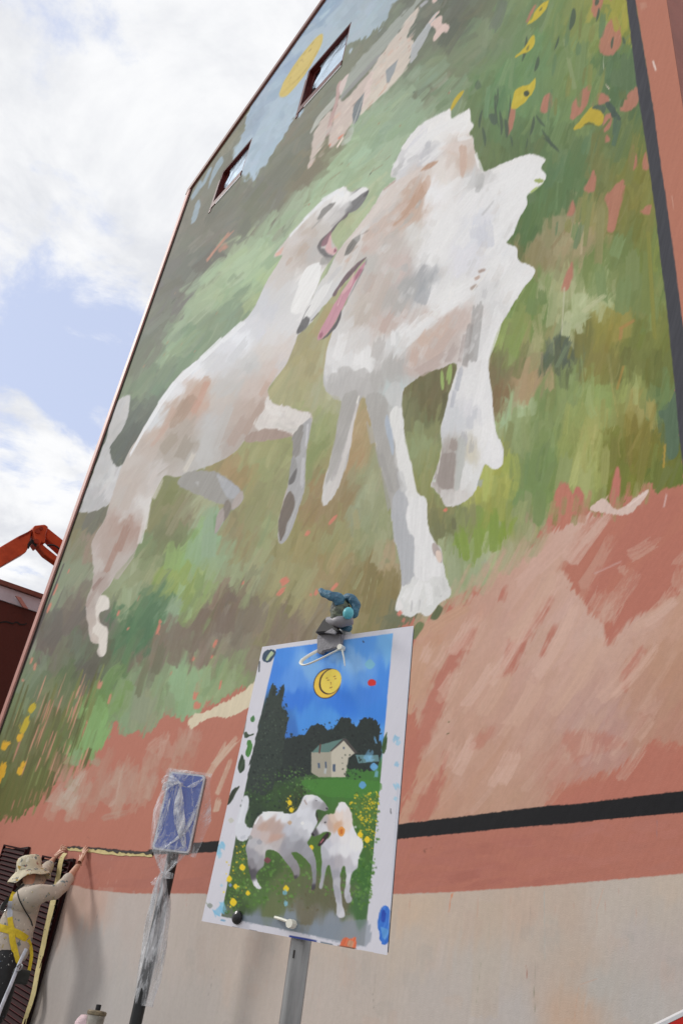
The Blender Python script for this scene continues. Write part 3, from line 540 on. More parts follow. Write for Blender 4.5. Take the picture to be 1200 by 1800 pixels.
def mural_ground(cvs):
    lt = [(198,162,146),(194,156,140),(190,153,134),(200,166,152)]; sal = (181,116,98)
    P(cvs, sal, [(1010,870),(1060,900),(1200,850),(1260,850),(1260,1500),(-80,1560),(-80,1455),(0,1450),(60,1430),(150,1350),(300,1280),(440,1235),(720,1100),(800,1050),(900,1000),(960,920),(985,850)], rag=4, soft=5, tex=1.5)
    P(cvs, (184,118,100), [(985,850),(965,905),(955,960),(1000,950),(1010,880)], rag=2, soft=3)
    # left pale washes
    for p in ((80,1432,140,1360,26,(186,166,152)),(105,1425,150,1375,22,(178,170,152)),(120,1395,140,1360,20,(150,170,140)),(150,1425,180,1350,30,(176,142,124)),(190,1430,200,1330,34,(178,140,124)),(225,1425,232,1320,26,(178,142,126)),(260,1400,270,1290,24,(182,142,126)),(290,1350,300,1270,26,(184,146,130)),(320,1330,330,1260,24,(186,148,132)),(255,1325,300,1285,16,(192,156,140)),(340,1310,350,1270,18,(186,140,124)),(250,1420,265,1350,20,(180,140,124)),(165,1350,172,1325,16,(148,170,140)),(203,1420,215,1345,5,(196,170,156)),(190,1422,208,1400,6,(196,170,156)),(272,1352,300,1280,7,(194,158,142)),(325,1320,340,1265,6,(194,160,145)),(175,1440,235,1425,10,(176,142,126))):
        S(cvs, p[5], *p[:4], p[4]*1.25, op=.62, dry=.6, rag=1.3)
    rg = random.Random(91)
    for k in range(60):
        x = rg.uniform(90, 350); y = rg.uniform(1330, 1425)-max(0, x-200)*.25; L = rg.uniform(40, 90); dx, dy = dirf1(x, y)
        S(cvs, rg.choice([(182,142,124),(178,138,120),(186,152,134),(184,158,142),(180,132,114)]), x-dx*L/2, y-dy*L/2, x+dx*L/2, y+dy*L/2, rg.uniform(10, 24), op=.45, dry=.6, rag=1.3)
    for x, y in ((100,1420),(112,1410),(122,1395),(132,1385),(118,1425)): S(cvs, (188,172,158), x, y, x+20, y-38, 12, op=.6, dry=.5)
    P(cvs, (214,202,176), [(332,1270),(340,1256),(360,1252),(385,1238),(410,1226),(440,1205),(450,1200),(446,1232),(425,1250),(400,1262),(382,1258),(355,1268),(336,1281)], rag=2)
    for p in ((362,1370,402,1300,12),(372,1350,425,1290,14),(380,1400,408,1330,10),(378,1432,388,1395,12)): S(cvs, (200,172,152), *p[:4], p[4], dry=.4, op=.9)
    # right: long pale peach strokes sweeping up to the right
    peach = [(1068,872),(1040,905),(1000,960),(985,1000),(1020,1050),(1060,1110),(1070,1140),(1110,1090),(1200,1040),(1270,1010),(1270,1300),(1150,1300),(1090,1350),(980,1385),(940,1440),(860,1450),(700,1480),(740,1330),(720,1210),(730,1120),(745,1092),(790,1085),(850,1030),(900,990),(960,945),(1020,905),(1050,888)]
    PS = _q("""1040 900 204 172 160;1000 940 202 168 154;960 980 198 162 146;900 1010 196 158 142;850 1060 192 152 136;790 1090 194 148 128;760 1120 190 146 122;740 1150 192 152 128;940 1040 198 160 144;1000 1010 200 165 150;900 1100 196 158 144;830 1150 196 158 142;860 1200 194 156 138;800 1250 190 152 134;760 1380 190 146 124;800 1340 188 150 132;820 1290 190 152 134;850 1330 188 148 128;880 1400 184 146 126;820 1420 186 146 126;900 1280 190 152 136;940 1200 194 158 144;960 1130 198 164 150;1000 1100 200 166 154;1040 1120 200 168 154;1000 1180 196 160 146;1060 1180 192 156 142;1120 1110 196 160 146;1180 1080 192 152 132;1150 1150 186 146 124;1180 1200 182 140 118;1130 1220 184 144 124;1060 1260 184 148 138;1010 1260 186 150 140;1040 1310 182 140 130;960 1290 188 150 134;930 1360 186 146 128;1150 1280 182 138 120;1190 1290 180 134 116;980 1340 184 136 120""")
    fill(cvs, peach, PS, rag=7, soft=7, seed=4.1, op=.96)
    scatter(cvs, peach, PS, 420, 80, 16, op=.55, jit=6, cj=3, seed=8, dry=.6, rag=7, soft=6, near=0)
    rng = random.Random(5)
    for k in range(150):
        x = rng.uniform(740, 1180); y = rng.uniform(960, 1400)
        if y < 1500-x*.55 or (x > 1060 and y < 1070): continue
        L = rng.uniform(60, 150); a = .95+(x-750)/900*.25-(y-1000)/900*.2; dx, dy = math.cos(a), -math.sin(a)
        S(cvs, rng.choice(lt), x-dx*L/2, y-dy*L/2, x+dx*L/2, y+dy*L/2, rng.uniform(10, 30), op=.32, dry=.8, bend=.04, tex=3, rag=1.4)
    for p in ([(838,1098),(800,1130),(772,1180),(750,1230),(730,1290),(716,1310),(708,1370),(740,1320),(775,1260),(790,1200),(810,1160),(832,1120)],[(965,1050),(930,1090),(895,1130),(880,1180),(872,1190),(905,1175),(930,1120),(962,1070)],[(785,1320),(772,1350),(740,1400),(722,1440),(752,1440),(775,1380)],[(1096,925),(1060,990),(1040,1030),(1036,1060),(1060,1036),(1100,990),(1150,960),(1190,900),(1190,870),(1130,880)],
              [(1200,980),(1160,1060),(1120,1080),(1080,1115),(1070,1128),(1078,1080),(1110,1010),(1150,970),(1200,930)],[(1130,1140),(1110,1180),(1098,1215),(1092,1190),(1105,1160)],[(1200,1330),(1150,1310),(1120,1330),(1060,1370),(1000,1395),(980,1420),(1000,1430),(1200,1400)],[(880,1040),(890,1030),(886,1050),(878,1056)],[(978,1095),(965,1130),(952,1150),(960,1125)],[(1055,1010),(1045,1045),(1030,1060),(1040,1030)],[(875,1275),(850,1310),(820,1315),(845,1290)],[(990,1290),(1010,1340),(1030,1330),(1100,1310),(1060,1290)]):
        P(cvs, (179,113,97), p, tex=2, rag=5, soft=9, op=.86 if p[0][0] != 875 and p[0][0] != 990 else .45)
    for p in ((1040,1100,1130,980,24),(1090,985,1170,935,20),(1085,1010,1105,985,16),(1050,1115,1095,1020,26),(1030,1080,1060,1020,14),(1185,1050,1200,970,22),(1150,1085,1195,1010,20),(1100,1120,1180,1060,22),(1180,1000,1230,940,16),(1110,1310,1160,1240,14),(1060,1330,1110,1270,16),(1080,1380,1140,1290,16),(1020,1340,1040,1260,18),(1040,1350,1060,1290,12)): S(cvs, (198,162,146), *p[:4], p[4]*1.3, op=.55, dry=.9, rag=1.6, bend=.04)
    for p in ((985,990,1060,900,26),(1000,1000,1075,890,20),(1020,960,1095,880,16),(930,1010,1010,930,30),(900,1040,960,980,26)): S(cvs, (202,166,152), *p[:4], p[4], op=.8, dry=.5, rag=1.3)
    rg = random.Random(66)
    for k in range(70):
        t = rg.random(); x = 735+t*235; y = 1092-t*160+rg.uniform(-26, 18); L = rg.uniform(30, 70)
        S(cvs, rg.choice([(176,160,130),(186,158,134),(160,158,124),(194,160,142),(172,166,136)]), x-L*.25, y+L*.45, x+L*.2, y-L*.5, rg.uniform(6, 14), op=.5, dry=.6)
    for k in range(40):
        t = rg.random(); x = 960+t*180; y = 900-t*35+rg.uniform(-16, 22); L = rg.uniform(26, 56)
        S(cvs, rg.choice([(150,150,96),(140,146,92),(178,130,106),(130,130,74),(184,120,104)]), x-L*.08, y+L*.5, x+L*.1, y-L*.5, rg.uniform(6, 13), op=.6, dry=.5)
    rg = random.Random(123)
    for p in ((800,1150,850,1070),(850,1200,930,1060),(900,1130,990,990),(930,1200,1010,1040),(1010,1190,1060,1100),(820,1260,880,1150),(770,1240,810,1160),(890,1290,950,1180),(970,1250,1040,1150),(1060,1230,1150,1120),(1110,1110,1190,1040),(780,1360,820,1280),(860,1380,900,1300),(745,1180,775,1115)):
        for k in range(3):
            o = rg.uniform(-16, 16); S(cvs, rg.choice([(208,174,160),(204,168,152),(200,164,146)]), p[0]+o, p[1]+rg.uniform(-12, 12), p[2]+o+rg.uniform(-8, 8), p[3], rg.uniform(9, 24), op=.55, dry=.75, rag=1.4, bend=.05)
    P(cvs, (212,188,178), [(1138,862),(1120,872),(1100,888),(1080,895),(1062,878),(1052,880),(1036,895),(1062,902),(1100,905),(1125,885)], rag=1.5)
    S(cvs, (222,200,192), 1100,892,1140,862, 6); S(cvs, (205,170,165), 1165,895,1172,862, 6, dry=.4, op=.8); S(cvs, (198,162,158), 1040,1010,1095,985, 5, op=.6)
    for p in ((735,1120,760,1090,16),(750,1110,790,1085,20),(770,1095,830,1060,20),(720,1180,740,1120,20),(725,1230,745,1150,18),(716,1260,735,1200,12)): S(cvs, (192,152,128), *p[:4], p[4], op=.9)
    P(cvs, (110,120,80), [(733,1095),(745,1098),(730,1122),(722,1118)], rag=1)
    S(cvs, (74,84,44), 786,1270,791,1268, 4, rag=.2); S(cvs, (82,88,50), 783,1291,791,1288, 3, rag=.2); S(cvs, (222,205,190), 780,1266,783,1240, 1.6); S(cvs, (222,205,190), 783,1256,785,1242, 1.4)
def _s(txt): return [[float(q) for q in tok.replace(',', ' ').split()] for tok in txt.split(';') if tok.strip()]
DOG_A = [(647,335),(637,329),(619,338),(611,335),(607,328),(600,330),(585,339),(567,352),(550,370),(535,385),(520,402),(500,425),(482,450),(496,450),(475,485),(462,510),(450,537),(440,552),(432,560),(400,587),(375,610),(345,635),(322,652),(305,672),(280,707),(260,740),(242,770),(225,800),(216,818),(205,850),(195,880),(185,912),(170,937),(162,957),(164,985),(165,1012),(160,1035),(152,1062),(155,1100),(161,1127),(175,1132),(172,1145),(177,1154),(186,1147),(189,1107),(177,1097),(175,1077),(191,1070),(191,1052),(178,1046),(190,1032),(207,1005),(235,972),(247,947),(255,922),(265,882),(275,860),(289,836),(310,838),(345,826),(377,814),(405,800),(422,785),(432,772),(460,776),(512,767),(515,807),(507,850),(497,887),(489,925),(492,956),(507,940),(527,885),(535,850),(537,800),(544,757),(548,735),(543,725),(530,723),(500,715),(480,710),(472,698),(472,680),(500,645),(515,610),(524,586),(535,555),(555,510),(566,480),(582,456),(592,441),(588,432),(580,412),(590,395),(610,375),(630,365),(643,345)]
A_S = _s("""610 345 235 235 236;590 345 235 235 236;570 365 215 213 212;640 350 110 110 112;625 360 130 130 132;600 380 190 188 188;560 400 195 190 186;545 395 205 200 196;540 405 190 175 165;520 420 205 200 198;500 450 205 195 190;530 440 186 172 162;550 440 185 182 180;490 480 200 195 192;500 520 205 205 206;470 540 200 202 208;550 500 232 232 232;535 530 225 225 225;500 580 212 212 214;450 580 208 210 216;420 600 225 228 234;400 610 212 214 220;470 620 206 200 196;440 640 195 195 195;480 640 206 190 182;495 640 200 196 196;380 640 205 206 210;345 648 222 225 230;400 680 188 186 184;450 680 200 184 176;470 680 192 168 155;350 690 190 160 142;330 720 165 138 120;345 715 190 152 134;310 725 182 156 140;300 690 218 220 224;270 740 205 208 212;280 765 186 162 147;260 790 178 162 152;300 770 160 146 133;320 755 162 148 136;370 740 186 185 185;360 790 186 186 185;340 815 180 178 175;420 740 180 162 152;440 720 178 156 144;400 780 166 154 147;420 770 165 150 142;330 795 156 146 134;290 800 162 152 142;250 830 182 170 162;230 850 184 170 162;270 830 192 186 183;220 880 182 172 166;250 885 208 205 203;230 900 192 182 177;215 930 162 132 120;225 925 156 120 107;200 950 166 144 134;190 980 166 142 132;205 990 178 166 160;175 990 186 176 170;180 1020 160 140 132;165 1060 166 150 142;165 1100 180 165 155;178 1110 205 195 188;180 1060 205 200 196;390 700 190 182 176;480 590 212 210 210;500 610 208 200 196;230 810 190 180 174""")
A_S = [[x, y]+[v*.72+w*.28 for v, w in zip(c, (200, 196, 192))] if (c[0]-c[2] > 14) else [x, y]+[min(240, v*1.02) for v in c] for x, y, *c in A_S]
TAIL = [(229,698),(226,694),(218,696),(203,712),(195,740),(185,775),(165,830),(140,895),(138,900),(162,900),(180,892),(195,882),(207,850),(217,818),(207,821),(199,812),(194,800),(195,785),(212,760),(225,730)]
TAIL_S = _s("215 710 192 192 192;205 740 186 186 186;200 765 180 180 180;185 800 190 190 192;185 830 185 186 188;190 850 202 202 204;160 880 176 177 179;205 835 208 208 208;175 890 180 180 182")
def mural_dog_left(cvs):
    dfa = lambda x, y: (.62, -.78) if y < 820 else dirf1(x, y)
    P(cvs, (186,186,187), TAIL, rag=1.5); scatter(cvs, TAIL, TAIL_S, 120, 34, 9, op=.7, jit=6, cj=3, seed=21, dfun=lambda x, y: (.45, -.89))
    P(cvs, (190,184,180), DOG_A, rag=1.2, soft=1.5)
    fill(cvs, DOG_A, A_S, rag=1.2, soft=1.5, warp=4, seed=5.5, dfun=dfa)
    scatter(cvs, DOG_A, A_S, 600, 32, 10, op=.5, jit=4, cj=2, seed=22, near=0, dfun=dfa, rag=1.2, soft=1.5, dry=.5)
    scatter(cvs, DOG_A, A_S, 600, 30, 4, op=.35, jit=6, cj=5, seed=23, dry=.6, near=0, dfun=dfa, rag=1.2, soft=1.5)
    # white rim of the back, tan saddle
    for p in ((600,332,560,356,9),(570,352,530,390,7),(545,376,505,420,6),(608,338,590,346,10),(432,563,385,605,10),(395,592,345,640,11),(352,634,305,678,12),(312,668,275,718,10),(284,706,252,760,8),(258,748,226,806,6)): S(cvs, (232,234,238), *p[:4], p[4], op=.85, dry=.25)
    for p in ((372,660,318,722,18,(188,158,140)),(366,666,345,720,12,(192,150,132)),(345,690,308,745,20,(164,136,118)),(332,700,296,758,20,(162,138,120)),(310,712,278,770,12,(186,158,142)),(350,700,336,735,14,(192,150,132)),(300,742,262,790,9,(190,162,148)),(280,800,318,752,20,(158,146,132)),(312,812,340,760,24,(154,144,132)),(345,830,380,740,26,(188,187,186)),(372,800,410,700,16,(186,184,182)),(322,832,345,790,9,(206,200,190)),(400,790,440,720,18,(172,152,142)),(425,770,470,695,14,(170,148,136)),(455,700,478,660,10,(190,164,150)),(470,675,490,640,10,(205,186,176)),(430,660,445,630,16,(190,190,190)),(400,640,440,590,14,(204,206,210)),
              (545,425,520,455,14,(186,170,158)),(560,400,545,425,10,(190,180,172)),(515,450,500,470,8,(190,172,160)),(245,960,262,880,10,(214,211,208)),(255,935,266,870,7,(216,213,210)),(200,1020,240,965,12,(182,172,166)),(205,975,228,915,16,(156,120,106)),(185,1010,212,945,12,(160,126,112)),(215,900,240,840,18,(186,174,166)),(260,860,280,815,12,(200,192,188)),(268,880,288,838,8,(212,206,202)),(160,1040,185,1010,8,(140,112,104)),(150,1070,175,1025,8,(164,146,138))): S(cvs, p[5], *p[:4], p[4], op=.75, dry=.35)
    P(cvs, (222,216,208), [(177,1047),(191,1052),(190,1070),(176,1076),(172,1090),(182,1100),(188,1108),(186,1146),(178,1153),(174,1132),(163,1122),(163,1104),(170,1095),(168,1070)], rag=1, op=.85)
    P(cvs, (190,176,166), [(164,1112),(174,1122),(172,1132),(160,1126)], op=.6)
    # ruff, throat
    P(cvs, (234,234,234), [(564,466),(556,462),(540,470),(528,490),(520,515),(510,545),(520,552),(535,545),(548,520),(560,490)], rag=1.2)
    # head: eye patch, muzzle, mouth
    P(cvs, (132,130,128), [(590,355),(582,366),(572,378),(560,388),(558,384),(568,368),(580,358)], rag=1.5, op=.9); S(cvs, (118,118,118), 576,362,588,355, 3.5)
    S(cvs, (150,148,146), 545,405,570,378, 4, op=.7, dry=.4); S(cvs, (205,203,202), 575,395,600,368, 10, op=.8); S(cvs, (175,172,172), 580,400,612,374, 6, op=.8)
    P(cvs, (232,232,233), [(647,333),(637,329),(622,340),(612,350),(622,352),(634,342)], rag=.8)
    P(cvs, (118,118,120), [(648,335),(640,340),(626,348),(618,356),(620,364),(612,374),(625,370),(636,360),(645,344)], rag=.8); P(cvs, (92,92,95), [(648,335),(642,339),(638,346),(645,344)], rag=.4)
    P(cvs, (105,98,100), [(612,372),(600,384),(588,396),(578,408),(566,418),(558,432),(562,436),(572,420),(584,408),(596,392),(610,380)], rag=.6)
    P(cvs, (140,105,115), [(582,406),(574,414),(566,425),(565,434),(574,430),(580,420)], rag=.6)
    P(cvs, (214,176,178), [(581,412),(576,424),(571,438),(578,446),(586,448),(592,442),(590,434),(583,436),(582,424)], rag=.5); P(cvs, (150,100,115), [(592,440),(588,437),(587,444)], rag=.3)
    P(cvs, (112,110,112), [(558,432),(560,442),(568,450),(576,458),(584,454),(592,442),(588,448),(578,447),(570,438),(566,434)], rag=.5); S(cvs, (215,212,210), 562,434,574,437, 5, op=.9)
    P(cvs, (160,158,156), [(584,454),(574,464),(562,465),(568,452)], op=.8)
    S(cvs, (222,176,162), 482,450,500,438, 7); S(cvs, (214,180,168), 490,446,500,432, 6)
    # raised fore leg
    P(cvs, (214,209,205), [(472,699),(466,712),(462,722),(452,735),(446,748),(458,756),(470,752),(480,757),(495,755),(513,762),(525,752),(534,745),(547,735),(542,726),(530,724),(500,715),(480,709)], rag=2.5)
    scatter(cvs, [(472,699),(462,722),(446,748),(470,752),(513,760),(534,745),(547,735),(530,724),(500,715),(480,709)], _s("490 720 226 222 218;520 735 220 215 212;460 745 205 200 196;505 750 198 194 190"), 40, 24, 8, op=.6, jit=4, cj=3, seed=29, dfun=lambda x, y: (.97, .2))
    P(cvs, (162,142,132), [(455,757),(470,754),(495,757),(512,763),(512,768),(470,774),(435,778),(430,770),(448,758)], rag=1.5)
    P(cvs, (168,168,170), [(547,735),(536,742),(522,756),(514,770),(517,806),(508,850),(498,887),(490,925),(492,955),(508,940),(528,885),(536,848),(538,800),(545,757)], rag=.8)
    P(cvs, (140,137,134), [(532,748),(522,756),(514,772),(514,800),(526,800),(531,770)], rag=2); P(cvs, (150,150,150), [(514,802),(522,815),(520,840),(508,852),(508,840)], rag=1)
    P(cvs, (104,102,102), [(522,822),(518,845),(508,852),(510,840)], rag=.6); P(cvs, (112,102,94), [(512,865),(519,880),(512,905),(500,935),(493,952),(489,925),(497,888),(506,868)], rag=1.2)
    S(cvs, (196,196,200), 541,742,537,790, 5); S(cvs, (190,190,194), 534,800,530,862, 7, op=.8); S(cvs, (180,180,180), 528,870,500,945, 4, op=.8)
    # second fore paw tucked under the belly
    P(cvs, (152,150,146), [(345,828),(372,828),(385,832),(402,843),(422,860),(427,876),(416,892),(408,896),(398,890),(382,884),(340,866),(312,852),(322,834)], rag=1.5)
    P(cvs, (166,168,173), [(383,834),(402,844),(421,860),(420,872),(402,876),(392,862),(384,845)], rag=1); P(cvs, (172,162,158), [(424,862),(427,876),(416,892),(406,894),(410,880)], rag=.8); P(cvs, (128,120,112), [(398,880),(406,882),(406,894),(398,910),(392,916),(392,896)], rag=1)
    P(cvs, (164,154,150), [(392,892),(394,912),(386,928),(380,938),(377,934),(381,910)], rag=.8); P(cvs, (200,202,206), [(344,848),(350,846),(348,854)], op=.4)
    S(cvs, (150,148,140), 340,866,352,858, 14, op=.7); S(cvs, (178,178,180), 380,836,398,850, 6, op=.6)

DOG_B = [(522,582),(534,552),(548,525),(562,497),(575,482),(592,447),(605,427),(620,410),(640,385),(660,357),(672,335),(695,315),(686,308),(692,290),(705,265),(717,242),(742,217),(777,200),(790,192),(793,210),(812,200),(824,191),(826,212),(831,220),(825,235),(830,242),(832,257),(840,285),(850,302),(885,287),(930,272),(957,280),(950,295),(959,315),(927,340),(926,360),(910,387),(902,410),(890,427),(907,437),(910,457),(940,475),(920,505),(895,545),(880,570),(867,600),(857,640),(863,690),(866,720),(872,762),(883,785),(883,815),(868,825),(852,815),(843,837),(836,860),(822,877),(802,888),(782,888),(774,872),(764,860),(757,852),(762,837),(771,812),(776,785),(775,750),(784,717),(790,690),(802,640),(775,647),(747,655),(730,667),(706,690),(708,740),(711,775),(720,812),(732,865),(747,876),(750,912),(752,928),(762,950),(775,968),(777,985),(783,1012),(793,1042),(783,1053),(770,1062),(752,1083),(737,1077),(720,1084),(697,1073),(697,1057),(705,1032),(705,1000),(695,950),(687,900),(686,872),(670,825),(657,762),(647,725),(641,697),(634,700),(620,750),(615,790),(595,855),(570,890),(568,857),(585,790),(600,706),(575,690),(568,665),(572,630),(587,575),(607,535),(620,502),(644,455),(625,465),(590,515),(562,545),(547,565),(528,585)]
B_S = _s("""760 240 228 227 226;810 210 230 229 228;700 290 205 205 208;740 250 215 215 220;752 262 196 196 200;800 270 216 202 194;815 290 205 182 167;780 300 218 212 208;832 310 200 200 200;760 340 228 228 230;732 330 190 158 138;720 370 190 157 137;700 390 196 168 150;680 350 215 205 200;660 380 206 194 187;640 400 206 196 191;650 420 200 182 174;690 420 190 180 174;720 420 206 204 201;770 400 225 225 226;850 400 210 212 219;840 350 222 222 224;900 320 226 226 227;880 400 222 222 223;760 450 224 224 225;820 450 216 216 222;880 470 220 220 221;900 500 222 222 222;860 520 210 210 211;700 480 196 191 186;720 500 176 176 176;742 500 166 169 174;690 530 186 181 177;650 500 193 180 172;640 540 190 179 169;670 560 193 174 166;700 560 191 170 162;760 520 220 220 221;720 580 212 212 213;700 600 208 209 210;790 520 224 224 224;740 600 199 177 165;760 570 200 179 169;800 560 196 174 166;730 640 189 170 163;780 600 186 170 164;840 600 212 212 213;830 680 218 218 219;850 700 218 218 220;620 600 205 203 202;600 640 215 215 216;640 640 218 218 218;660 680 182 180 178;600 670 186 185 185;690 650 183 181 179;690 690 195 196 196;670 740 171 169 166;680 800 157 154 150;690 850 166 164 163;700 740 218 218 219;710 800 212 212 212;730 870 218 218 218;735 930 222 222 222;705 930 176 178 183;740 980 220 220 221;715 980 179 181 185;740 1030 212 213 212;780 1030 206 207 206;710 1050 211 212 211;620 720 171 167 166;600 780 166 163 163;590 830 194 191 189;610 770 204 200 199;580 850 200 198 196;800 740 200 202 206;830 720 210 210 214;850 760 222 222 222;792 800 152 142 137;782 850 156 146 141;806 800 186 186 183;830 830 215 216 216;820 800 202 197 192;790 872 206 203 201;862 800 222 222 224;575 520 205 205 206;560 540 200 201 203;590 470 205 202 200;610 450 202 190 184;640 470 195 192 188;600 500 205 205 206""")
B_S = [[x, y]+[v*.66+w*.34 for v, w in zip(c, (208, 203, 199))] if (c[0]-c[2] > 14) else [x, y]+[min(240, v*1.03 if v > 195 else v*.98) for v in c] for x, y, *c in B_S]
def mural_dog_right(cvs):
    dfb = lambda x, y: (.66, -.75) if (x < 720 and y < 470) or (x < 640 and y < 600) else ((.45, -.89) if y < 640 else (.12, -.99))
    P(cvs, (210,209,208), DOG_B, rag=1.4, soft=1.5)
    maskB = []
    PB = smooth_pts(DOG_B)
    for cv in cvs:
        M = np.zeros(cv.X.shape, np.float32); w = cv.win(500, 180, 980, 1100)
        if w is not None: M[w] = poly_alpha(cv, PB, w, 3, 1, 3.0)
        maskB.append(M)
    fill(cvs, DOG_B, B_S, rag=1.4, soft=1.5, warp=4, seed=6.5, dfun=dfb)
    scatter(cvs, DOG_B, B_S, 700, 34, 12, op=.5, jit=4, cj=2, seed=31, near=0, dfun=dfb, rag=1.4, soft=1.5, power=4.5, dry=.5)
    scatter(cvs, DOG_B, B_S, 700, 32, 4, op=.35, jit=6, cj=5, seed=32, dry=.6, near=0, dfun=dfb, rag=1.4, soft=1.5)
    # white coat flashes
    for p in ((690,300,760,225,20),(715,270,790,205,16),(745,240,822,196,14),(800,235,825,205,14),(735,290,790,245,14),(770,350,830,300,24),(800,380,845,320,22),(850,340,940,285,26),(870,380,945,300,26),(850,420,920,340,26),(760,440,800,370,36),(740,470,775,420,30),(800,440,840,380,20),(870,480,890,440,30),(885,520,925,470,26),(790,520,850,480,16),(770,545,840,505,16),(700,605,760,540,24),(694,590,720,560,14),(730,580,800,520,18),(845,640,880,530,20),(835,720,855,600,16),(855,780,850,690,20),(870,815,862,760,16),(700,780,696,710,10),(716,830,704,760,12),(735,910,726,860,18),(742,960,738,890,18),(745,1010,742,950,24),(720,1070,740,1010,16),(755,1070,748,1015,14),(705,1060,722,1025,12),(588,640,606,570,20),(640,670,642,600,18),(625,650,630,600,16),(585,680,590,640,14),(845,450,880,400,22),(780,400,800,340,18)):
        S(cvs, (232,232,233), *p[:4], p[4], op=.7, dry=.35, bend=.04)
    S(cvs, (226,226,227), 692,612,690,572, 10); S(cvs, (224,224,225), 702,612,775,552, 16, op=.8)
    # cool greys and warm shadows
    for p in ((748,275,756,240,10,(190,191,196)),(735,285,750,262,8,(200,200,204)),(700,300,712,270,9,(190,190,194)),(690,312,700,296,8,(180,182,180)),(730,295,760,270,6,(202,202,206)),(838,335,846,298,18,(188,188,188)),(826,330,840,300,14,(205,205,206)),(845,380,870,350,5,(190,190,192)),(855,440,850,380,30,(206,208,217)),(838,425,832,390,22,(208,210,218)),(735,540,752,490,24,(164,167,172)),(700,520,735,480,24,(172,172,172)),(708,480,715,460,14,(182,182,182)),(690,560,712,520,18,(178,176,174)),(680,500,700,460,24,(196,194,190)),(668,590,690,540,16,(190,168,160)),(655,560,690,470,14,(190,178,170)),(640,520,662,470,16,(188,172,164)),(630,580,650,530,22,(190,180,172)),(660,640,670,580,24,(184,180,178)),(690,680,700,610,30,(180,178,176)),(650,690,660,640,30,(178,176,174)),(610,680,618,645,22,(182,181,181)),(592,690,596,655,20,(184,184,185)),(575,670,580,655,10,(190,190,192)),
              (745,640,800,560,30,(196,174,164)),(728,660,790,620,20,(184,166,160)),(760,600,800,550,20,(202,180,168)),(735,610,760,575,22,(202,178,164)),(722,650,735,600,16,(196,172,160)),(780,640,806,600,16,(178,164,160)),(828,640,842,522,20,(160,158,157)),(815,650,828,560,12,(152,146,144)),(806,640,818,580,8,(172,160,157)),(848,530,854,500,10,(196,196,198)),(800,690,812,640,10,(172,176,186)),(792,720,800,680,8,(178,181,190)),(812,640,836,610,14,(164,160,158)),
              (825,760,826,720,14,(196,198,204)),(832,740,836,712,10,(198,200,206)),(795,800,806,755,20,(150,138,132)),(785,850,795,800,22,(154,144,138)),(776,850,782,790,8,(158,150,145)),(806,855,816,770,12,(186,187,184)),(812,790,818,750,14,(176,176,180)),(826,800,830,770,10,(178,176,174)),(840,860,848,832,10,(162,168,176)),
              (665,790,652,720,26,(172,170,167)),(678,830,664,760,22,(158,155,151)),(690,900,676,820,20,(160,158,156)),(684,760,680,690,20,(182,181,179)),(700,890,706,850,18,(184,186,188)),(705,960,700,900,26,(176,178,182)),(715,1010,712,950,24,(178,180,184)),(712,1030,722,990,16,(182,184,186)),(686,775,682,735,6,(166,178,192)),(690,800,684,750,6,(168,180,194)),(595,800,618,720,12,(164,160,160)),(582,850,600,790,10,(170,166,166)),(575,880,592,830,9,(198,196,194)),(600,810,618,750,9,(208,204,203)),(612,780,630,700,6,(206,200,198))): S(cvs, p[5], *p[:4], p[4], op=.72, dry=.3)
    P(cvs, (184,182,181), [(575,672),(582,656),(592,655),(600,645),(612,644),(622,652),(630,650),(645,650),(655,690),(640,700),(620,690),(600,705),(578,692)], rag=1.5, op=.7)
    P(cvs, (170,168,165), [(643,700),(660,690),(680,700),(682,735),(690,775),(692,800),(697,850),(700,880),(690,905),(680,860),(665,800),(655,755)], rag=1.2, soft=2, op=.85)
    P(cvs, (198,199,199), [(676,690),(690,672),(700,672),(706,690),(704,716),(690,715),(680,705)], rag=1, soft=2, op=.85)
    P(cvs, (222,222,221), [(690,718),(700,715),(708,735),(710,775),(722,815),(734,868),(748,878),(750,912),(738,900),(725,870),(705,845),(697,810),(692,770),(684,735)], rag=.8)
    P(cvs, (172,184,200), [(680,728),(684,740),(692,775),(690,800),(684,780),(676,745)], rag=.6, op=.8)
    S(cvs, (150,148,146), 690,870,668,790, 9, op=.5, dry=.4); S(cvs, (196,197,198), 712,870,700,820, 12, op=.7, dry=.3)
    P(cvs, (177,179,184), [(690,880),(700,862),(716,876),(718,900),(712,905),(716,935),(728,945),(728,985),(730,1003),(722,1020),(706,1030),(705,1000),(697,960),(690,920)], rag=1, op=.9)
    P(cvs, (224,224,225), [(722,880),(745,876),(750,912),(752,928),(760,950),(758,965),(768,985),(776,1010),(760,1015),(745,1022),(728,1010),(728,985),(727,945),(716,930),(714,905)], rag=1)
    P(cvs, (152,142,137), [(776,800),(792,795),(800,800),(798,830),(796,858),(782,862),(768,850),(772,820)], rag=1, op=.85); P(cvs, (186,188,185), [(804,772),(816,775),(812,830),(806,860),(798,858),(802,815)], rag=.8, op=.85)
    P(cvs, (168,166,163), [(600,706),(612,690),(628,690),(620,730),(608,775),(592,815),(578,845),(572,850),(584,792)], rag=1, op=.8); P(cvs, (206,202,200), [(630,700),(620,750),(613,792),(596,850),(572,884),(572,868),(590,838),(604,800),(616,750)], rag=.8, op=.85)
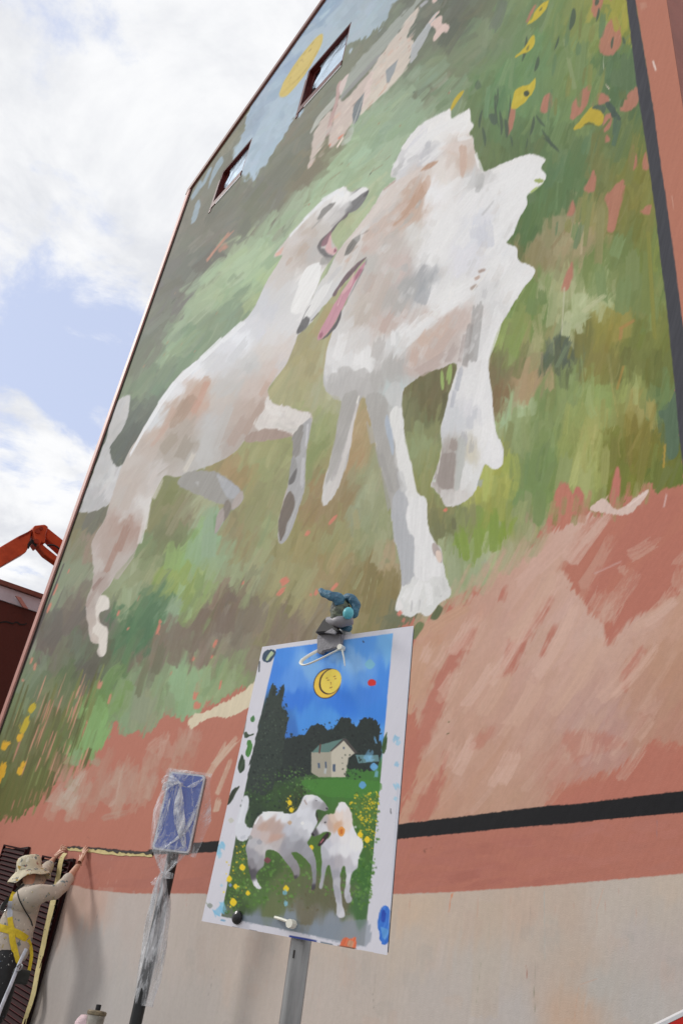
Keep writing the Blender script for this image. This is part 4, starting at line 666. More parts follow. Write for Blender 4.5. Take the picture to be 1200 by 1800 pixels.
    # tan ears and cheek
    for p in ((765,285,738,302,9,(198,170,154)),(740,300,700,330,6,(214,198,190)),(745,320,735,345,12,(192,158,138)),(738,340,712,370,14,(190,158,138)),(722,370,690,392,14,(194,164,146)),(700,385,672,405,10,(198,172,158)),(815,300,818,262,10,(204,178,164)),(808,275,780,262,8,(212,196,186)),(700,390,665,420,12,(205,188,180)),(672,336,698,314,4,(158,120,102)),(660,400,640,420,6,(176,158,150)),(690,350,660,375,14,(212,200,195)),(650,430,630,450,10,(198,176,168)),(615,460,606,455,8,(200,178,164)),(700,402,720,385,6,(192,186,182)),(690,372,720,352,4,(200,178,168))): S(cvs, p[5], *p[:4], p[4], op=.8, dry=.3)
    for p in ((600,500,650,385,11),(585,500,615,440,8),(565,520,600,460,8),(640,400,680,345,8),(660,372,720,318,9)): S(cvs, (214,211,209), *p[:4], p[4], op=.75, dry=.3)
    # the near head: muzzle plane, cheek, folded ear, and the ruff behind it
    P(cvs, (216,206,200), [(606,428),(622,408),(642,384),(662,356),(676,334),(696,318),(722,304),(748,292),(742,302),(716,322),(694,346),(676,366),(656,386),(634,404),(618,420)], rag=1, op=.8)
    P(cvs, (202,184,174), [(640,410),(660,392),(684,374),(706,362),(724,352),(714,374),(694,392),(672,406),(652,420),(638,424)], rag=1.5, op=.75)
    P(cvs, (188,156,136), [(752,288),(770,282),(762,292),(744,300),(738,300)], rag=.8); P(cvs, (190,158,138), [(745,318),(752,330),(744,346),(728,364),(708,384),(690,398),(696,384),(714,362),(730,338)], rag=1.5, op=.85)
    P(cvs, (206,180,164), [(752,308),(756,322),(746,338),(742,326),(734,340),(728,352),(736,330)], rag=1, op=.7)
    for p in ((742,348,728,372,7,(176,170,164)),(728,372,706,398,8,(182,176,170)),(704,400,680,424,9,(188,182,177)),(682,424,664,446,10,(190,184,180)),(664,446,652,466,10,(192,188,184)),(690,400,668,424,5,(204,190,182)),(616,444,632,428,5,(180,164,154)),(604,462,622,446,6,(206,184,172)),(640,396,612,426,5,(222,214,209))): S(cvs, p[5], *p[:4], p[4], op=.75, dry=.4)
    # the far hump of fur and its shadowed join with the head
    for p in ((688,306,712,284,9,(190,190,190)),(712,286,742,268,8,(196,196,199)),(742,270,770,252,7,(204,204,207)),(746,262,758,242,8,(192,193,198)),(738,282,748,262,7,(196,196,201)),(700,290,712,262,7,(208,208,210)),(842,330,848,300,14,(190,190,190)),(836,342,846,318,10,(178,178,178)),(828,312,838,286,8,(206,206,207))): S(cvs, p[5], *p[:4], p[4], op=.7, dry=.3)
    P(cvs, (222,210,204), [(770,262),(790,252),(812,252),(820,266),(814,300),(808,270),(790,266)], rag=1.5, op=.6); P(cvs, (200,172,156), [(806,258),(818,256),(820,276),(814,312),(808,300),(808,276)], rag=1.2, op=.75)
    for p in ((705,266,742,218,10),(742,220,790,194,10),(796,214,824,193,9),(780,232,826,214,12),(800,246,830,240,8),(842,300,834,262,6),(850,306,838,276,5),(860,304,928,274,10),(930,276,956,282,9),(925,340,956,316,9)): S(cvs, (231,230,230), *p[:4], p[4], op=.85, dry=.25)
    # dark eye socket
    P(cvs, (124,122,118), [(633,412),(622,420),(612,432),(606,445),(607,449),(616,444),(626,430),(634,420)], rag=1.5); S(cvs, (104,102,100), 608,446,622,424, 4, op=.8); S(cvs, (150,138,132), 632,414,652,402, 3, op=.7)
    # nose tip, mouth and tongue
    P(cvs, (226,226,226), [(565,530),(552,548),(540,560),(535,552),(548,528),(565,505),(585,490),(575,515)], rag=1)
    P(cvs, (196,196,198), [(600,470),(588,488),(575,500),(580,486),(592,472)], op=.6)
    P(cvs, (104,104,106), [(521,584),(528,585),(540,574),(545,562),(538,556),(533,560),(540,545),(546,536),(536,550)], rag=.8); P(cvs, (92,92,95), [(521,584),(529,583),(534,574),(527,572)], rag=.3)
    S(cvs, (110,108,108), 545,566,562,548, 3.5, rag=.5)
    P(cvs, (112,92,98), [(644,452),(632,466),(612,490),(596,508),(590,520),(584,520),(590,508),(610,480),(628,462)], rag=.5)
    P(cvs, (196,144,158), [(642,460),(632,470),(618,490),(600,515),(590,530),(580,548),(568,570),(560,586),(558,597),(566,595),(580,580),(592,560),(600,545),(610,525),(622,500),(636,478)], rag=.6)
    P(cvs, (222,180,184), [(622,478),(612,496),(600,514),(604,516),(618,500)], rag=.4, op=.7); S(cvs, (228,190,194), 592,540,602,515, 3); S(cvs, (150,92,110), 561,596,568,580, 7, op=.8); S(cvs, (152,100,118), 636,470,622,495, 6, op=.7)
    P(cvs, (92,88,92), [(600,545),(592,562),(582,578),(568,594),(562,597),(572,594),(588,578),(598,560)], rag=.5); S(cvs, (105,100,104), 604,540,640,470, 2.5, op=.8); S(cvs, (110,104,106), 641,468,645,452, 4, op=.6)
    rg = random.Random(17)
    for k in range(120):      # broken greys and whites that round the coat
        x = rg.uniform(600, 900); y = rg.uniform(300, 640); dx, dy = dfb(x, y); L = rg.uniform(18, 46)
        sh = max(0, min(1, (720-x)/140+(y-420)/300))
        c = (224, 224, 225) if rg.random() > .35+.45*sh else rg.choice([(196,195,194),(186,185,184),(204,198,194)])
        S(cvs, c, x-dx*L/2, y-dy*L/2, x+dx*L/2, y+dy*L/2, rg.uniform(6, 15), op=.32, dry=.6, mask=maskB, bend=.05)
    # fur ticks on the rump
    for p in ((838,479,855,472,7,(176,158,150)),(832,492,846,484,7,(192,170,160)),(824,510,842,498,7,(178,164,156))): S(cvs, p[5], *p[:4], p[4], rag=.6)
    S(cvs, (228,226,222), 826,515,862,470, 3); S(cvs, (228,228,226), 768,556,760,545, 8)
    for x, y, a, b in ((790,205,791,190),(818,202,824,190),(822,228,831,219),(820,244,830,241),(925,276,930,270),(950,286,960,279),(950,318,960,312)): S(cvs, (230,229,227), x, y, a, b, 4, rag=.3, taper=.5)
    P(cvs, (150,165,92), [(938,317),(948,314),(955,318),(946,322)], op=.9); S(cvs, (165,185,105), 930,340,948,326, 5, op=.8)
    # green leaves over the belly, lit fringe on the leg
    for p in ((778,688,776,648,8),(788,678,792,636,9),(784,670,790,640,6)): S(cvs, (148,170,100), *p[:4], p[4], taper=.6, rag=.5)
    S(cvs, (224,222,214), 776,785,768,835, 2.5, rag=.3); S(cvs, (198,206,196), 762,850,764,838, 6); S(cvs, (222,220,214), 632,692,626,715, 5)
    # paws
    for p in ((722,1078,724,1052,4,(190,190,192)),(735,1076,738,1050,4,(186,186,188)),(770,1055,766,1020,12,(206,207,206)),(784,1045,776,1010,12,(204,205,204)),(776,1050,772,1045,6,(176,174,174)),(714,1072,712,1055,8,(214,215,215))): S(cvs, p[5], *p[:4], p[4], op=.85)
    P(cvs, (176,164,160), [(760,955),(768,958),(776,972),(776,990),(768,982),(760,970)], rag=.6); P(cvs, (222,202,190), [(766,968),(774,970),(776,984),(772,989),(766,980)], rag=.4)
    S(cvs, (206,130,116), 698,1083,707,1072, 9, rag=.5); P(cvs, (228,226,226), [(697,1058),(704,1056),(708,1068),(700,1072)], rag=.5)
    S(cvs, (212,122,100), 778,900,788,892, 8); P(cvs, (96,104,72), [(770,1064),(778,1070),(768,1088),(756,1088),(762,1074)], rag=.8)
    P(cvs, (200,196,194), [(776,864),(786,860),(796,862),(798,880),(790,888),(780,886)], rag=1, op=.8); P(cvs, (222,222,222), [(815,822),(824,818),(828,832),(822,850),(812,862),(808,850)], rag=1, op=.8)
# ================================================================ the large structure
WY = 3.5                                   # the painted wall stands at y = 3.5, running along x
XL, XR = -12.56, -1.54
Z_EAVE = 15.37+CAMZ; SLOPE = .369; XM = (XL+XR)/2
def roof_z(x): return Z_EAVE+SLOPE*((XM-XL)-np.abs(x-XM))
WIN = [(-7.98, -6.79, 13.09+CAMZ, 14.39+CAMZ), (-10.82, -9.74, 13.17+CAMZ, 14.31+CAMZ)]
building = thing('mural_building', 'tall salmon gabled building whose end wall is painted with two running white dogs', 'building', (-7, WY, 0))
M_mural = paint_mat('mural_paint', rough=.75, bump=.22, grain=.05, spec=.2)
def nonuni(lo, hi, must, dens, px):
    """cuts between lo and hi spaced so that a step spans about px tracing units; must: cuts that have to be there"""
    xs = np.linspace(lo, hi, 600); d = np.array([dens(v) for v in xs]); c = np.concatenate([[0], np.cumsum((d[1:]+d[:-1])/2*np.diff(xs))])/px
    ks = sorted(set([lo, hi]+list(must))); out = []
    for a, b in zip(ks, ks[1:]):
        ca, cb = np.interp(a, xs, c), np.interp(b, xs, c); n = max(1, int(round(cb-ca)))
        out += list(np.interp(np.linspace(ca, cb, n+1)[:-1], c, xs))
    return np.array(out+[hi])
def band_cuts(z0, z1, px):
    zz = np.linspace(z0, z1, 7); e = .01
    def dx(u):
        a = proj(np.full(7, u), WY, zz); b = proj(np.full(7, u+e), WY, zz); v = np.hypot(b[0]-a[0], b[1]-a[1])/e
        ok = (a[0] > -60) & (a[0] < 1260) & (a[1] > -60) & (a[1] < 1860); return max(v[ok].max() if ok.any() else 0, 6.0)
    uu = np.linspace(XL, XR, 30)
    def dz(z):
        a = proj(uu, WY, np.full(30, z)); b = proj(uu, WY, np.full(30, z+e)); v = np.hypot(b[0]-a[0], b[1]-a[1])/e
        ok = (a[0] > -60) & (a[0] < 1260) & (a[1] > -60) & (a[1] < 1860); return max(v[ok].max() if ok.any() else 0, 6.0)
    mu = [v for w in WIN for v in w[:2]] if z0 > 12 else []
    mz = [v for w in WIN for v in w[2:]] if z0 > 12 and z1 < 16.5 else []
    return nonuni(XL, XR, mu, dx, px), nonuni(z0, z1, mz, dz, px)
def wall_paint(cvs):
    mural(cvs)
    # long frame line on the right, and bare salmon beyond it
    L_ = [(1094,-60),(1100,0),(1107,57),(1117,142),(1127,207),(1141,300),(1152,383),(1160,458),(1167,508),(1177,600),(1182,650),(1186,693),(1192,758),(1198,808),(1201,835)]
    R_ = [(1110,-60),(1116,0),(1126,62),(1138,133),(1149,203),(1162,300),(1168,337),(1178,408),(1187,475),(1193,525),(1200,575),(1210,660),(1222,760),(1230,835)]
    P(cvs, (180,118,98), [(1112,-60)]+R_[1:]+[(1400,835),(1400,-60)], sm=False, rag=0, tex=2)
    P(cvs, (182,122,104), [(1200,840),(1240,840),(1240,600),(1215,600)], sm=False)
    P(cvs, (64,65,72), L_+R_[::-1], sm=False, rag=.5, soft=1.0)
    S(cvs, (225,205,196), 1146,104,1153,128, 5); S(cvs, (205,160,145), 1179,342,1184,372, 3, op=.7); S(cvs, (195,160,140), 1128,2,1132,20, 14, op=.35)
    P(cvs, (88,110,86), [(1186,690),(1180,700),(1170,720),(1157,722),(1158,732),(1168,745),(1172,800),(1182,808),(1192,790),(1190,745)], rag=1)
    for p in ((1150,870,1185,815,10),(1175,860,1196,800,8),(1160,855,1176,810,12)): S(cvs, (108,116,60), *p[:4], p[4])
    # plain salmon dado, black rule, bare pale wash below
    low = [(-200,1440),(0,1452),(60,1440),(300,1440),(400,1470),(700,1460),(1200,1405),(1400,1380),(1400,2200),(-200,2200)]
    P(cvs, (176,113,97), [(-200,1530),(0,1520),(130,1492),(260,1499),(380,1490),(700,1462),(900,1440),(1200,1410),(1400,1385),(1400,1560),(1200,1560),(-200,1600)], sm=False, rag=1, tex=2)
    DS = [(60,1480,178,118,106),(200,1520,170,110,98),(250,1550,166,106,94),(420,1530,174,113,100),(720,1520,172,110,98),(800,1540,166,104,92),(900,1500,170,107,96),(1000,1490,172,110,98),(1060,1480,176,116,104),(1150,1480,176,116,104),(1100,1530,172,112,98),(950,1540,168,106,94)]
    scatter(cvs, [(-100,1500),(130,1497),(380,1500),(700,1478),(1200,1432),(1260,1430),(1260,1535),(1200,1535),(960,1555),(700,1570),(380,1572),(130,1555),(-100,1560)], DS, 160, 70, 18, op=.35, jit=16, cj=3, seed=60, near=0, dry=.5, dfun=lambda x, y: (.98, -.1))
    top = [(-200,1580),(0,1560),(125,1556),(150,1562),(185,1567),(240,1571),(360,1571),(380,1575),(700,1572),(800,1568),(960,1557),(1200,1536),(1400,1515)]
    P(cvs, (180,172,165), top+[(1400,2300),(-200,2300)], sm=False, rag=1.0, soft=2.5)
    LS = [(130,1600,196,165,149),(160,1580,198,167,153),(120,1700,182,175,171),(180,1650,184,177,173),(220,1600,186,175,169),(200,1750,180,174,170),(300,1650,188,177,169),(420,1690,188,175,165),(340,1760,184,176,170),(560,1750,186,175,167),(640,1720,184,173,165),(720,1600,196,175,155),(700,1680,188,175,163),(760,1750,184,175,169),(820,1620,190,173,159),(850,1700,184,176,169),(920,1600,190,169,153),(960,1640,186,173,161),(1000,1600,188,169,155),(1020,1680,186,169,155),(1000,1780,190,163,143),(900,1780,182,175,171),(1060,1600,188,177,167),(1120,1650,182,173,168),(1060,1720,178,173,167),(1160,1600,186,175,165),(1180,1700,182,171,165),(1130,1760,178,173,169),(1180,1560,190,175,161),(500,1620,190,175,163),(600,1600,192,175,161)]
    fill(cvs, top+[(1400,2300),(-200,2300)], LS, rag=.6, soft=2, warp=5, seed=8.8, dfun=lambda x, y: (.16, -.98), op=.9, power=3, tex=4)
    scatter(cvs, [(60,1580),(380,1580),(700,1578),(1200,1545),(1260,1545),(1260,1900),(0,1900)], LS, 420, 70, 9, op=.3, jit=14, cj=4, seed=61, near=0, dry=.5, dfun=lambda x, y: ((600-x)*-.0001+.13-(x-600)*.00016, -.99), spread=.03)
    # drips, cracks, smears
    for p in ((955,1535,957,1660,1.6,(140,165,172),.7),(956,1565,957,1690,2.8,(168,178,178),.5),(939,1665,940,1725,1.2,(110,118,96),.8),(937,1730,940,1782,1.6,(84,96,70),.9),(924,1695,926,1722,2,(140,62,48),.9),(912,1548,913,1564,1.2,(125,62,52),.8),(917,1552,918,1566,1,(150,80,66),.7),(982,1715,983,1772,1.3,(96,110,98),.9),(932,1592,931,1622,1.2,(130,118,120),.7),(793,1570,788,1606,2.6,(214,110,70),.9),(796,1568,793,1580,3,(214,120,80),.8),(786,1600,784,1640,1.2,(190,170,150),.6),(740,1590,738,1612,1.4,(168,120,92),.6),(845,1690,836,1765,1.2,(120,124,100),.7),(862,1740,860,1780,1.2,(100,110,90),.6),(655,1745,657,1780,1.2,(74,70,64),.8),(660,1710,657,1745,1,(110,104,96),.7),(634,1690,632,1730,1,(190,140,110),.6),(338,1690,340,1720,1.2,(150,145,135),.7),(372,1728,366,1752,1.2,(80,76,72),.7),(368,1730,378,1700,1,(120,115,105),.6),(1154,1440,1153,1478,2,(140,120,135),.7),(188,1562,198,1505,1,(198,170,158),.8),(203,1566,206,1540,.9,(198,170,158),.7),(145,1560,150,1540,1.2,(210,190,176),.7),(170,1615,172,1605,2,(120,112,108),.6),(1000,1560,1000,1800,40,(184,168,154),.25),(860,1580,850,1800,50,(186,168,148),.25),(1060,1560,1048,1600,2.2,(202,148,124),.7),(1046,1582,1050,1640,2,(196,150,128),.5),(1050,1640,1052,1720,1.6,(176,140,128),.5),(1050,1720,1017,1731,2.4,(196,138,112),.7),(1017,1731,1010,1775,2,(200,150,124),.6),(1010,1775,1006,1840,2,(200,150,124),.6),(1105,1775,1108,1778,5,(140,138,134),.6),(760,1490,742,1494,1.5,(70,50,44),.7),(744,1493,748,1500,3,(60,45,40),.8),(900,1488,942,1486,2.5,(186,130,118),.6),(1165,1472,1166,1474,2.5,(120,70,60),.7),(1000,1700,1010,1690,14,(190,168,150),.3),(152,1470,160,1475,3,(140,90,80),.5),(810,1350,1000,1330,10,(190,150,132),.25)):
        S(cvs, p[5], *p[:4], p[4], op=p[6], tex=2, rag=.3)
    rng = random.Random(99)
    for k in range(70):
        x = rng.uniform(90, 1190); y = rng.uniform(1580, 1790); L = rng.uniform(6, 34)
        S(cvs, rng.choice([(150,140,132),(196,150,130),(168,158,150),(140,150,140),(200,190,182)]), x, y, x-L*.16*(1-x/1300), y+L, rng.uniform(.8, 1.5), op=.4, tex=1, rag=.2)
    for k in range(60):
        x = rng.uniform(60, 1190); y = rng.uniform(1350, 1790)
        S(cvs, rng.choice([(120,88,78),(90,70,64),(205,180,165),(150,120,108)]), x, y, x+rng.uniform(-1, 1), y+rng.uniform(1, 3), rng.uniform(1, 2.2), op=.5, tex=1, rag=.2)
    for k in range(46):
        x = rng.uniform(330, 1195); y = rng.uniform(1582, 1795); w_ = rng.uniform(12, 40)
        S(cvs, rng.choice([(190,168,152),(186,162,148),(164,158,152),(160,156,152),(194,172,158),(176,160,150)]), x, y, x-4, y+rng.uniform(30, 110), w_, op=.22, tex=1, dry=.7, rag=1.5)
    for k in range(26):
        x = rng.uniform(100, 1190); y = rng.uniform(1560, 1600)
        S(cvs, rng.choice([(192,128,108),(196,140,120),(184,118,98)]), x, y-6, x-1, y+rng.uniform(10, 46), rng.uniform(1, 2.6), op=.45, tex=1, rag=.2, taper=.6)
    # black rule with a hand-cut edge
    T_ = [(337,1482),(380,1478.5),(540,1465),(700,1449),(800,1437),(900,1424),(965,1416),(1010,1414),(1070,1406),(1150,1396),(1200,1390),(1400,1366)]
    B_ = [(337,1499),(382,1497),(540,1487),(700,1475),(800,1465),(900,1455),(1000,1447),(1100,1437),(1200,1428),(1400,1408)]
    P(cvs, (20,20,24), [(262,1494),(262,1502)]+[(337,1500)]+B_[1:]+T_[::-1], sm=False, rag=.7, soft=1.0, tex=2)
    P(cvs, (46,40,40), [(120,1488),(160,1489),(200,1493),(240,1496),(270,1497),(270,1504),(240,1503),(200,1500),(160,1495),(120,1493)], sm=False, rag=1.2, soft=1, tex=2)
    # the shadow line just inside the left corner trim, painted dark
    P(cvs, (70,62,60), [(-8,1292),(66,1106),(112,990),(114,991),(69,1107),(-4,1294)], sm=False, rag=.2, soft=.8, tex=1)
def build_wall():
    VV, FF, CC = [], [], []; off = 0
    zs = [0.0, 1.15, 3.2, 5.2, 7.6, 10.2, 12.9, Z_EAVE-.35, 99]
    bands = []; cvs = []
    for i in range(len(zs)-1):
        z0, z1 = zs[i], zs[i+1]; last = z1 == 99
        u, z = band_cuts(z0, (z1 if not last else Z_EAVE+2.0), STEP)
        U, Z = np.meshgrid(u, z)
        if last: Z = z0+(Z-z0)/(z[-1]-z0)*(roof_z(U)-z0)
        X_, Y_ = proj(U, WY, Z)
        cv = Canvas(X_, Y_, (181,116,98), px=STEP*.8); cvs.append(cv)
        keep = np.ones((len(z)-1, len(u)-1), bool)
        if z0 > 12 and not last:
            uc = (u[1:]+u[:-1])/2; zc = (z[1:]+z[:-1])/2
            for a, b, c, d in WIN: keep &= ~(((uc > a) & (uc < b))[None, :] & ((zc > c) & (zc < d))[:, None])
        bands.append((U, Z, keep))
    wall_paint(cvs)
    V_all, q_all, c_all = [], [], []
    for (U, Z, keep), cv in zip(bands, cvs):
        H, W = U.shape; idx = np.arange(H*W).reshape(H, W)+off; off += H*W
        q = np.stack([idx[:-1, :-1], idx[:-1, 1:], idx[1:, 1:], idx[1:, :-1]], -1)[keep]
        V_all.append(np.stack([U, np.full_like(U, WY), Z], -1).reshape(-1, 3)); q_all.append(q); c_all.append(lin(np.clip(cv.C, 0, 255)).reshape(-1, 3)*GAIN)
    V_ = np.concatenate(V_all).astype(np.float32); q = np.concatenate(q_all); c = np.concatenate(c_all)
    me = bpy.data.meshes.new('wall'); me.vertices.add(len(V_)); me.vertices.foreach_set('co', V_.ravel())
    me.loops.add(len(q)*4); me.loops.foreach_set('vertex_index', q.ravel().astype(np.int32))
    me.polygons.add(len(q)); me.polygons.foreach_set('loop_start', (np.arange(len(q))*4).astype(np.int32)); me.update(calc_edges=True)
    set_paint(me, np.clip(c, .004, .9)); print('wall verts', len(V_))
    return obj('wall', me, M_mural, building)
STEP = 1.9; GAIN = .985
wall_o = build_wall(); wall_o['label'] = 'end wall painted with a mural of two white dogs in a meadow'

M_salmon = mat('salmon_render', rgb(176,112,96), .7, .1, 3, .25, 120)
M_salmon_shade = mat('salmon_side_shaded', rgb(150,92,80), .75, .12, 2, .3, 90)  # darker salmon: the side face's shade is put into its colour
M_trim = mat('pink_trim', rgb(186,134,124), .5, .08, 5, .05, 60)
M_dark = mat('dark_interior', (.02,.018,.016,1), .9, .2, 3)
M_maroon = mat('maroon_paint', rgb(92,34,30), .45, .18, 9, .05, 60)
M_flash = mat('brown_flashing', rgb(120,74,62), .5, .15, 8)
def body():
    bm = bmesh.new(); y0, y1 = WY+.003, WY+13
    def q(*p): bm.faces.new([bm.verts.new(v) for v in p])
    q((XR,y0,0),(XR,y1,0),(XR,y1,Z_EAVE),(XR,y0,Z_EAVE)); q((XL,y1,0),(XL,y0,0),(XL,y0,Z_EAVE),(XL,y1,Z_EAVE))
    q((XR,y1,0),(XL,y1,0),(XL,y1,Z_EAVE),(XM,y1,float(roof_z(XM))),(XR,y1,Z_EAVE))
    return bm
obj('side_wall', body(), M_salmon_shade, building)
bm = bmesh.new(); zr = float(roof_z(XM))
for a, b in (((XL-.02, Z_EAVE), (XM, zr)), ((XM, zr), (XR+.02, Z_EAVE))):
    add_prism(bm, [Vector((a[0], WY-.0, a[1]+.012)), Vector((b[0], WY-.0, b[1]+.012)), Vector((b[0], WY, b[1]+.10)), Vector((a[0], WY, a[1]+.10))], Vector((0, 13.1, 0)))
obj('roof', bm, mat('grey_roof', rgb(110,100,96), .7, .2, 4), building)
bm = bmesh.new()
for a, b in (((XL-.1, Z_EAVE-.04), (XM, zr)), ((XM, zr), (XR+.1, Z_EAVE-.04))):
    add_prism(bm, [Vector((a[0], WY-.05, a[1]-.05)), Vector((b[0], WY-.05, b[1]-.05)), Vector((b[0], WY-.05, b[1]+.14)), Vector((a[0], WY-.05, a[1]+.14))], Vector((0, .16, 0)))
obj('verge_flashing', bm, M_flash, building)
obj('corner_trim', box((XL-.06, WY-.045, 0), (XL+.085, WY+.12, Z_EAVE-.05), bev=.006), M_trim, building)
obj('trim_shadow_line', box((XL+.087, WY-.02, 0), (XL+.115, WY-.002, Z_EAVE-.06)), mat('trim_shadow_dark', rgb(70,56,52), .7), building)  # dark strip standing in for the shadow line beside the trim

M_glass = bpy.data.materials.new('window_glass'); M_glass.use_nodes = True
def glass_nodes():
    b = M_glass.node_tree.nodes['Principled BSDF']; b.inputs['Base Color'].default_value = (.03,.05,.07,1); b.inputs['Roughness'].default_value = .04; b.inputs['Specular IOR Level'].default_value = .9; b.inputs['Coat Weight'].default_value = .5; b.inputs['Coat Roughness'].default_value = .03
glass_nodes()
def film_mat(name, col=(.82,.86,.9,1), lo=.1, hi=.8, scale=14.0, rough=.14, stretch=(1,1,1), trans=True, ew=.45):
    """thin crumpled polythene: clear where it lies flat, milky along its creases"""
    m = bpy.data.materials.new(name); m.use_nodes = True; nt = m.node_tree; N = nt.nodes; L = nt.links
    b = N['Principled BSDF']; b.inputs['Base Color'].default_value = col; b.inputs['Roughness'].default_value = rough; b.inputs['Specular IOR Level'].default_value = .7
    tr = N.new('ShaderNodeBsdfTransparent'); tr.inputs[0].default_value = (.96,.97,.98,1); mx = N.new('ShaderNodeMixShader')
    tc = N.new('ShaderNodeTexCoord'); mp = N.new('ShaderNodeMapping'); mp.inputs['Scale'].default_value = stretch; L.new(tc.outputs['Object'], mp.inputs[0])
    n = N.new('ShaderNodeTexNoise'); n.inputs['Scale'].default_value = scale; n.inputs['Detail'].default_value = 6; n.inputs['Roughness'].default_value = .65; n.inputs['Distortion'].default_value = .6; L.new(mp.outputs[0], n.inputs['Vector'])
    v = N.new('ShaderNodeTexVoronoi'); v.feature = 'DISTANCE_TO_EDGE'; v.inputs['Scale'].default_value = scale*.8
    ad = N.new('ShaderNodeVectorMath'); ad.operation = 'ADD'; L.new(mp.outputs[0], ad.inputs[0])
    sc = N.new('ShaderNodeVectorMath'); sc.operation = 'SCALE'; sc.inputs['Scale'].default_value = .25; L.new(n.outputs['Color'], sc.inputs[0]); L.new(sc.outputs[0], ad.inputs[1]); L.new(ad.outputs[0], v.inputs['Vector'])
    r = N.new('ShaderNodeValToRGB'); r.color_ramp.elements[0].position = .46; r.color_ramp.elements[1].position = .66; L.new(n.outputs['Fac'], r.inputs[0])
    r.color_ramp.elements[0].color = (lo,)*3+(1,); r.color_ramp.elements[1].color = (hi,)*3+(1,)
    e = N.new('ShaderNodeMapRange'); e.inputs['From Min'].default_value = 0; e.inputs['From Max'].default_value = .035; e.inputs['To Min'].default_value = ew; e.inputs['To Max'].default_value = 0; L.new(v.outputs['Distance'], e.inputs['Value'])
    s = N.new('ShaderNodeMath'); s.operation = 'ADD'; s.use_clamp = True; L.new(r.outputs[0], s.inputs[0]); L.new(e.outputs[0], s.inputs[1])
    L.new(s.outputs[0], mx.inputs[0]); L.new(tr.outputs[0], mx.inputs[1]); L.new(b.outputs[0], mx.inputs[2]); L.new(mx.outputs[0], N['Material Output'].inputs[0])
    return m
M_film_w = film_mat('window_film', (.66,.82,.97,1), .9, 1.0, 2.0, .22, ew=0)
M_film_w.node_tree.nodes['Principled BSDF'].inputs['Metallic'].default_value = .75
def crumple(o3, ex, ez, w, h, nx, nz, amp, seed, nrm):
    """sheet spanned by ex, ez from o3, folded by layered ridges"""
    V = np.zeros((nz+1, nx+1, 3))
    for j in range(nz+1):
        for i in range(nx+1):
            a, b = i/nx, j/nz; p = Vector((a*w*2.6+seed, b*h*2.2, seed*.7))
            d = (1-abs(mnoise.noise(p*1.0)))*.6+(1-abs(mnoise.noise(p*2.3)))*.3+(1-abs(mnoise.noise(p*5)))*.08
            V[j, i] = o3+ex*(a*w)+ez*(b*h)+nrm*(d-.6)*amp
    return V
def window(k):
    x0, x1, z0, z1 = WIN[k]; R = .20
    fr = obj('window', None or box((x0, WY+R+.10, z0), (x1, WY+R+.16, z1)), M_dark, building)
    fr['label'] = 'maroon window nearest the roof peak, half covered with film' if k == 0 else 'maroon window near the left corner, half covered with film'
    bm = bmesh.new(); t = .035
    for lo, hi in (((x0, WY+.004, z0), (x0+t, WY+R+.09, z1)), ((x1-t, WY+.004, z0), (x1, WY+R+.09, z1)), ((x0+t, WY+.004, z1-t), (x1-t, WY+R+.09, z1)), ((x0+t, WY+.004, z0), (x1-t, WY+R+.09, z0+t))): add_box(bm, lo, hi)
    obj('reveal', bm, M_maroon, fr)
    bm = bmesh.new(); f = .07; ya, yb = WY+.09, WY+.15; a0, a1, b0, b1 = x0+t+.002, x1-t-.002, z0+t+.002, z1-t-.002
    for lo, hi in (((a0, ya, b0), (a0+f, yb, b1)), ((a1-f, ya, b0), (a1, yb, b1)), ((a0+f, ya+.002, b1-f), (a1-f, yb-.002, b1)), ((a0+f, ya+.002, b0), (a1-f, yb-.002, b0+f)), (((a0+a1)/2-.22, ya+.006, b0+f), ((a0+a1)/2-.17, yb-.006, b1-f))): add_box(bm, lo, hi)
    obj('frame', bm, M_maroon, fr)
    obj('jamb_flashing', box((x0-.012, WY-.012, z0-.16), (x0+.06, WY+.002, z1-.3)), M_maroon, fr)
    obj('pane', box((a0+f-.01, WY+.118, b0+f-.01), (a1-f+.01, WY+.124, b1-f+.01)), M_glass, fr)
    obj('sill', box((x0-.01, WY-.018, z0-.055), (x1+.005, WY+.05, z0-.003), bev=.004), M_maroon, fr)
    obj('sill_strip', box((x0+.22, WY-.014, z0-.088), (x1+.005, WY-.003, z0-.057)), mat('white_strip', rgb(225,228,230), .4), fr)
    obj('bottom_rail', box((x0+.03, WY-.016, z0-.002), (x1-.004, WY+.03, z0+.105), bev=.004), M_maroon, fr)
    V = crumple(Vector(((a0+a1)/2-.30, WY+.075, b0+f*.3)), Vector((1,0,0)), Vector((0,0,1)), (a1-a0)/2+.30, (b1-b0)-f*.6, 40, 40, .03, 3.3+k*7, Vector((0,-1,0)))
    n = V.shape[0]
    for j in range(n):     # ragged, tucked left edge
        V[j, :, 0] += (np.linspace(1, 0, V.shape[1])**3)*(.30*mnoise.noise(Vector((j*.07, k*3.1, 0)))+.03*mnoise.noise(Vector((j*.4, k, 4)))+.02)
    obj('plastic_sheet', grid_mesh('plastic_sheet', V), M_film_w, fr)
for k in range(2): window(k)

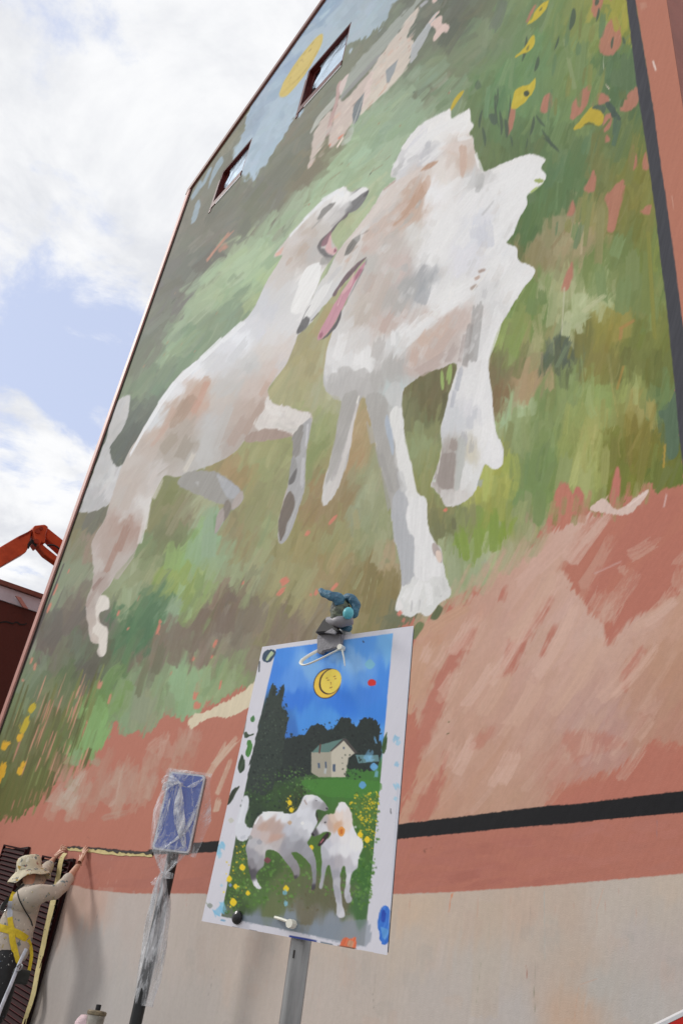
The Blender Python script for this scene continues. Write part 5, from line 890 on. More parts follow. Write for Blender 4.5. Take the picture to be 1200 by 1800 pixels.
# louvred shutter panels, hung slightly out of level
M_louv = mat('maroon_louvre', rgb(40,9,12), .7, .2, 12, .05, 60, spec=.1); M_gap = mat('louvre_gap', rgb(30,8,10), .8)
M_lip = mat('louvre_lip', rgb(120,70,72), .6, spec=.2)
def louvre(x0, x1, zt, k):
    sl = -.118; zb = .14
    p = obj('louvred_shutter', None or box((x0+.02, WY-.034, zb), (x1-.02, WY-.003, zt-.06)), M_gap, building)
    p['label'] = ('louvred maroon shutter beside the white washed wall', 'louvred maroon shutter farthest left behind the hat')[k]
    def sk(z): return z
    def quad(bm, xa, xb, za, zc, ya, yb):
        pts = [Vector((xa, ya, za+sl*(xa-x0))), Vector((xb, ya, za+sl*(xb-x0))), Vector((xb, ya, zc+sl*(xb-x0))), Vector((xa, ya, zc+sl*(xa-x0)))]; add_prism(bm, pts, Vector((0, yb-ya, 0)))
    bm = bmesh.new(); f = .018
    quad(bm, x0, x0+f, zb, zt, WY-.062, WY-.036); quad(bm, x1-f, x1, zb, zt, WY-.062, WY-.036); quad(bm, x0+f, x1-f, zt-f, zt, WY-.060, WY-.036)
    quad(bm, x0+f, x1-f, zb, zb+f, WY-.060, WY-.036)
    obj('frame', bm, M_louv, p)
    pitch = .047; n = int((zt-zb-2*f)/pitch); base = None
    for i in range(n):
        z = zt-f-.004-i*pitch
        if base is None:
            bm = bmesh.new(); W_ = x1-x0-2*f
            for s in (0,):
                a = [Vector((0, -.058, -.040)), Vector((W_, -.058, -.040+sl*W_)), Vector((W_, -.036, -.006+sl*W_)), Vector((0, -.036, -.006))]
                add_prism(bm, a, Vector((0, .004, -.007)))
                b = [Vector((0, -.0605, -.0440)), Vector((W_, -.0605, -.0440+sl*W_)), Vector((W_, -.0605, -.0410+sl*W_)), Vector((0, -.0605, -.0410))]
                add_prism(bm, b, Vector((0, .002, 0)))
            base = bpy.data.meshes.new('slat'); bm.normal_update(); bm.to_mesh(base); bm.free(); base.materials.append(M_louv); base.materials.append(M_lip)
            for fi, pl in enumerate(base.polygons): pl.material_index = 0 if fi < 6 else 1
        o = bpy.data.objects.new('slat', base); COL.objects.link(o); o.location = (x0+f, WY, z+sl*f); o.parent = p
louvre(-9.25, -8.46, 1.125+CAMZ, 0); louvre(-10.57, -9.80, 1.305+CAMZ, 1)

# ground and the neighbour beyond the corner
ground = obj('ground', grid_mesh('ground', np.stack(np.meshgrid(np.linspace(-600, 600, 13), np.linspace(-600, 600, 13)), -1)[..., [0,1]].astype(float).repeat(1, axis=0) if False else np.dstack(np.meshgrid(np.linspace(-600, 600, 13), np.linspace(-600, 600, 13))+[np.zeros((13,13))])), mat('concrete_ground', rgb(150,146,140), .85, .2, .6, .3, 30))
structure(ground)
nb = thing('neighbour_building', 'dark red stained building with a white roof band at the left edge', 'building', (-24, 6, 0))
M_nb = mat('stained_red_render', rgb(118,58,46), .8, .5, .55, .4, 25, col2=rgb(58,34,30), stretch=(1, 1, .55), lo=.46, hi=.66)
NX = -18.0
tl = atx(-40, 1042, NX); tr = atx(110, 1092, NX)
def zline(y): return tl.z+(tr.z-tl.z)*(y-tl.y)/(tr.y-tl.y)
y0, y1 = -1.5, 14.0
bm = bmesh.new(); add_prism(bm, [Vector((NX, y0, 0)), Vector((NX, y1, 0)), Vector((NX, y1, zline(y1))), Vector((NX, y0, zline(y0)))], Vector((-9, 0, 0))); obj('wall', bm, M_nb, nb)
bm = bmesh.new(); add_prism(bm, [Vector((NX+.03, y0, zline(y0)+.01)), Vector((NX+.03, y1, zline(y1)+.01)), Vector((NX+.03, y1, zline(y1)+.32)), Vector((NX+.03, y0, zline(y0)+.32))], Vector((-.12, 0, 0))); obj('fascia', bm, mat('white_fascia', rgb(196,198,206), .5, .1, 2), nb)
bm = bmesh.new(); add_prism(bm, [Vector((NX+.10, y0, zline(y0)+.33)), Vector((NX+.10, y1, zline(y1)+.33)), Vector((NX+.10, y1, zline(y1)+.43)), Vector((NX+.10, y0, zline(y0)+.43))], Vector((-9.2, 0, 0))); obj('roof_edge', bm, M_flash, nb)
bm = bmesh.new(); a = atx(27, 1048, NX+.08); b = atx(40, 1068, NX+.08); add_prism(bm, [a, a+Vector((0,.12,0)), b+Vector((0,.12,0)), b], Vector((.05, 0, 0))); obj('brace', bm, M_trim, nb)
bm = bmesh.new(); rng = random.Random(3); pts = [atx(-5+i*4, 1094+math.sin(i*1.3)*1.5+i*.35+rng.uniform(-1, 1), NX+.006) for i in range(14)]
for p, q in zip(pts, pts[1:]): add_prism(bm, [p, q, q+Vector((0,0,.035)), p+Vector((0,0,.035))], Vector((.004, 0, 0)))
obj('wall_crack', bm, M_dark, nb)
# ================================================================ things beyond the corner: lifting arm
crane = thing('crane', 'orange folding crane arm reaching over the roofline at the left edge', 'crane', (-16, 1.0, 0))
M_or = mat('orange_paint', rgb(196,74,36), .42, .25, 2.5, .05, 40, col2=rgb(208,84,44)); M_or_d = mat('weathered_orange', rgb(150,54,32), .5, .3, 3); M_rub = mat('black_rubber', (.015,.015,.016,1), .5)
CX = -16.0
def c_plate(pix, x0, x1, name, m):
    bm = bmesh.new(); add_prism(bm, [atx(px, py, CX)+Vector((x0, 0, 0)) for px, py in pix], Vector((x1-x0, 0, 0)))
    bmesh.ops.bevel(bm, geom=bm.edges[:], offset=.015, segments=1, affect='EDGES'); return obj(name, bm, m, crane)
c_plate([(-260,1088),(-262,1128),(2,996),(46,971),(51,962),(57,931),(32,943),(0,962)], -.26, .0, 'lower_boom', M_or)
c_plate([(32,944),(57,931),(57,934),(33,947)], .005, .02, 'boom_seam', M_or_d)
kn = c_plate([(57,930),(60,925),(78,923),(84,927),(80,940),(79,950),(78,957),(72,954),(68,962),(62,953),(59,944)], -.30, .05, 'knuckle', M_or)
for px, py, r in ((66,934,.055),(72,929,.04),(64,952,.05)):
    p = atx(px, py, CX+.05); obj('pivot_bolt', tube([p, p+Vector((.03, 0, 0))], r, 10), M_or_d, kn)
c_plate([(84,926),(120,955),(160,992),(158,1012),(118,978),(82,945)], -.24, -.02, 'upper_boom', M_or)
c_plate([(66,958),(72,953),(82,962),(104,980),(104,992),(80,975)], -.2, .0, 'hydraulic_cylinder', M_or)
c_plate([(104,980),(150,1020),(150,1030),(104,992)], -.18, -.02, 'cylinder_rod', M_or_d)
obj('hydraulic_hose', tube(catmull([atx(x, y, CX+.04) for x, y in ((84,959),(92,958),(100,961),(107,967),(116,976))]), .02, 8), M_rub, crane)
bm = bmesh.new()
for d in (0, 3, 6):
    add_tube(bm, catmull([atx(x, y, CX+.03) for x, y in ((50,958+d),(54,952+d*.6),(58,950+d*.8),(64,958+d*.4))]), .018, 6)
obj('hose_bundle', bm, M_rub, crane)
b0 = atx(-250, 1105, CX); obj('crane_column', box((CX-.35, b0.y-.3, 0), (CX+.1, b0.y+.3, b0.z+.15), bev=.03), M_or, crane)

# ================================================================ masking tape on the wall
M_tape = mat('masking_tape', rgb(196,180,126), .7, .1, 14, .1, 90); M_blot = mat('dried_black_paint', rgb(44,38,36), .5, .2, 30)
def strip(pts_top, pts_bot, dy, name, m, parent=None, jig=0.0, seed=1):
    bm = bmesh.new(); rng = random.Random(seed); a, b = [], []
    for (p, q) in zip(pts_top, pts_bot):
        a.append(bm.verts.new(at(*p, WY-dy)+Vector((0, 0, rng.uniform(-jig, jig))))); b.append(bm.verts.new(at(*q, WY-dy)+Vector((0, 0, rng.uniform(-jig, jig)))))
    for i in range(len(a)-1): bm.faces.new((a[i], b[i], b[i+1], a[i+1]))
    bmesh.ops.recalc_face_normals(bm, faces=bm.faces[:])
    g = bmesh.ops.extrude_face_region(bm, geom=bm.faces[:]); bmesh.ops.translate(bm, vec=(0, -.0015, 0), verts=[v for v in g['geom'] if isinstance(v, bmesh.types.BMVert)])
    bmesh.ops.recalc_face_normals(bm, faces=bm.faces[:]); return obj(name, bm, m, parent)
def lerp_pts(P_, n):
    out = []; P_ = [np.array(p, float) for p in P_]
    xs = np.linspace(P_[0][0], P_[-1][0], n); px = [p[0] for p in P_]; py = [p[1] for p in P_]
    return [(x, float(np.interp(x, px, py))) for x in xs]
tp = strip(lerp_pts([(118,1489.5),(160,1491.5),(200,1495.5),(240,1498),(268,1499)], 24), lerp_pts([(118,1494.5),(160,1498.5),(202,1503.2),(240,1505.5),(268,1506.5)], 24), .003, 'masking_tape', M_tape, jig=.004, seed=2)
tag(tp, 'pale yellow masking tape run along the wall under the painter\'s hands', 'tape')
rng = random.Random(8); T_ = lerp_pts([(118,1488.5),(160,1490.5),(200,1494.5),(240,1497),(268,1498)], 40); B_ = [(x, y+max(.3, 4.2*abs(mnoise.noise(Vector((x*.11, 2.2, 0))))+rng.uniform(-.4, 2.4)+(1.6 if x > 188 else 0))) for x, y in T_]
strip(T_, B_, .0062, 'paint_smear', M_blot, tp)
# the hanging length of tape across the shutter
bm = bmesh.new(); rng = random.Random(5); a, b = [], []
pix = [(112,1499,119,1500),(104,1512,112,1512),(99,1540,107,1540),(94,1562,102,1564),(88,1590,97,1592),(80,1625,88,1627),(73,1660,81,1662),(64,1702,72,1702),(55,1748,63,1748),(47,1775,54,1776),(40,1797,47,1797),(33,1826,40,1826)]
for i, (xa, ya, xb, yb) in enumerate(pix):
    d = .075+.02*math.sin(i*1.7)
    p = at(xa, ya, WY-d); q = at(xb, yb, WY-d-.006*math.cos(i*2.1)); a.append(p); b.append(q)
a, b = catmull(a, 4), catmull(b, 4)
va = [bm.verts.new(p+Vector((rng.uniform(-.003,.003), 0, 0))) for p in a]; vb = [bm.verts.new(p+Vector((rng.uniform(-.003,.003), 0, 0))) for p in b]
for i in range(len(va)-1): bm.faces.new((va[i], vb[i], vb[i+1], va[i+1]))
g = bmesh.ops.extrude_face_region(bm, geom=bm.faces[:]); bmesh.ops.translate(bm, vec=(0, -.002, 0), verts=[v for v in g['geom'] if isinstance(v, bmesh.types.BMVert)]); bmesh.ops.recalc_face_normals(bm, faces=bm.faces[:])
ht = obj('hanging_tape', bm, M_tape); tag(ht, 'long strip of masking tape hanging down across the louvred shutter', 'tape')
for i in range(9):
    k = int(3+i*4.6); p = (a[k]*(1-rng.random())+b[k]*.5); p = a[k].lerp(b[k], rng.random()); r = rng.uniform(.003, .008)
    obj('paint_spot', tube([p+Vector((0, -.0035, 0)), p+Vector((0, -.005, 0))], r, 6), M_blot, ht)

# ================================================================ wrapped street sign
SG = Vector((float(at(312, 1430, 3.0).x), 3.0, 0)); SE = Vector((.69, .72, 0)).normalized(); SN = Vector((SE.y, -SE.x, 0))
def on_sign(px, py, off=0.0):
    r = Vector(ray(px, py)); o = Vector((0, 0, CAMZ)); c = SG+SN*off; t = (c-o).dot(SN)/r.dot(SN); return o+r*t
cs = [on_sign(*p) for p in ((299,1358),(364.5,1360),(331,1505),(266,1490))]
ctr = sum(cs, Vector())/4; hw = ((cs[1]-cs[0]).dot(SE)+(cs[2]-cs[3]).dot(SE))/4; hh = ((cs[0]-cs[3]).z+(cs[1]-cs[2]).z)/4
print('sign', ctr, hw*2, hh*2)
sign = thing('street_sign', 'blue rectangular street sign on a black post, wrapped in clear plastic', 'sign', (ctr.x, ctr.y, 0))
SM = Matrix(((SE.x, SN.x, 0, ctr.x), (SE.y, SN.y, 0, ctr.y), (0, 0, 1, ctr.z), (0, 0, 0, 1)))     # local: x across, y towards the viewer, z up
def rrect(w, h, r, n=5):
    out = []
    for cx, cz, a0 in ((w-r, h-r, 0), (-w+r, h-r, 90), (-w+r, -h+r, 180), (w-r, -h+r, 270)):
        for k in range(n+1): a = math.radians(a0+90*k/n); out.append((cx+r*math.cos(a), cz+r*math.sin(a)))
    return out
def plate(w, h, r, y0, y1): 
    bm = bmesh.new(); add_prism(bm, [SM @ Vector((x, y0, z)) for x, z in rrect(w, h, r)], SN*(y1-y0)); return bm
M_blue = mat('sign_blue', rgb(44,84,178), .35, .06, 8, coat=.3); M_wht = mat('sign_white', rgb(215,218,222), .35, .05, 8); M_al = mat('aluminium', rgb(150,154,156), .4, .1, 20, metal=.7)
M_post = mat('black_post', rgb(30,32,33), .45, .2, 12)
obj('back_panel', plate(hw, hh, .03, -.045, -.006), M_al, sign); obj('border', plate(hw-.004, hh-.004, .028, -.005, .002), M_wht, sign)
obj('face', plate(hw-.016, hh-.016, .022, .0025, .006), M_blue, sign)
pb = on_sign(248, 1790, -.09); pt = Vector((ctr.x, ctr.y, ctr.z))-SN*.09
obj('post', tube([(pt.x, pt.y, 0), (pt.x, pt.y, ctr.z+hh*.8)], .041, 16), M_post, sign)
for z in (-.55, .55): obj('bracket', box((-.06, -.14, z*hh-.02), (.06, -.046, z*hh+.02), SM), M_al, sign)
obj('post_base', lathe([(.12, 0), (.12, .02), (.06, .03), (.05, .1), (.042, .12)], 20, Matrix.Translation((pt.x, pt.y, .002))), M_post, sign)
# the plastic: a bag over the plate, tied at a knot on the front, gathered below and twisted down the post
M_film = film_mat('polythene', (.88,.90,.95,1), .13, .75, 5.0, .12, stretch=(1.7,1.7,.7), ew=.2)
for e_, v_ in zip(M_film.node_tree.nodes['Color Ramp'].color_ramp.elements, (.50, .70)): e_.position = v_
M_film2 = film_mat('polythene_dense', (.88,.90,.94,1), .14, .72, 7, .16, stretch=(2.2,2.2,.45), ew=.3)
M_film3 = film_mat('polythene_fold', (.90,.92,.96,1), .12, .95, 9, .14, stretch=(2,2,.6), ew=.5)
wrap = thing('plastic_wrap', 'crumpled clear plastic bag tied over the blue street sign and its post', 'plastic bag', (ctr.x, ctr.y, 0))
KN = (-.18, .69)
def bag_front():
    nx, nz = 46, 90; V = np.zeros((nz+1, nx+1, 3))
    for j in range(nz+1):
        for i in range(nx+1):
            x = -1.14+2.17*i/nx; z = -1.0+2.06*j/nz
            dx, dz = (x-KN[0])*hw, (z-KN[1])*hh; r = math.hypot(dx, dz)+1e-4; th = math.atan2(dz, dx)
            f = (1-abs(mnoise.noise(Vector((math.cos(th)*4.2, math.sin(th)*4.2, 1.3)))))*.022*math.exp(-r/.2)*min(1, r/.03)
            f += .03*math.exp(-(r/.025)**2)
            # long folds falling to the lower left
            s = x*.9+z*.55; f += .016*(1-abs(mnoise.noise(Vector((s*3.1, z*.5, 4.2)))))**2*(1 if z < .6 else .4)
            f += .010*(1-abs(mnoise.noise(Vector((x*5.2-z*1.6, z*1.4, 8)))))+.0015*mnoise.noise(Vector((x*9, z*11, 2)))
            out = max(0, abs(x)-.98); bulge = .012+.02*max(0, -x-.3)*(1-abs(z)*.5)
            px = x*hw*(1.0+(.10 if (x < -.7 and z > .55) else 0)*math.sin(max(0, (z-.55))*3.5)); pz = z*hh
            py = bulge+f-out*.35+ (-.05*max(0, z-1.0)*8)
            if x < -.85: px -= .03*max(0, 1-abs(z+.05)*1.1)*(-x-.85)*4
            V[j, i] = SM @ Vector((px, py, pz))
    return V
obj('bag_front', grid_mesh('bag_front', bag_front()), M_film, wrap, smooth=True)
def bag_back():
    nx, nz = 20, 50; V = np.zeros((nz+1, nx+1, 3))
    for j in range(nz+1):
        for i in range(nx+1):
            x = -1.15+2.35*i/nx; z = -1.02+2.12*j/nz
            py = -.06-.05*math.sin(i/nx*math.pi)*(1-abs(z)**3*.7)-.02*mnoise.noise(Vector((x*3, z*3, 5)))
            px = x*hw+(.055*max(0, 1-abs(z+.1)*1.05) if x > .9 else 0)*(x-.9)*4
            V[j, i] = SM @ Vector((px, py, z*hh))
    return V
obj('bag_back', grid_mesh('bag_back', bag_back()), M_film, wrap, smooth=True)
def skirt():
    """below the plate: drawn in to the tie"""
    n, m = 40, 22; V = np.zeros((m+1, n+1, 3)); tie = on_sign(288, 1536, -.03)
    for j in range(m+1):
        t = j/m
        for i in range(n+1):
            a = 2*math.pi*i/n; x = math.cos(a); s = math.sin(a)
            top = SM @ Vector((-.08*hw+x*hw*1.02, -.03+s*.06, -hh*(.86+.06*(x < 0))))
            e = t**1.5; p = top.lerp(tie, e); rad = .012+.008*math.sin(a*7)
            p += (SE*x+SN*s)*(rad*e)+(SE*x*.6+SN*s)*(.018*math.sin(a*5+1)*math.sin(math.pi*t)+.012*mnoise.noise(Vector((x*3, s*3, t*3))))
            V[j, i] = p
    return V
obj('bag_skirt', grid_mesh('bag_skirt', skirt()), M_film2, wrap, smooth=True)
def tail(pix, r0, name, seed, m):
    pts = catmull([on_sign(px, py, o) for px, py, o, _ in pix], 6); rs = np.interp(np.linspace(0, 1, len(pts)), np.linspace(0, 1, len(pix)), [q[3] for q in pix])
    n = 26; V = np.zeros((len(pts), n+1, 3))
    for j, p in enumerate(pts):
        for i in range(n+1):
            a = 2*math.pi*i/n; q = Vector((math.cos(a)*2.4, math.sin(a)*2.4, p.z*1.6+seed)); k = rs[j]*(1+.35*(1-abs(mnoise.noise(q))*2)+.2*math.sin(a*6+p.z*9))
            V[j, i] = p+SE*(math.cos(a)*k)+SN*(math.sin(a)*k*.8)
    obj(name, grid_mesh(name, V), m, wrap, smooth=True)
tail([(288,1532,-.03,.012),(285,1548,-.05,.03),(283,1580,-.07,.055),(276,1630,-.08,.058),(268,1680,-.08,.062),(262,1715,-.085,.06),(256,1745,-.09,.054),(253,1768,-.09,.05)], .05, 'post_sleeve', 3, M_film2)
def flap(pix, name, amp, seed, m=M_film2):
    A = [on_sign(*p) for p in pix]; nx, nz = 16, 16; V = np.zeros((nz+1, nx+1, 3))
    for j in range(nz+1):
        for i in range(nx+1):
            a, b = i/nx, j/nz; p = A[0].lerp(A[1], a).lerp(A[3].lerp(A[2], a), b); p = p+SN*(amp*(1-abs(mnoise.noise(Vector((a*3+seed, b*3, seed)))))); V[j, i] = p
    obj(name, grid_mesh(name, V), m, wrap)
flap([(286,1372,.02),(300,1357,.03),(320,1378,.05),(288,1386,.05)], 'bag_ear', .05, 2)
flap([(266,1552,.0),(286,1530,.03),(290,1538,.03),(270,1558,.02)], 'tie_end', .02, 4); flap([(302,1512,.0),(314,1516,.02),(306,1520,.02),(300,1518,.01)], 'tie_end', .01, 5)
flap([(306,1536,.0),(290,1530,.03),(288,1545,.03),(304,1545,.01)], 'tie_end', .01, 7)
def bunch(pix, r0, name, seed):
    pts = catmull([on_sign(*p) for p in pix], 7); n = 20; V = np.zeros((len(pts), n+1, 3))
    for j, p in enumerate(pts):
        e = math.sin(math.pi*(j+.6)/(len(pts)+.2))
        for i in range(n+1):
            a = 2*math.pi*i/n; k = r0*e*(1+.5*mnoise.noise(Vector((math.cos(a)*1.8, math.sin(a)*1.8, p.z*9+seed)))+.25*math.sin(a*5+seed)); V[j, i] = p+SE*(math.cos(a)*k*1.25)+SN*(math.sin(a)*k*.55)
    obj(name, grid_mesh(name, V), M_film3, wrap, smooth=True)
bunch([(318,1380,.045),(316,1400,.04),(314,1422,.034),(316,1450,.028),(322,1478,.022),(324,1490,.02)], .026, 'film_fold', 1)
bunch([(318,1380,.045),(306,1374,.05),(296,1380,.045),(287,1390,.03)], .030, 'film_fold', 7)
bunch([(318,1380,.045),(332,1384,.04),(346,1376,.034),(362,1366,.026)], .014, 'film_fold', 4)
bunch([(352,1400,.024),(340,1432,.024),(320,1466,.026),(290,1490,.026)], .012, 'film_fold', 12)
bunch([(300,1402,.024),(290,1430,.024),(279,1462,.024),(272,1484,.022)], .012, 'film_fold', 9)
kn = on_sign(318, 1379, .05); obj('knot', tube([kn+SN*-.03, kn+SN*.0, kn+SN*.02], [.012, .02, .006], 9), M_film2, wrap)
# ================================================================ the poster on its pole
PO = [Vector((-1.5538,.9420,.7226+CAMZ)), Vector((-1.1633,1.0533,.7172+CAMZ)), Vector((-1.1739,1.0706,.1135+CAMZ)), Vector((-1.5916,.9476,.1430+CAMZ))]
PN = (PO[1]-PO[0]).cross(PO[3]-PO[0]).normalized()
if PN.dot(Vector((0,0,CAMZ))-PO[0]) < 0: PN = -PN
def on_poster(px, py, off=0.0):
    r = Vector(ray(px, py)); o = Vector((0, 0, CAMZ)); c = (PO[0]+PO[1]+PO[2]+PO[3])/4+PN*off; t = (c-o).dot(PN)/r.dot(PN); return o+r*t
stand = thing('poster_pole', 'grey metal pole standing in front of the wall behind the clipped picture', 'pole', (-1.4, 1.035, 0))
M_gal = mat('galvanised_pole', rgb(142,142,142), .36, .34, 22, .06, 120, metal=.55, stretch=(1,1,.15))
PX, PY = -1.385, 1.045
obj('tube', lathe([(.0195, 0), (.0195, .74+CAMZ), (.016, .745+CAMZ)], 28, Matrix.Translation((PX, PY, .012))), M_gal, stand)
obj('base_plate', lathe([(.16, 0), (.16, .012), (.03, .014), (.028, .06), (.021, .062)], 28, Matrix.Translation((PX, PY, .001))), M_gal, stand)
bm = bmesh.new(); p = on_poster(520, 1678); add_tube(bm, [Vector((PX+.008, PY-.019, p.z-.005)), Vector((PX+.008, PY-.019, p.z+.008))], .0016, 6); obj('paint_fleck', bm, M_blot, stand)

poster = thing('poster', 'laminated print of two white dogs under a moon, splattered with paint', 'poster', tuple((PO[2]+PO[3])/2))
brush_shape = P
M_print = paint_mat('laminated_print', rough=.25, bump=0, spec=.3, grain=.012, coat=.15)
def poster_paint(cvs):
    def P(cvs, col, pts, **k):
        k.setdefault('tex', 1.5); return brush_shape(cvs, col, pts, **k)
    P(cvs, (205,204,213), [(440,1120),(740,1085),(695,1700),(340,1635)], sm=False, rag=0)
    pic = [(485,1141),(690.5,1113),(666,1395),(640,1663),(389,1611),(427,1405)]
    def inpic(col, pts, **k): P(cvs, col, pts, **k)
    fill(cvs, [(485,1141),(588,1127),(690.5,1113),(678,1255),(666,1395),(653,1530),(640,1663),(515,1637),(389,1611),(408,1508),(427,1405),(456,1270)], _q("""490 1150 60 134 222;560 1140 62 132 220;640 1130 84 152 230;685 1130 112 174 236;600 1150 120 172 234;545 1165 118 172 234;625 1170 126 176 234;585 1190 90 152 230;640 1190 96 156 230;650 1215 62 130 222;680 1200 66 136 222;520 1225 46 118 216;600 1240 46 120 218;660 1250 56 130 220;480 1180 56 128 220;540 1270 66 140 222;650 1290 90 156 226;580 1280 72 146 224;515 1195 84 146 226;470 1260 40 60 60;460 1330 34 48 40;440 1380 40 60 40;500 1290 50 110 190;500 1340 34 50 38;540 1350 52 78 46;600 1375 62 116 46;640 1380 64 116 48;560 1385 64 112 44;480 1400 48 74 36;440 1410 40 60 36;520 1420 50 66 34;460 1450 34 52 34;420 1440 60 84 50;640 1430 78 112 44;660 1470 66 104 42;650 1540 58 104 44;630 1600 66 104 56;500 1480 74 108 46;560 1500 74 108 44;470 1530 66 92 44;420 1540 72 96 44;450 1570 80 110 56;500 1560 94 106 66;560 1570 96 98 70;600 1590 100 98 74;480 1600 100 110 72;420 1590 58 80 42;400 1570 60 86 40;540 1610 110 106 88;580 1630 132 140 150;500 1625 124 134 144;440 1618 118 128 138;620 1640 146 146 146;560 1640 128 140 154;410 1605 96 104 90;640 1655 150 148 146"""), rag=.3, soft=.8, warp=3, seed=2.2, dfun=lambda x, y: (.1, -.99), sm=False, tex=3)  # paler blue patches in the sky paint in cloud reflections on the laminate
    G = lambda x, y: (.1, -.99)
    # distant wood and tall trees
    rng = random.Random(12)
    def dots(col, pts, n, r0, r1, seed, cj=10, op=.9):
        rg = random.Random(seed); P2 = smooth_pts(pts); x0, y0 = P2.min(0); x1, y1 = P2.max(0); k = 0
        while k < n:
            x, y = rg.uniform(x0, x1), rg.uniform(y0, y1); c = False; j = len(P2)-1
            for i in range(len(P2)):
                if (P2[i][1] > y) != (P2[j][1] > y) and x < (P2[j][0]-P2[i][0])*(y-P2[i][1])/(P2[j][1]-P2[i][1])+P2[i][0]: c = not c
                j = i
            if not c: k += 0.34; continue
            k += 1; g = rg.gauss(0, cj); r = rg.uniform(r0, r1); a = rg.uniform(0, 6.3)
            S(cvs, tuple(v+g for v in col), x-math.cos(a)*r, y-math.sin(a)*r, x+math.cos(a)*r, y+math.sin(a)*r, r*1.2, op=op, tex=4, rag=.6)
    P(cvs, (32,42,38), [(497,1300),(520,1296),(540,1285),(548,1276),(560,1272),(572,1278),(580,1284),(590,1275),(600,1262),(614,1262),(622,1276),(626,1284),(632,1270),(640,1264),(656,1264),(666,1275),(668,1290),(664,1350),(600,1350),(540,1362),(480,1372),(490,1330)], rag=2.5)
    dots((22,30,28), [(500,1300),(560,1274),(610,1262),(655,1264),(668,1300),(600,1340),(500,1360)], 260, 2, 4, 1, 5)
    P(cvs, (40,52,44), [(478,1205),(483,1205),(484,1222),(490,1214),(498,1202),(500,1204),(497,1240),(507,1262),(502,1285),(498,1320),(490,1360),(470,1395),(436,1385),(443,1330),(462,1250),(472,1225)], rag=2.5)
    dots((32,44,38), [(478,1215),(498,1210),(505,1262),(496,1330),(470,1392),(440,1385),(462,1250)], 240, 2, 4, 2, 8)
    for p in ((483,1207,480,1225),(496,1204,492,1230),(500,1245,508,1262),(470,1250,463,1268)): S(cvs, (26,36,32), *p, 5, rag=1.5)
    dots((48,70,40), [(440,1370),(500,1345),(560,1362),(540,1400),(470,1420),(430,1405)], 150, 2, 4, 3, 12)
    dots((28,46,32), [(430,1400),(470,1405),(530,1400),(520,1430),(470,1445),(430,1460),(422,1440)], 120, 2, 4, 4, 8)
    dots((74,90,74), [(470,1250),(503,1262),(496,1330),(470,1392),(442,1380),(462,1250)], 110, 1.5, 3, 21, 10, .7)
    dots((62,78,68), [(505,1310),(560,1284),(612,1270),(655,1272),(664,1320),(600,1340),(500,1350)], 110, 1.5, 3, 22, 8, .6)
    dots((74,118,52), [(440,1385),(500,1352),(560,1366),(540,1396),(480,1412),(432,1404)], 150, 1.5, 3.5, 23, 16, .8)
    dots((96,140,60), [(480,1362),(540,1356),(566,1372),(520,1390)], 50, 1.5, 3, 24, 14, .7)
    dots((92,104,84), [(468,1270),(500,1280),(492,1340),(470,1385),(446,1370)], 50, 1.2, 2.4, 31, 10, .7)
    dots((18,24,22), [(470,1250),(503,1262),(496,1330),(470,1392),(442,1380),(462,1250)], 60, 1.5, 3, 32, 4, .8)
    dots((120,160,80), [(505,1350),(540,1352),(556,1372),(500,1385)], 46, 1.2, 2.6, 33, 14, .8)
    dots((104,148,62), [(580,1376),(664,1378),(660,1396),(590,1396)], 60, 1.2, 2.4, 34, 12, .7)
    # house
    P(cvs, (160,155,140), [(547,1335),(547,1322),(582,1318),(604,1299),(627,1322),(612,1330),(607,1366),(560,1366),(547,1358)], sm=False, rag=.3)
    P(cvs, (92,124,118), [(547,1323),(560,1310),(604,1298),(608,1301),(582,1320),(578,1322)], sm=False, rag=.3); P(cvs, (190,184,168), [(604,1302),(626,1322),(612,1332),(607,1366),(582,1366),(582,1322)], sm=False, rag=.3)
    P(cvs, (70,66,64), [(603,1298),(608,1298),(628,1323),(624,1325),(604,1302),(582,1321),(580,1320)], sm=False, rag=.2)
    for p in ((560,1340,561,1352,5),(572,1338,573,1352,4),(587,1342,587,1358,6),(604,1312,604,1318,4)): S(cvs, (72,88,112), *p[:4], p[4], rag=.2, tex=3)
    S(cvs, (96,62,54), 561,1325,563,1306, 4, rag=.2); P(cvs, (96,132,136), [(625,1327),(664,1327),(666,1338),(630,1342)], sm=False, rag=.4); S(cvs, (180,190,196), 570,1362,573,1346, 5, op=.7)
    dots((26,40,30), [(598,1330),(625,1328),(640,1340),(638,1362),(612,1370)], 70, 2, 3.5, 5, 6)
    # lawn, flowers, grass
    P(cvs, (70,130,48), [(530,1372),(600,1370),(664,1374),(662,1395),(620,1402),(560,1396)], rag=1.5, op=.7)
    dots((84,128,50), [(400,1580),(430,1480),(480,1500),(540,1510),(600,1500),(650,1520),(640,1600),(560,1570),(470,1590)], 500, 2, 5, 6, 14, .7)
    dots((74,118,48), [(620,1400),(665,1400),(655,1560),(630,1580),(612,1480)], 260, 2, 5, 7, 12, .8)
    dots((78,112,44), [(392,1600),(428,1470),(445,1500),(440,1590)], 170, 2, 5, 8, 12, .8)
    for pts, n, sd in (([(616,1402),(664,1392),(660,1445),(626,1436)],90,9),([(632,1440),(660,1436),(656,1490),(636,1485)],46,10),([(503,1400),(530,1402),(524,1432),(506,1430)],16,11),([(395,1520),(425,1490),(440,1560),(400,1600)],22,12),([(420,1480),(440,1490),(430,1520),(412,1510)],14,13)):
        dots((232,198,30), pts, int(n*1.5), 1.6, 3.4, sd, 12)
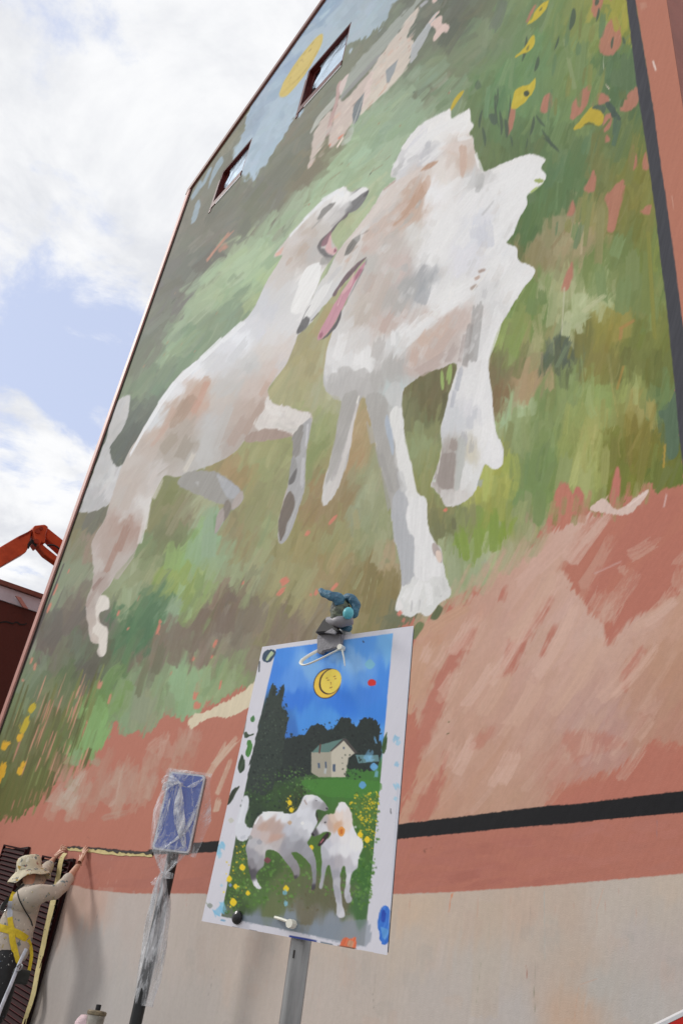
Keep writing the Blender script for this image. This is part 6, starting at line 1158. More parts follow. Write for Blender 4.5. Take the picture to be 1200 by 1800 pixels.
    for x, y, r in ((410,1586,6),(414,1558,4),(436,1570,4),(403,1545,5),(503,1562,5),(547,1490,4),(633,1467,5),(645,1476,5),(426,1525,5),(509,1411,4),(512,1424,4)): P(cvs, (228,196,30), [(x-r,y),(x,y-r*1.2),(x+r,y),(x,y+r*1.2)], rag=.6)
    dots((104,98,72), [(540,1560),(600,1580),(610,1610),(540,1600),(480,1600)], 90, 2, 4, 14, 10, .7)
    P(cvs, (128,138,150), [(398,1612),(470,1612),(540,1626),(600,1622),(644,1618),(640,1663),(515,1637)], rag=2, op=.6, soft=3)
    # left dog of the print
    GD = lambda x, y: (.5, -.86)
    P(cvs, (208,210,218), [(436,1401),(431,1398),(427,1403),(423,1420),(416,1440),(413,1458),(416,1472),(424,1479),(434,1476),(442,1464),(445,1456),(436,1454),(431,1445),(433,1432),(438,1418)], rag=1.0, soft=2)
    S(cvs, (214,216,224), 420,1450,430,1408, 6, rag=.6); S(cvs, (176,180,190), 420,1474,436,1468, 6, op=.5)
    LD = [(534,1400),(545,1397),(556,1399),(565,1405),(574,1416),(577,1422),(571,1426),(562,1423),(556,1425),(555,1434),(558,1446),(552,1458),(545,1472),(540,1482),(549,1495),(555,1512),(556,1535),(555,1557),(552,1564),(547,1562),(549,1545),(546,1522),(535,1508),(522,1498),(512,1500),(522,1515),(527,1528),(525,1540),(518,1545),(516,1536),(510,1525),(498,1510),(490,1500),(478,1494),(468,1496),(466,1508),(463,1522),(455,1530),(450,1540),(454,1552),(459,1560),(454,1563),(446,1556),(440,1540),(437,1525),(434,1505),(432,1490),(438,1472),(444,1456),(450,1440),(460,1430),(475,1426),(495,1429),(512,1430),(521,1425),(528,1412)]
    fill(cvs, LD, _q("""545 1402 226 226 232;560 1408 206 208 214;570 1420 145 144 148;556 1414 167 165 171;535 1412 206 206 212;530 1428 214 216 224;550 1440 206 208 216;540 1455 218 220 226;520 1440 200 202 210;500 1434 222 224 230;470 1430 226 228 232;455 1440 196 184 182;465 1450 187 160 148;478 1446 186 163 154;490 1455 183 161 154;484 1470 190 158 146;470 1465 196 180 176;450 1460 193 181 181;446 1480 181 180 186;455 1490 187 183 186;440 1500 154 152 160;450 1510 161 160 167;460 1515 152 150 155;505 1460 190 192 202;520 1470 174 176 184;530 1465 193 194 201;510 1480 160 160 168;525 1488 147 147 155;500 1490 154 152 160;485 1485 186 178 178;540 1495 155 155 163;550 1515 144 144 151;552 1540 134 134 141;551 1560 70 66 72;515 1510 142 140 145;522 1530 138 134 138;518 1542 76 70 74;445 1535 84 80 86;442 1520 134 131 137;454 1556 214 214 220;438 1535 76 72 78;472 1490 196 192 194"""), rag=.5, soft=1.4, warp=1.5, soften=8, seed=3.3, dfun=GD)
    for p in ((556,1427,558,1444,3.2,(40,34,40)),(572,1420,577,1423,4,(26,24,28)),(553,1408,559,1407,2.2,(44,42,46)),(534,1405,540,1416,4,(176,160,156)),(460,1428,500,1428,4,(232,233,238)),(447,1450,456,1434,4,(230,231,236)),(452,1560,447,1548,3,(226,226,230)),(558,1446,560,1436,2,(180,110,116))): S(cvs, p[5], *p[:4], p[4], rag=.3, tex=3, op=.9)
    # right dog of the print
    RD = [(597,1411),(591,1420),(587,1430),(580,1431),(572,1433),(566,1440),(560,1448),(553,1458),(547,1464),(549,1469),(555,1470),(563,1466),(571,1462),(578,1462),(582,1466),(576,1474),(568,1478),(564,1488),(564,1505),(566,1516),(564,1540),(561,1558),(565,1562),(570,1545),(574,1525),(580,1522),(584,1545),(588,1575),(592,1590),(591,1604),(595,1612),(602,1613),(606,1608),(602,1590),(599,1565),(598,1540),(602,1524),(607,1526),(608,1550),(605,1570),(607,1584),(613,1587),(618,1581),(615,1568),(616,1545),(620,1532),(628,1525),(630,1508),(637,1492),(636,1478),(626,1466),(620,1448),(617,1428),(609,1414),(602,1410)]
    fill(cvs, RD, _q("""600 1416 226 224 228;610 1430 222 212 208;596 1432 226 210 200;586 1438 212 190 174;592 1446 208 170 142;580 1446 196 172 160;572 1444 180 174 177;562 1454 206 206 212;552 1464 90 86 92;568 1458 212 212 218;610 1452 226 214 206;622 1460 222 222 228;604 1470 226 224 226;590 1470 210 208 214;576 1482 196 196 206;570 1500 181 183 191;585 1490 214 214 220;605 1495 224 224 228;625 1485 228 228 232;626 1510 218 218 224;610 1515 193 190 196;595 1515 178 174 180;582 1515 167 165 174;566 1535 160 161 170;563 1556 167 167 174;586 1540 157 157 165;590 1570 165 165 174;594 1600 193 194 200;602 1609 206 206 212;594 1555 180 180 187;612 1540 206 206 214;608 1570 187 188 196;613 1582 174 174 181;616 1530 190 190 198"""), rag=.7, soft=1.6, warp=1.5, soften=8, seed=4.4, dfun=lambda x, y: (.1, -.99))
    for x, y, a, b in ((630,1478,638,1474),(632,1490,640,1488),(628,1508,634,1508),(622,1455,628,1452),(597,1416,596,1409),(604,1416,606,1409)): S(cvs, (226,226,230), x, y, a, b, 5, rag=.5, op=.8)
    S(cvs, (34,30,34), 547,1464,553,1470, 5, rag=.3); P(cvs, (44,26,32), [(576,1463),(569,1469),(560,1482),(558,1486),(563,1487),(571,1479),(578,1469)], rag=.3); S(cvs, (190,112,122), 562,1483,570,1473, 3, rag=.3); S(cvs, (36,34,36), 569,1447,574,1444, 3.4, rag=.3)
    P(cvs, (222,150,70), [(594,1458),(600,1453),(606,1458),(604,1468),(598,1470),(594,1464)], rag=.4); P(cvs, (200,110,40), [(597,1459),(602,1457),(602,1465),(598,1466)], rag=.3)
    # yellow moon with a sleepy face
    def ell(cx, cy, rx, ry, a, n=18): return [(cx+rx*math.cos(t)*math.cos(a)-ry*math.sin(t)*math.sin(a), cy+rx*math.cos(t)*math.sin(a)+ry*math.sin(t)*math.cos(a)) for t in [2*math.pi*k/n for k in range(n)]]
    P(cvs, (34,28,24), ell(574.5,1201.5,23,27.5,.45), rag=.2); P(cvs, (240,190,66), ell(574.5,1201.5,21.6,26,.45), rag=.2, tex=2)
    P(cvs, (34,28,24), ell(580,1198,18.5,23.5,.45), rag=.2); P(cvs, (246,204,84), ell(581.5,1197.5,17.2,22.2,.45), rag=.2, tex=2)
    for p in ((572,1193,577,1191),(574,1196,580,1195),(585,1190,591,1188),(587,1194,592,1192),(578,1210,585,1207),(581,1212,583,1211),(581,1198,582,1203),(580,1204,583,1203.5)): S(cvs, (70,50,30), *p, 2.3, rag=.1, tex=1)
    # paint marks on the white border and the sleeve
    for p in ((382,1480,392,1500,20,(110,180,214)),(386,1495,380,1510,14,(130,192,220)),(378,1590,392,1620,18,(104,176,214)),(388,1580,398,1612,10,(120,186,216)),(392,1560,386,1552,6,(150,196,220)),(700,1290,690,1310,12,(120,180,214)),(695,1312,706,1300,8,(140,194,222)),(694,1350,700,1335,9,(120,182,216)),(700,1390,692,1370,10,(130,190,220)),(690,1400,702,1410,8,(140,196,222)),(640,1340,655,1315,14,(120,178,220)),(645,1336,660,1330,12,(130,186,222)),(660,1370,664,1350,8,(120,180,220)),(652,1345,668,1350,8,(100,160,214)),(500,1575,501,1560,8,(120,184,218)),(502,1596,502,1576,7,(130,190,222)),(662,1310,656,1290,4,(110,170,220)),(360,1585,372,1595,4,(150,160,140)),(366,1520,372,1535,4,(176,205,190))): S(cvs, p[5], *p[:4], p[4], op=.75, dry=.4, rag=1.2)
    for x, y, r, c in ((650,1168,9,(120,182,206)),(637,1380,7,(96,160,216)),(657,1348,7,(104,168,218)),(416,1614,8,(26,26,28)),(369,1592,5,(140,146,140)),(406,1442,5,(190,190,180)),(532,1447,3,(236,236,238)),(470,1512,6,(120,60,70)),(456,1480,5,(160,160,168)),(509,1446,4,(190,160,130)),(405,1556,3,(120,150,190)),(440,1472,4,(150,150,150))): P(cvs, c, [(x-r,y),(x,y-r),(x+r,y),(x,y+r)], rag=.5, op=.9)
    P(cvs, (206,40,36), [(646,1198),(652,1194),(660,1197),(659,1204),(652,1206),(647,1204)], rag=.5)
    for pts, c in (([(440,1262),(446,1258),(449,1264),(446,1270),(441,1268)],(70,120,70)),([(431,1286),(437,1290),(446,1290),(438,1296),(432,1298),(428,1292)],(44,62,40)),([(436,1302),(442,1304),(443,1316),(440,1328),(434,1330),(431,1322),(434,1312)],(74,130,60)),([(425,1326),(430,1336),(429,1352),(422,1360),(418,1350),(420,1336)],(46,64,42)),([(421,1382),(416,1394),(406,1410),(400,1414),(402,1400),(408,1388)],(40,48,30)),([(680,1286),(680,1300),(676,1322),(671,1322),(673,1300)],(56,84,44)),([(466,1144),(474,1141),(484,1144),(482,1154),(472,1164),(462,1162),(462,1152)],(40,62,84)),([(476,1146),(482,1148),(474,1158),(468,1160)],(170,186,150)),([(676,1592),(684,1600),(685,1625),(682,1655),(672,1660),(666,1645),(664,1620),(668,1602)],(50,110,200)),([(672,1600),(678,1606),(676,1620),(670,1618)],(30,70,170)),([(670,1630),(682,1634),(680,1648),(672,1650)],(90,150,214)),([(600,1656),(606,1648),(616,1650),(624,1648),(626,1662),(620,1672),(606,1670),(598,1664)],(214,110,74)),([(612,1654),(620,1654),(620,1664),(612,1664)],(190,140,110))): P(cvs, c, pts, rag=1.2, tex=14)
    S(cvs, (40,40,40), 686,1420,687,1432, 2.5, rag=.2); S(cvs, (60,60,64), 661,1522,662,1528, 2, rag=.2); S(cvs, (40,30,40), 637,1130,641,1128, 4); S(cvs, (44,56,72), 637,1124,640,1132, 3)
    for p in ((405,1630,424,1635,6,(30,30,32)),(436,1636,456,1640,6,(32,30,32)),(461,1640,465,1641,6,(60,50,50)),(505,1646,560,1656,6,(44,60,130)),(560,1656,590,1662,6,(120,130,140)),(590,1664,630,1670,6,(110,84,70)),(628,1672,660,1677,5,(150,120,40)),(386,1616,400,1620,5,(120,160,190)),(463,1134,480,1131,4,(40,44,40)),(484,1131,500,1129,4,(50,52,48)),(456,1160,455,1185,3,(60,66,70)),(432,1260,428,1290,3,(60,60,50)),(397,1410,392,1430,3,(70,60,50))): S(cvs, p[5], *p[:4], p[4], tex=14, rag=1)
    for p in ((520,1122,715,1096,4,(180,205,222)),(726,1110,712,1290,4,(176,190,206)),(700,1380,684,1640,4,(182,186,198))): S(cvs, p[5], *p[:4], p[4], op=.5)
    rg = random.Random(31)
    for k in range(80):
        e = rg.random(); x, y = rg.choice([(460+e*-100, 1150+e*460),(718-e*44, 1120+e*540),(690-e*20+8, 1130+e*500)]); x += rg.uniform(-3, 8)
        S(cvs, rg.choice([(90,100,110),(120,170,200),(70,90,60),(150,160,170)]), x, y, x+rg.uniform(-2, 2), y+rg.uniform(1, 3), rg.uniform(.8, 1.8), op=.7, tex=2, rag=.2)
def build_poster():
    W, H = 250, 430; a = np.linspace(0, 1, W)[None, :, None]; b = np.linspace(0, 1, H)[:, None, None]
    c = [np.array(p) for p in PO]; V = (c[0]*(1-a)+c[1]*a)*(1-b)+(c[3]*(1-a)+c[2]*a)*b
    V = V+np.array(PN)*(.006*np.sin(a*math.pi)*np.sin(b*math.pi*.9+.2))
    X_, Y_ = proj(V[..., 0], V[..., 1], V[..., 2]); cv = Canvas(X_, Y_, (206,210,222), px=1.0)
    poster_paint([cv]); me = grid_mesh('sheet', V); set_paint(me, np.clip(lin(np.clip(cv.C, 0, 255)).reshape(-1, 3)*PGAIN, .004, .9))
    o = obj('sheet', me, M_print, poster, smooth=True)
    # board glued behind, a little uneven, its edge daubed
    bm = bmesh.new(); e = []
    for p, q in ((0, 1), (1, 2), (2, 3), (3, 0)):
        for k in range(8):
            t = k/8; e.append((PO[p].lerp(PO[q], t)-PO[0])*.985+PO[0]+(PO[2]-PO[0])*.0075-PN*.0055)
    add_prism(bm, e, -PN*.003); obj('backing_board', bm, mat('board_edge', rgb(120,124,130), .6, .5, 40, col2=rgb(60,66,80)), poster)
    return o
PGAIN = 1.16
build_poster()

# clear plastic rim of the lamination is part of the sheet; fixings follow
M_gaff = mat('grey_duct_tape', rgb(128,126,132), .45, .15, 25, .15, 150); M_bl = mat('blue_paint_crust', rgb(96,158,190), .5, .5, 60, .5, 120, col2=rgb(52,84,110), lo=.42, hi=.7)
M_mix = mat('paint_crust', rgb(70,76,92), .55, .6, 70, .5, 140, col2=rgb(112,120,96)); M_turq = mat('turquoise_paint', rgb(92,178,190), .4, .12, 30, .2, 90); M_blk = mat('black_steel', rgb(38,36,38), .5, .3, 30)
clamp = thing('spring_clamp', 'paint crusted blue and grey spring clamp gripping the top of the print', 'clamp', tuple(on_poster(582, 1112)))
def pp(px, py, off): return on_poster(px, py, off)
def slab(pix, o0, o1, name, m, bev=.002):
    bm = bmesh.new(); add_prism(bm, [pp(px, py, o0) for px, py in pix], PN*(o1-o0))
    if bev: bmesh.ops.bevel(bm, geom=bm.edges[:], offset=bev, segments=2, affect='EDGES')
    return obj(name, bm, m, clamp, smooth=False)
slab([(561,1121),(563,1117),(604,1115),(604,1134),(600,1140),(572,1148),(570,1153),(561,1150)], .006, .016, 'front_jaw', M_gaff)
slab([(562,1118),(575,1097),(580,1092),(602,1090),(604,1094),(598,1100),(596,1106),(602,1112),(604,1116)], .010, .030, 'jaw_neck', M_blk)
slab([(571,1113),(585,1105),(593,1112),(590,1116)], .030, .034, 'torn_tape', M_gaff, .001)
obj('pivot_tape', tube([pp(577,1092,.020), pp(598,1093,.030), pp(619,1090,.022)], [.010,.013,.010], 14), M_gaff, clamp, smooth=True)
def lump(pix, rs, name, m, flat=.8, amp=.12, seed=0):
    pts = catmull([pp(*q) for q in pix], 6); rr = list(np.interp(np.linspace(0, 1, len(pts)), np.linspace(0, 1, len(rs)), rs)); bm = bmesh.new(); add_tube(bm, pts, rr, 18, True, flat)
    for v in bm.verts: v.co += Vector((mnoise.noise(v.co*90+Vector((seed,0,0))), mnoise.noise(v.co*90+Vector((0,seed,5))), mnoise.noise(v.co*90+Vector((9,0,seed)))))*amp*.02
    bmesh.ops.recalc_face_normals(bm, faces=bm.faces[:]); return obj(name, bm, m, clamp, smooth=True)
lump([(597,1092,.016),(598,1080,.018),(598,1068,.018),(597,1060,.016)], [.021,.0225,.0225,.018], 'pivot_body', M_mix, .9, .16, 1)
lump([(603,1066,.004),(606,1054,.006),(616,1052,.008),(624,1060,.006),(624,1074,.004),(619,1084,.002)], [.010,.012,.013,.0125,.011,.008], 'rear_handle', M_bl, .8, .14, 2)
lump([(597,1063,.030),(594,1052,.036),(584,1048,.042),(572,1043,.046),(563,1037,.048)], [.013,.0145,.0125,.0105,.006], 'front_handle', M_bl, .75, .12, 3)
b = lathe([(.0008,-.013),(.006,-.012),(.0105,-.007),(.012,0),(.0105,.007),(.006,.012),(.0008,.013)], 16, Matrix.Translation(pp(612, 1078, .036))); obj('knob', b, M_turq, clamp, smooth=True)
b = slab([(589,1067),(594,1068),(596,1076),(592,1081),(589,1078)], .034, .037, 'paint_drip', mat('yellow_drip', rgb(168,150,60), .5), .001)
slab([(595,1100),(604,1097),(619,1093),(620,1106),(616,1112),(604,1110),(598,1106)], -.002, .016, 'rear_jaw', M_bl)
# cable tie through the sheet
tie = thing('cable_tie', 'white plastic cable tie looped through the top of the print', 'cable tie', tuple(on_poster(565, 1155)))
M_ny = mat('white_nylon', rgb(228,226,214), .35, .05, 20)
lp = catmull([pp(*q) for q in ((601,1139,.010),(585,1147,.022),(565,1157,.034),(545,1166,.040),(534,1169,.040),(529,1166,.036),(532,1160,.028),(545,1151,.018),(558,1144,.010),(568,1139,.004))], 6)
obj('strap', tube(lp, .0042, 8, flat=.45), M_ny, tie)
h = pp(600, 1139, .013); obj('lock_head', tube([h+PN*-.006, h+PN*.008], .0065, 8), M_ny, tie)
obj('tail', tube([pp(601,1141,.014), pp(604,1155,.020), pp(606,1171,.024)], [.0026,.0022,.0012], 6, flat=.5), M_ny, tie)
tie2 = thing('cable_tie', 'short white cable tie stub at the bottom edge of the print', 'cable tie', tuple(on_poster(505, 1622)))
obj('strap', tube([pp(485,1613,.004), pp(495,1616,.009), pp(515,1623,.012)], .0052, 8, flat=.55), M_ny, tie2)
h = pp(516, 1625, .006); obj('lock_head', tube([h, h+PN*.014], .0078, 8), M_ny, tie2)
M_dk = mat('black_paint_blob', rgb(24,24,26), .3)
bb = pp(417.5, 1613, .004); obj('paint_blob', lathe([(.0125, 0), (.0115, .0035), (.006, .006), (.0008, .0066)], 16, Matrix.Translation(bb) @ PN.to_track_quat('Z', 'Y').to_matrix().to_4x4()), M_dk, poster)
# ================================================================ the painter
M_skin = mat('skin', rgb(196,148,124), .5, .1, 30); M_shirt = mat('paint_flecked_shirt', rgb(186,174,160), .85, .1, 5, .4, 160); M_pants = mat('black_paint_spattered_trousers', rgb(24,24,26), .6, .3, 20)
def spatter(m, cols, scale=60, amount=.63, base=None):
    """add dried paint flecks to a cloth material"""
    nt = m.node_tree; N = nt.nodes; L = nt.links; b = N['Principled BSDF']; src = b.inputs['Base Color'].links[0].from_socket
    tc = N.new('ShaderNodeTexCoord')
    for i, (c, am, sc) in enumerate(cols):
        n = N.new('ShaderNodeTexNoise'); n.inputs['Scale'].default_value = sc; n.inputs['Detail'].default_value = 3; n.noise_dimensions = '4D'; n.inputs['W'].default_value = i*7.3; L.new(tc.outputs['Object'], n.inputs['Vector'])
        r = N.new('ShaderNodeValToRGB'); r.color_ramp.elements[0].position = am; r.color_ramp.elements[1].position = am+.03; L.new(n.outputs['Fac'], r.inputs[0])
        x = N.new('ShaderNodeMixRGB'); L.new(r.outputs[0], x.inputs[0]); L.new(src, x.inputs[1]); x.inputs[2].default_value = c; src = x.outputs[0]
    L.new(src, b.inputs['Base Color'])
spatter(M_shirt, [(rgb(110,122,122), .62, 22), (rgb(176,158,110), .64, 26), (rgb(60,64,66), .68, 30), (rgb(215,206,190), .64, 36)])
spatter(M_pants, [(rgb(190,190,186), .66, 46), (rgb(90,110,140), .67, 30)])
pel = at(16, 1672, 3.0); chest = at(42, 1588, 3.02); neck = at(53, 1558, 3.05); head = at(50, 1537, 3.04)
shR = at(62, 1573, 3.0); elR = at(103, 1567, 3.2); wrR = at(139, 1520, 3.40)
shL = at(62, 1549, 3.13); elL = at(78, 1532, 3.28); wrL = at(96, 1509, 3.43)
FEET = 0.86
painter = thing('person', 'painter in a paint flecked sun hat and yellow harness reaching up to the tape', 'person', (pel.x, pel.y, FEET))
spine1 = pel.lerp(chest, .5)
# left/right hips: body faces the wall, a little turned
across = (shR-shL); across.z = 0; across.normalize(); fwd = Vector((-across.y, across.x, 0))
if fwd.y < 0: fwd = -fwd
hipR = pel+across*.09+Vector((0,0,-.06)); hipL = pel-across*.09+Vector((0,0,-.06))
kneeR = hipR+fwd*.05+Vector((.03,0,-.36)); kneeL = hipL+fwd*.06+Vector((-.03,0,-.36))
ankR = Vector((kneeR.x+.01, kneeR.y-.06, FEET+.09)); ankL = Vector((kneeL.x-.02, kneeL.y-.04, FEET+.09))
def torso_nodes(k, arms, legs):
    """shared joint chain; k swells it for the clothing"""
    N_ = [(pel, .135*k, .105*k), (spine1, .125*k, .10*k), (chest, .15*k, .11*k), (neck-Vector((0,0,.03)), .08*k, .07*k)]
    return N_
nodes = [(pel, .085, .065), (spine1, .075, .06), (chest, .09, .065), (neck, .05, .05), (head, .075, .085), (head+Vector((0,0,.06))-fwd*.01, .07, .08)]
edges = [(0,1),(1,2),(2,3),(3,4),(4,5)]
def chain(start, pts):
    p = start
    for c in pts: nodes.append(c); edges.append((p, len(nodes)-1)); p = len(nodes)-1
    return p
chain(2, [(shR, .04), (shR.lerp(elR, .5), .036), (elR, .034), (elR.lerp(wrR, .4), .037), (wrR, .024, .028)]); hR = len(nodes)-1
chain(2, [(shL, .04), (shL.lerp(elL, .5), .036), (elL, .034), (elL.lerp(wrL, .4), .037), (wrL, .024, .028)]); hL = len(nodes)-1
chain(0, [(hipR, .06), (kneeR, .045), (kneeR.lerp(ankR, .4), .04), (ankR, .034), (ankR+fwd*.12+Vector((0,0,-.055)), .034, .028)])
chain(0, [(hipL, .06), (kneeL, .045), (kneeL.lerp(ankL, .4), .04), (ankL, .034), (ankL+fwd*.12+Vector((0,0,-.055)), .034, .028)])
body_me = skin('body', nodes, edges, 0, 2)
def hand(w, tips, palm, thumb, thick=.0085):
    """palm and five fingers, each with two bends"""
    nd = [(w, .022, .026), (palm, .026, .034)]; ed = [(0, 1)]
    for k, t in enumerate(tips):
        kn = palm.lerp(t[0], .36); nd += [(kn, .0125), (palm.lerp(t[0], .68)+t[1], .010), (t[0], .0075)]; i = len(nd)-3; ed += [(1, i), (i, i+1), (i+1, i+2)]
    nd += [(w.lerp(palm, .6).lerp(thumb, .45), .013), (w.lerp(palm, .6).lerp(thumb, .8), .011), (thumb, .008)]; i = len(nd)-3; ed += [(0, i), (i, i+1), (i+1, i+2)]
    return skin('hand', nd, ed, 0, 1)
palmR = at(145, 1508, 3.44)
hmR = hand(wrR, [(at(148.5, 1489, 3.485), Vector((0,-.006,0))), (at(152, 1486.5, 3.487), Vector((0,-.007,0))), (at(155, 1488, 3.487), Vector((0,-.007,0))), (at(157, 1492, 3.485), Vector((0,-.006,0)))], palmR, at(141, 1503, 3.45))
palmL = at(105, 1497, 3.455)
hmL = hand(wrL, [(at(113, 1485.5, 3.478), Vector((-.01,-.012,.012))), (at(117, 1488, 3.484), Vector((-.008,-.014,.012))), (at(118, 1491, 3.486), Vector((-.004,-.014,.008))), (at(117, 1494, 3.486), Vector((0,-.014,.004)))], palmL, at(113, 1497, 3.468))
bm = bmesh.new(); bm.from_mesh(body_me); bm.from_mesh(hmR); bm.from_mesh(hmL)
# face: nose, brow, lips and ears drawn out of the head
fd = (fwd*.95+Vector((0,0,.3))).normalized(); sd = fd.cross(Vector((0,0,1))).normalized(); ud = sd.cross(fd).normalized()
def blob(c, rx, ry, rz, seg=8):
    prof = [(math.sin(math.pi*i/seg), -math.cos(math.pi*i/seg)) for i in range(seg+1)]; rings = []
    for r, h in prof:
        rings.append([bm.verts.new(c+sd*(max(r, .02)*rx*math.cos(2*math.pi*k/10))+fd*(max(r, .02)*ry*math.sin(2*math.pi*k/10))+ud*(h*rz)) for k in range(10)])
    for a, b in zip(rings, rings[1:]):
        for k in range(10): bm.faces.new((a[k], a[(k+1) % 10], b[(k+1) % 10], b[k]))
blob(head+fd*.10-ud*.005, .013, .02, .024); blob(head+fd*.087-ud*.052, .024, .012, .009); blob(head+fd*.075-ud*.085, .026, .022, .02)
for s in (-1, 1): blob(head+sd*(s*.086)-ud*.005, .01, .018, .03)
bmesh.ops.recalc_face_normals(bm, faces=bm.faces[:])
body_o = obj('body', bm, M_skin, painter, smooth=True)
bm = bmesh.new()
for s in (-1, 1): blob(head+fd*.088+sd*(s*.03)+ud*.022, .011, .008, .008)
obj('eyes', bm, mat('eye_dark', (.02,.015,.012,1), .2), body_o, smooth=True)
bm = bmesh.new(); blob(head-fd*.03+ud*.02, .088, .085, .09); blob(head-fd*.075-ud*.05, .055, .035, .05); obj('hair', bm, mat('brown_hair', rgb(70,50,38), .6, .3, 60), painter, smooth=True)
# shirt: torso and sleeves to mid forearm
nodes = [(pel-Vector((0,0,.10)), .178, .145), (pel.lerp(spine1, .3), .172, .14), (spine1, .168, .138), (spine1.lerp(chest, .55), .176, .142), (chest, .18, .14), (neck-Vector((0,0,.035)), .09, .085)]; edges = [(0,1),(1,2),(2,3),(3,4),(4,5)]
chain(4, [(shR, .085), (shR.lerp(elR, .5), .064), (elR, .058), (elR.lerp(wrR, .3), .052), (elR.lerp(wrR, .56), .044)])
chain(4, [(shL, .085), (shL.lerp(elL, .5), .064), (elL, .058), (elL.lerp(wrL, .3), .052), (elL.lerp(wrL, .56), .044)])
sm = skin('shirt', nodes, edges, 0, 3)
bm = bmesh.new(); bm.from_mesh(sm)
for v in bm.verts:      # cloth folds
    p = v.co; n_ = v.normal; f = (1-abs(mnoise.noise(Vector((p.x*5+p.z*4, p.y*5, p.z*9)))))*.018+(1-abs(mnoise.noise(Vector((p.x*13, p.y*13, p.z*22-p.x*9)))))*.005
    v.co = p+n_*(f-.008)
shirt_o = obj('shirt', bm, M_shirt, painter, smooth=True)
nodes = [(pel+Vector((0,0,.06)), .16, .13), (pel-Vector((0,0,.05)), .172, .145)]; edges = [(0,1)]
chain(1, [(hipR-Vector((0,0,.06)), .128), (kneeR, .092), (kneeR.lerp(ankR, .5), .07), (ankR+Vector((0,0,.02)), .06)])
chain(1, [(hipL-Vector((0,0,.06)), .128), (kneeL, .092), (kneeL.lerp(ankL, .5), .07), (ankL+Vector((0,0,.02)), .06)])
pm = skin('trousers', nodes, edges, 0, 2); bm = bmesh.new(); bm.from_mesh(pm)
for v in bm.verts: p = v.co; v.co = p+v.normal*((1-abs(mnoise.noise(Vector((p.x*9, p.y*9, p.z*6)))))*.012-.008)
pants_o = obj('trousers', bm, M_pants, painter, smooth=True)
for a, k in ((ankR, 1), (ankL, -1)):
    bm = bmesh.new(); c = Vector((a.x, a.y, FEET)); pr = [(-.08,-.035),(-.09,0),(-.08,.035),(.08,.045),(.15,.04),(.18,0),(.15,-.04),(.08,-.045)]
    r0 = [bm.verts.new(c+fwd*x+across*y) for x, y in pr]; r1 = [bm.verts.new(c+fwd*x*.97+across*y*.97+Vector((0,0,.05))) for x, y in pr]; r2 = [bm.verts.new(c+fwd*(x*.5-.015)+across*y*.8+Vector((0,0,.12))) for x, y in pr]
    bm.faces.new(r0[::-1]); bm.faces.new(r2)
    for A_, B_ in ((r0, r1), (r1, r2)):
        for i in range(8): bm.faces.new((A_[i], A_[(i+1) % 8], B_[(i+1) % 8], B_[i]))
    obj('shoe', bm, M_rub, painter, smooth=False)
# sun hat, tipped back
HT = Matrix.Translation(head+Vector((0,0,.03))) @ ((-fwd*.34+Vector((0,0,1))+across*-.02).normalized().to_track_quat('Z', 'Y').to_matrix().to_4x4())
bm = bmesh.new(); n = 56; prof = [(.014,.140),(.06,.137),(.094,.124),(.108,.095),(.114,.05),(.118,.012),(.130,.0),(.155,-.022),(.180,-.048),(.192,-.064),(.193,-.068),(.178,-.054),(.150,-.029),(.123,-.007)]; rings = []
for r, z in prof:
    ring = []
    for k in range(n):
        a = 2*math.pi*k/n; rr = r; zz = z
        if r > .12: zz += .020*math.sin(a*2+.6)*(r-.11)/.09+.013*math.sin(a*5+2)*(r-.11)/.09+.012*mnoise.noise(Vector((math.cos(a)*2, math.sin(a)*2, 3)))*(r-.1)/.09
        else: rr *= 1+.05*mnoise.noise(Vector((math.cos(a)*2.2, math.sin(a)*2.2, z*14))); zz += .006*mnoise.noise(Vector((math.cos(a)*3, math.sin(a)*3, r*30)))
        ring.append(bm.verts.new(HT @ Vector((rr*math.cos(a), rr*math.sin(a), zz))))
    rings.append(ring)
for A_, B_ in zip(rings, rings[1:]):
    for k in range(n): bm.faces.new((A_[k], B_[k], B_[(k+1) % n], A_[(k+1) % n]))
bm.faces.new(rings[0][::-1]); bmesh.ops.recalc_face_normals(bm, faces=bm.faces[:])
M_hat = mat('flowered_hat_cloth', rgb(206,196,170), .85, .1, 12, .3, 120)
spatter(M_hat, [(rgb(120,124,122), .57, 17), (rgb(176,140,62), .62, 20), (rgb(150,96,80), .66, 24), (rgb(96,104,96), .64, 30), (rgb(226,220,200), .60, 28), (rgb(60,60,58), .69, 34)])
hat_o = obj('sun_hat', bm, M_hat, painter, smooth=True)
bm = bmesh.new(); ring = [HT @ Vector((.112*math.cos(a*.2), .112*math.sin(a*.2), .018)) for a in range(32)]; add_tube(bm, ring, .006, 6, False, flat=.5); obj('hat_band', bm, mat('hat_band', rgb(150,146,120), .8), hat_o)
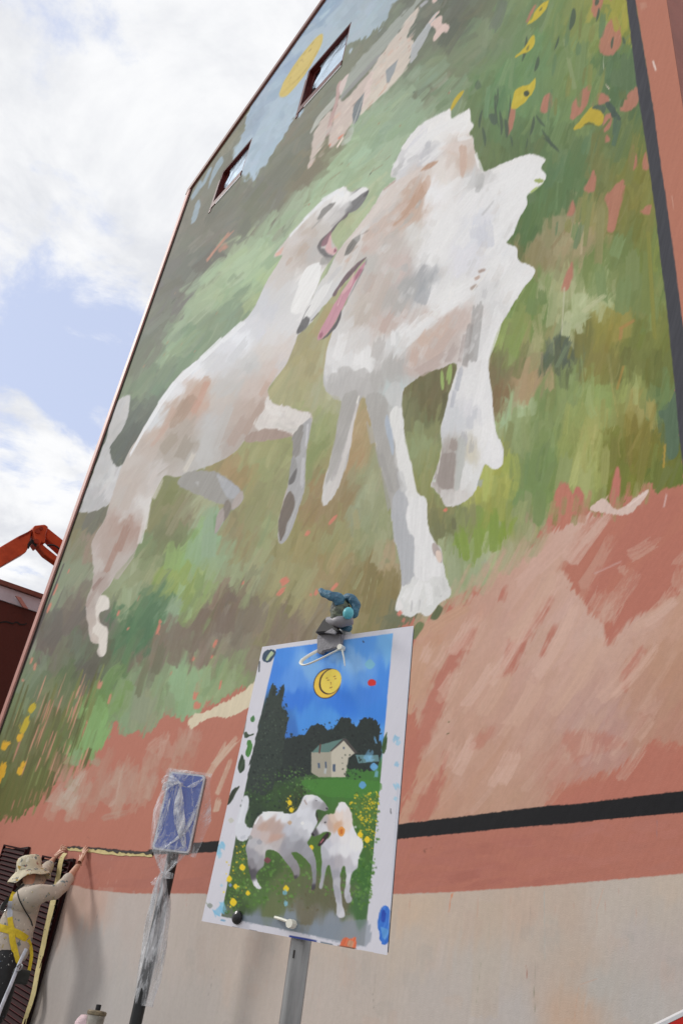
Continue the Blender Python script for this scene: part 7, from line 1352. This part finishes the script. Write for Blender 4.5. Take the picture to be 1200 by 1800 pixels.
# harness: straps laid on the clothes
bvs = []
for o in (shirt_o, pants_o):
    b = bmesh.new(); b.from_mesh(o.data); bmesh.ops.triangulate(b, faces=b.faces[:]); bvs.append(BVHTree.FromBMesh(b)); b.free()
def on_body(px, py, off=.012):
    r = Vector(ray(px, py)).normalized(); o = Vector((0, 0, CAMZ)); best = None
    for t in bvs:
        h = t.ray_cast(o, r)
        if h[0] is not None and (best is None or h[3] < best): best = h[3]
    return None if best is None else o+r*(best-off)
M_yel = mat('yellow_webbing', rgb(214,186,40), .6, .15, 30, .2, 200); M_wb = mat('grey_webbing', rgb(186,190,200), .6, .2, 14); M_dkw = mat('dark_webbing', rgb(40,42,40), .7, .3, 20); M_st = mat('steel_ring', rgb(150,150,150), .3, .1, 10, metal=.9)
def webbing(pix, w, name, m, parent, off=.010, sub=4):
    pts = []
    Pp = catmull([Vector((x, y, 0)) for x, y in pix], sub)
    for q in Pp:
        h = on_body(q.x, q.y, off); pts.append(h)
    d0 = [p for p in pts if p is not None]
    if len(d0) < 2: return None
    dep = (d0[0]-Vector((0,0,CAMZ))).length
    for i, p in enumerate(pts):
        if p is None: r = Vector(ray(Pp[i].x, Pp[i].y)).normalized(); pts[i] = Vector((0,0,CAMZ))+r*dep
        else: dep = (p-Vector((0,0,CAMZ))).length
    bm = bmesh.new(); A_, B_, C_, D_ = [], [], [], []
    for i, p in enumerate(pts):
        t = (pts[min(i+1, len(pts)-1)]-pts[max(i-1, 0)]).normalized(); vd = (p-Vector((0,0,CAMZ))).normalized(); s = t.cross(vd).normalized()*w/2
        A_.append(bm.verts.new(p+s)); B_.append(bm.verts.new(p-s)); C_.append(bm.verts.new(p-s-vd*.004)); D_.append(bm.verts.new(p+s-vd*.004))
    for i in range(len(pts)-1):
        for U_, V_ in ((A_,B_),(B_,C_),(C_,D_),(D_,A_)): bm.faces.new((U_[i], V_[i], V_[i+1], U_[i+1]))
    bm.faces.new((A_[0],D_[0],C_[0],B_[0])); bm.faces.new((A_[-1],B_[-1],C_[-1],D_[-1])); bmesh.ops.recalc_face_normals(bm, faces=bm.faces[:])
    return obj(name, bm, m, parent)
har = webbing([(-8,1629),(6,1632),(20,1636),(34,1642),(48,1651)], .058, 'harness', M_yel, painter)
webbing([(26,1568),(23,1575),(20,1584)], .042, 'shoulder_strap', M_yel, har); webbing([(20,1584),(19,1594),(18,1604),(18,1612)], .044, 'grey_strap', M_wb, har); webbing([(18,1612),(19,1622),(22,1634)], .044, 'back_strap', M_yel, har)
webbing([(44,1556),(36,1561),(28,1568),(20,1577),(10,1586),(4,1600)], .034, 'cross_strap', M_dkw, har); webbing([(4,1588),(6,1597),(3,1606),(-4,1612)], .03, 'back_strap', M_yel, har)
webbing([(21,1640),(23,1656),(26,1668),(29,1682),(32,1694)], .05, 'leg_strap', M_yel, har); webbing([(31,1566),(34,1580),(44,1600),(54,1616),(58,1628)], .010, 'cord', M_dkw, har, off=.008)
webbing([(50,1652),(54,1662),(56,1678),(54,1694),(50,1714)], .028, 'loose_strap', M_yel, har)
c = on_body(8, 1594, .02) or at(8, 1594, 2.85)
bm = bmesh.new(); vd = (c-Vector((0,0,CAMZ))).normalized(); s1 = vd.cross(Vector((0,0,1))).normalized(); s2 = s1.cross(vd)
add_tube(bm, [c+s1*(.030*math.cos(a*.35))+s2*(.038*math.sin(a*.35)) for a in range(19)], .0055, 8, False); obj('dorsal_ring', bm, M_st, har)
bm = box(tuple(at(37,1704,2.85)-Vector((.03,.05,.1))), tuple(at(44,1720,2.9)+Vector((.02,.03,.06))), bev=.015); obj('tool_pouch', bm, M_dkw, har)
rope = catmull([at(47,1668,2.86), at(40,1682,2.84), at(32,1700,2.80), at(20,1730,2.75), at(8,1758,2.68), at(-4,1790,2.6), at(-16,1840,2.5)], 6)
obj('lanyard', tube(rope, .015, 8, flat=.5), M_wb, har)
hk = catmull([at(30,1700,2.79), at(36,1695,2.79), at(40,1697,2.79), at(37,1704,2.79), at(30,1708,2.79)], 4); obj('snap_hook', tube(hk, .006, 8), M_st, har)

# ---------------------------------------------------------------- what the painter stands on, and the paint pots beside
plat = thing('work_platform', 'low aluminium work platform along the foot of the painted wall', 'platform', (-7.4, 2.95, 0))
obj('deck', box((-9.2, 2.62, FEET-.05), (-5.7, 3.30, FEET-.002), bev=.008), M_al, plat)
for x in (-9.1, -5.8):
    for y in (2.68, 3.24): obj('leg', tube([(x, y, 0.001), (x, y, FEET-.052)], .022, 10), M_al, plat)
cr = at(172, 1800, 3.0)
crate = thing('plastic_crate', 'upturned grey plastic crate under the paint cans', 'crate', (cr.x, 3.0, FEET))
can_t = at(172, 1776, 3.0); can_h = .20; zb = can_t.z-can_h
obj('shell', box((cr.x-.32, 2.85, FEET), (cr.x+.2, 3.18, zb-.002), bev=.012), mat('grey_plastic', rgb(110,112,116), .5), crate)
obj('rim', box((cr.x-.33, 2.84, FEET+.002), (cr.x+.21, 3.19, FEET+.03), bev=.006), mat('grey_plastic_rim', rgb(96,98,102), .5), crate)
can = thing('paint_can', 'small dented metal can with a black cap at the lower edge', 'can', (can_t.x, 3.0, zb))
M_can = mat('stained_tin', rgb(150,146,138), .4, .3, 16, .1, 60, metal=.3); spatter(M_can, [(rgb(110,104,90), .6, 14), (rgb(196,190,176), .62, 22)])
obj('body', lathe([(.060, 0), (.062, .006), (.060, .012), (.060, can_h-.035), (.0605, can_h-.03)], 28, Matrix.Translation((can_t.x, 3.0, zb))), M_can, can, smooth=False)
obj('rim', lathe([(.0625, can_h-.029), (.066, can_h-.024), (.066, can_h-.008), (.058, can_h-.002), (.02, can_h)], 28, Matrix.Translation((can_t.x, 3.0, zb))), mat('rusty_rim', rgb(120,108,86), .5, .4, 30), can)
obj('cap', lathe([(.017, can_h+.001), (.018, can_h+.004), (.018, can_h+.032), (.015, can_h+.035)], 18, Matrix.Translation((can_t.x, 3.0, zb))), M_dk, can)
rl = at(148, 1797, 2.95); bm = bmesh.new(); 
for r_, z_ in ((0, 0),): pass
prof = [(.004,.065),(.03,.058),(.048,.04),(.057,.015),(.058,-.02),(.05,-.05),(.03,-.068),(.004,-.07)]
rings = []
for r, z in prof:
    ring = []
    for k in range(24):
        a = 2*math.pi*k/24; q = Vector((r*math.cos(a), r*math.sin(a), z)); d = 1+.10*mnoise.noise(q*40)+.05*mnoise.noise(q*90); ring.append(bm.verts.new(rl+Vector((q.x*d*1.1, q.y*d, q.z*d-.02))))
    rings.append(ring)
for A_, B_ in zip(rings, rings[1:]):
    for k in range(24): bm.faces.new((A_[k], B_[k], B_[(k+1) % 24], A_[(k+1) % 24]))
bm.faces.new(rings[0][::-1]); bm.faces.new(rings[-1])
bmesh.ops.recalc_face_normals(bm, faces=bm.faces[:]); rag = obj('cleaning_rag', bm, mat('pink_terry', rgb(222,196,200), .9, .08, 40, .8, 120), smooth=True); tag(rag, 'balled pale pink rag beside the metal can at the lower edge', 'rag')
obj('handle_box', box((rl.x-.06, rl.y-.06, zb), (rl.x+.06, rl.y+.06, rl.z-.085), bev=.004), mat('carton', rgb(170,150,120), .8), crate)
# red barrier corner, its highlight added as a white strip, close to the camera at the lower right
bar = thing('barrier', 'red barrier rail with a white highlight strip cutting the lower right corner', 'barrier', tuple(at(1190, 1800, 1.1)-Vector((0,0,at(1190,1800,1.1).z))))
a, b = at(1120, 1822, 1.1), at(1290, 1738, 1.1); d = (b-a); a = a-d*1.2; b = b+d*.2; dn = d.normalized()
up = Vector((0,-.35,1)); up = (up-dn*up.dot(dn)).normalized(); sd_ = dn.cross(up)
def rail(o0, w, t, m, name, off):
    bm = bmesh.new(); q = [a+up*o0+sd_*off, b+up*o0+sd_*off, b+up*(o0+w)+sd_*off, a+up*(o0+w)+sd_*off]; add_prism(bm, q, sd_*t); return obj(name, bm, m, bar)
M_red = mat('red_gloss', rgb(200,40,36), .35, .08, 10)
rail(-.022, .022, .03, M_red, 'rail', 0); rail(.0005, .004, .03, M_wht, 'highlight_strip', .0); rail(-.030, .0075, .02, mat('green_yellow_band', rgb(190,200,140), .5, .1, 10), 'pale_band', .002)
for p in (a, b): obj('post', tube([(p.x, p.y, 0), (p.x, p.y, p.z)], .018, 10), M_red, bar)
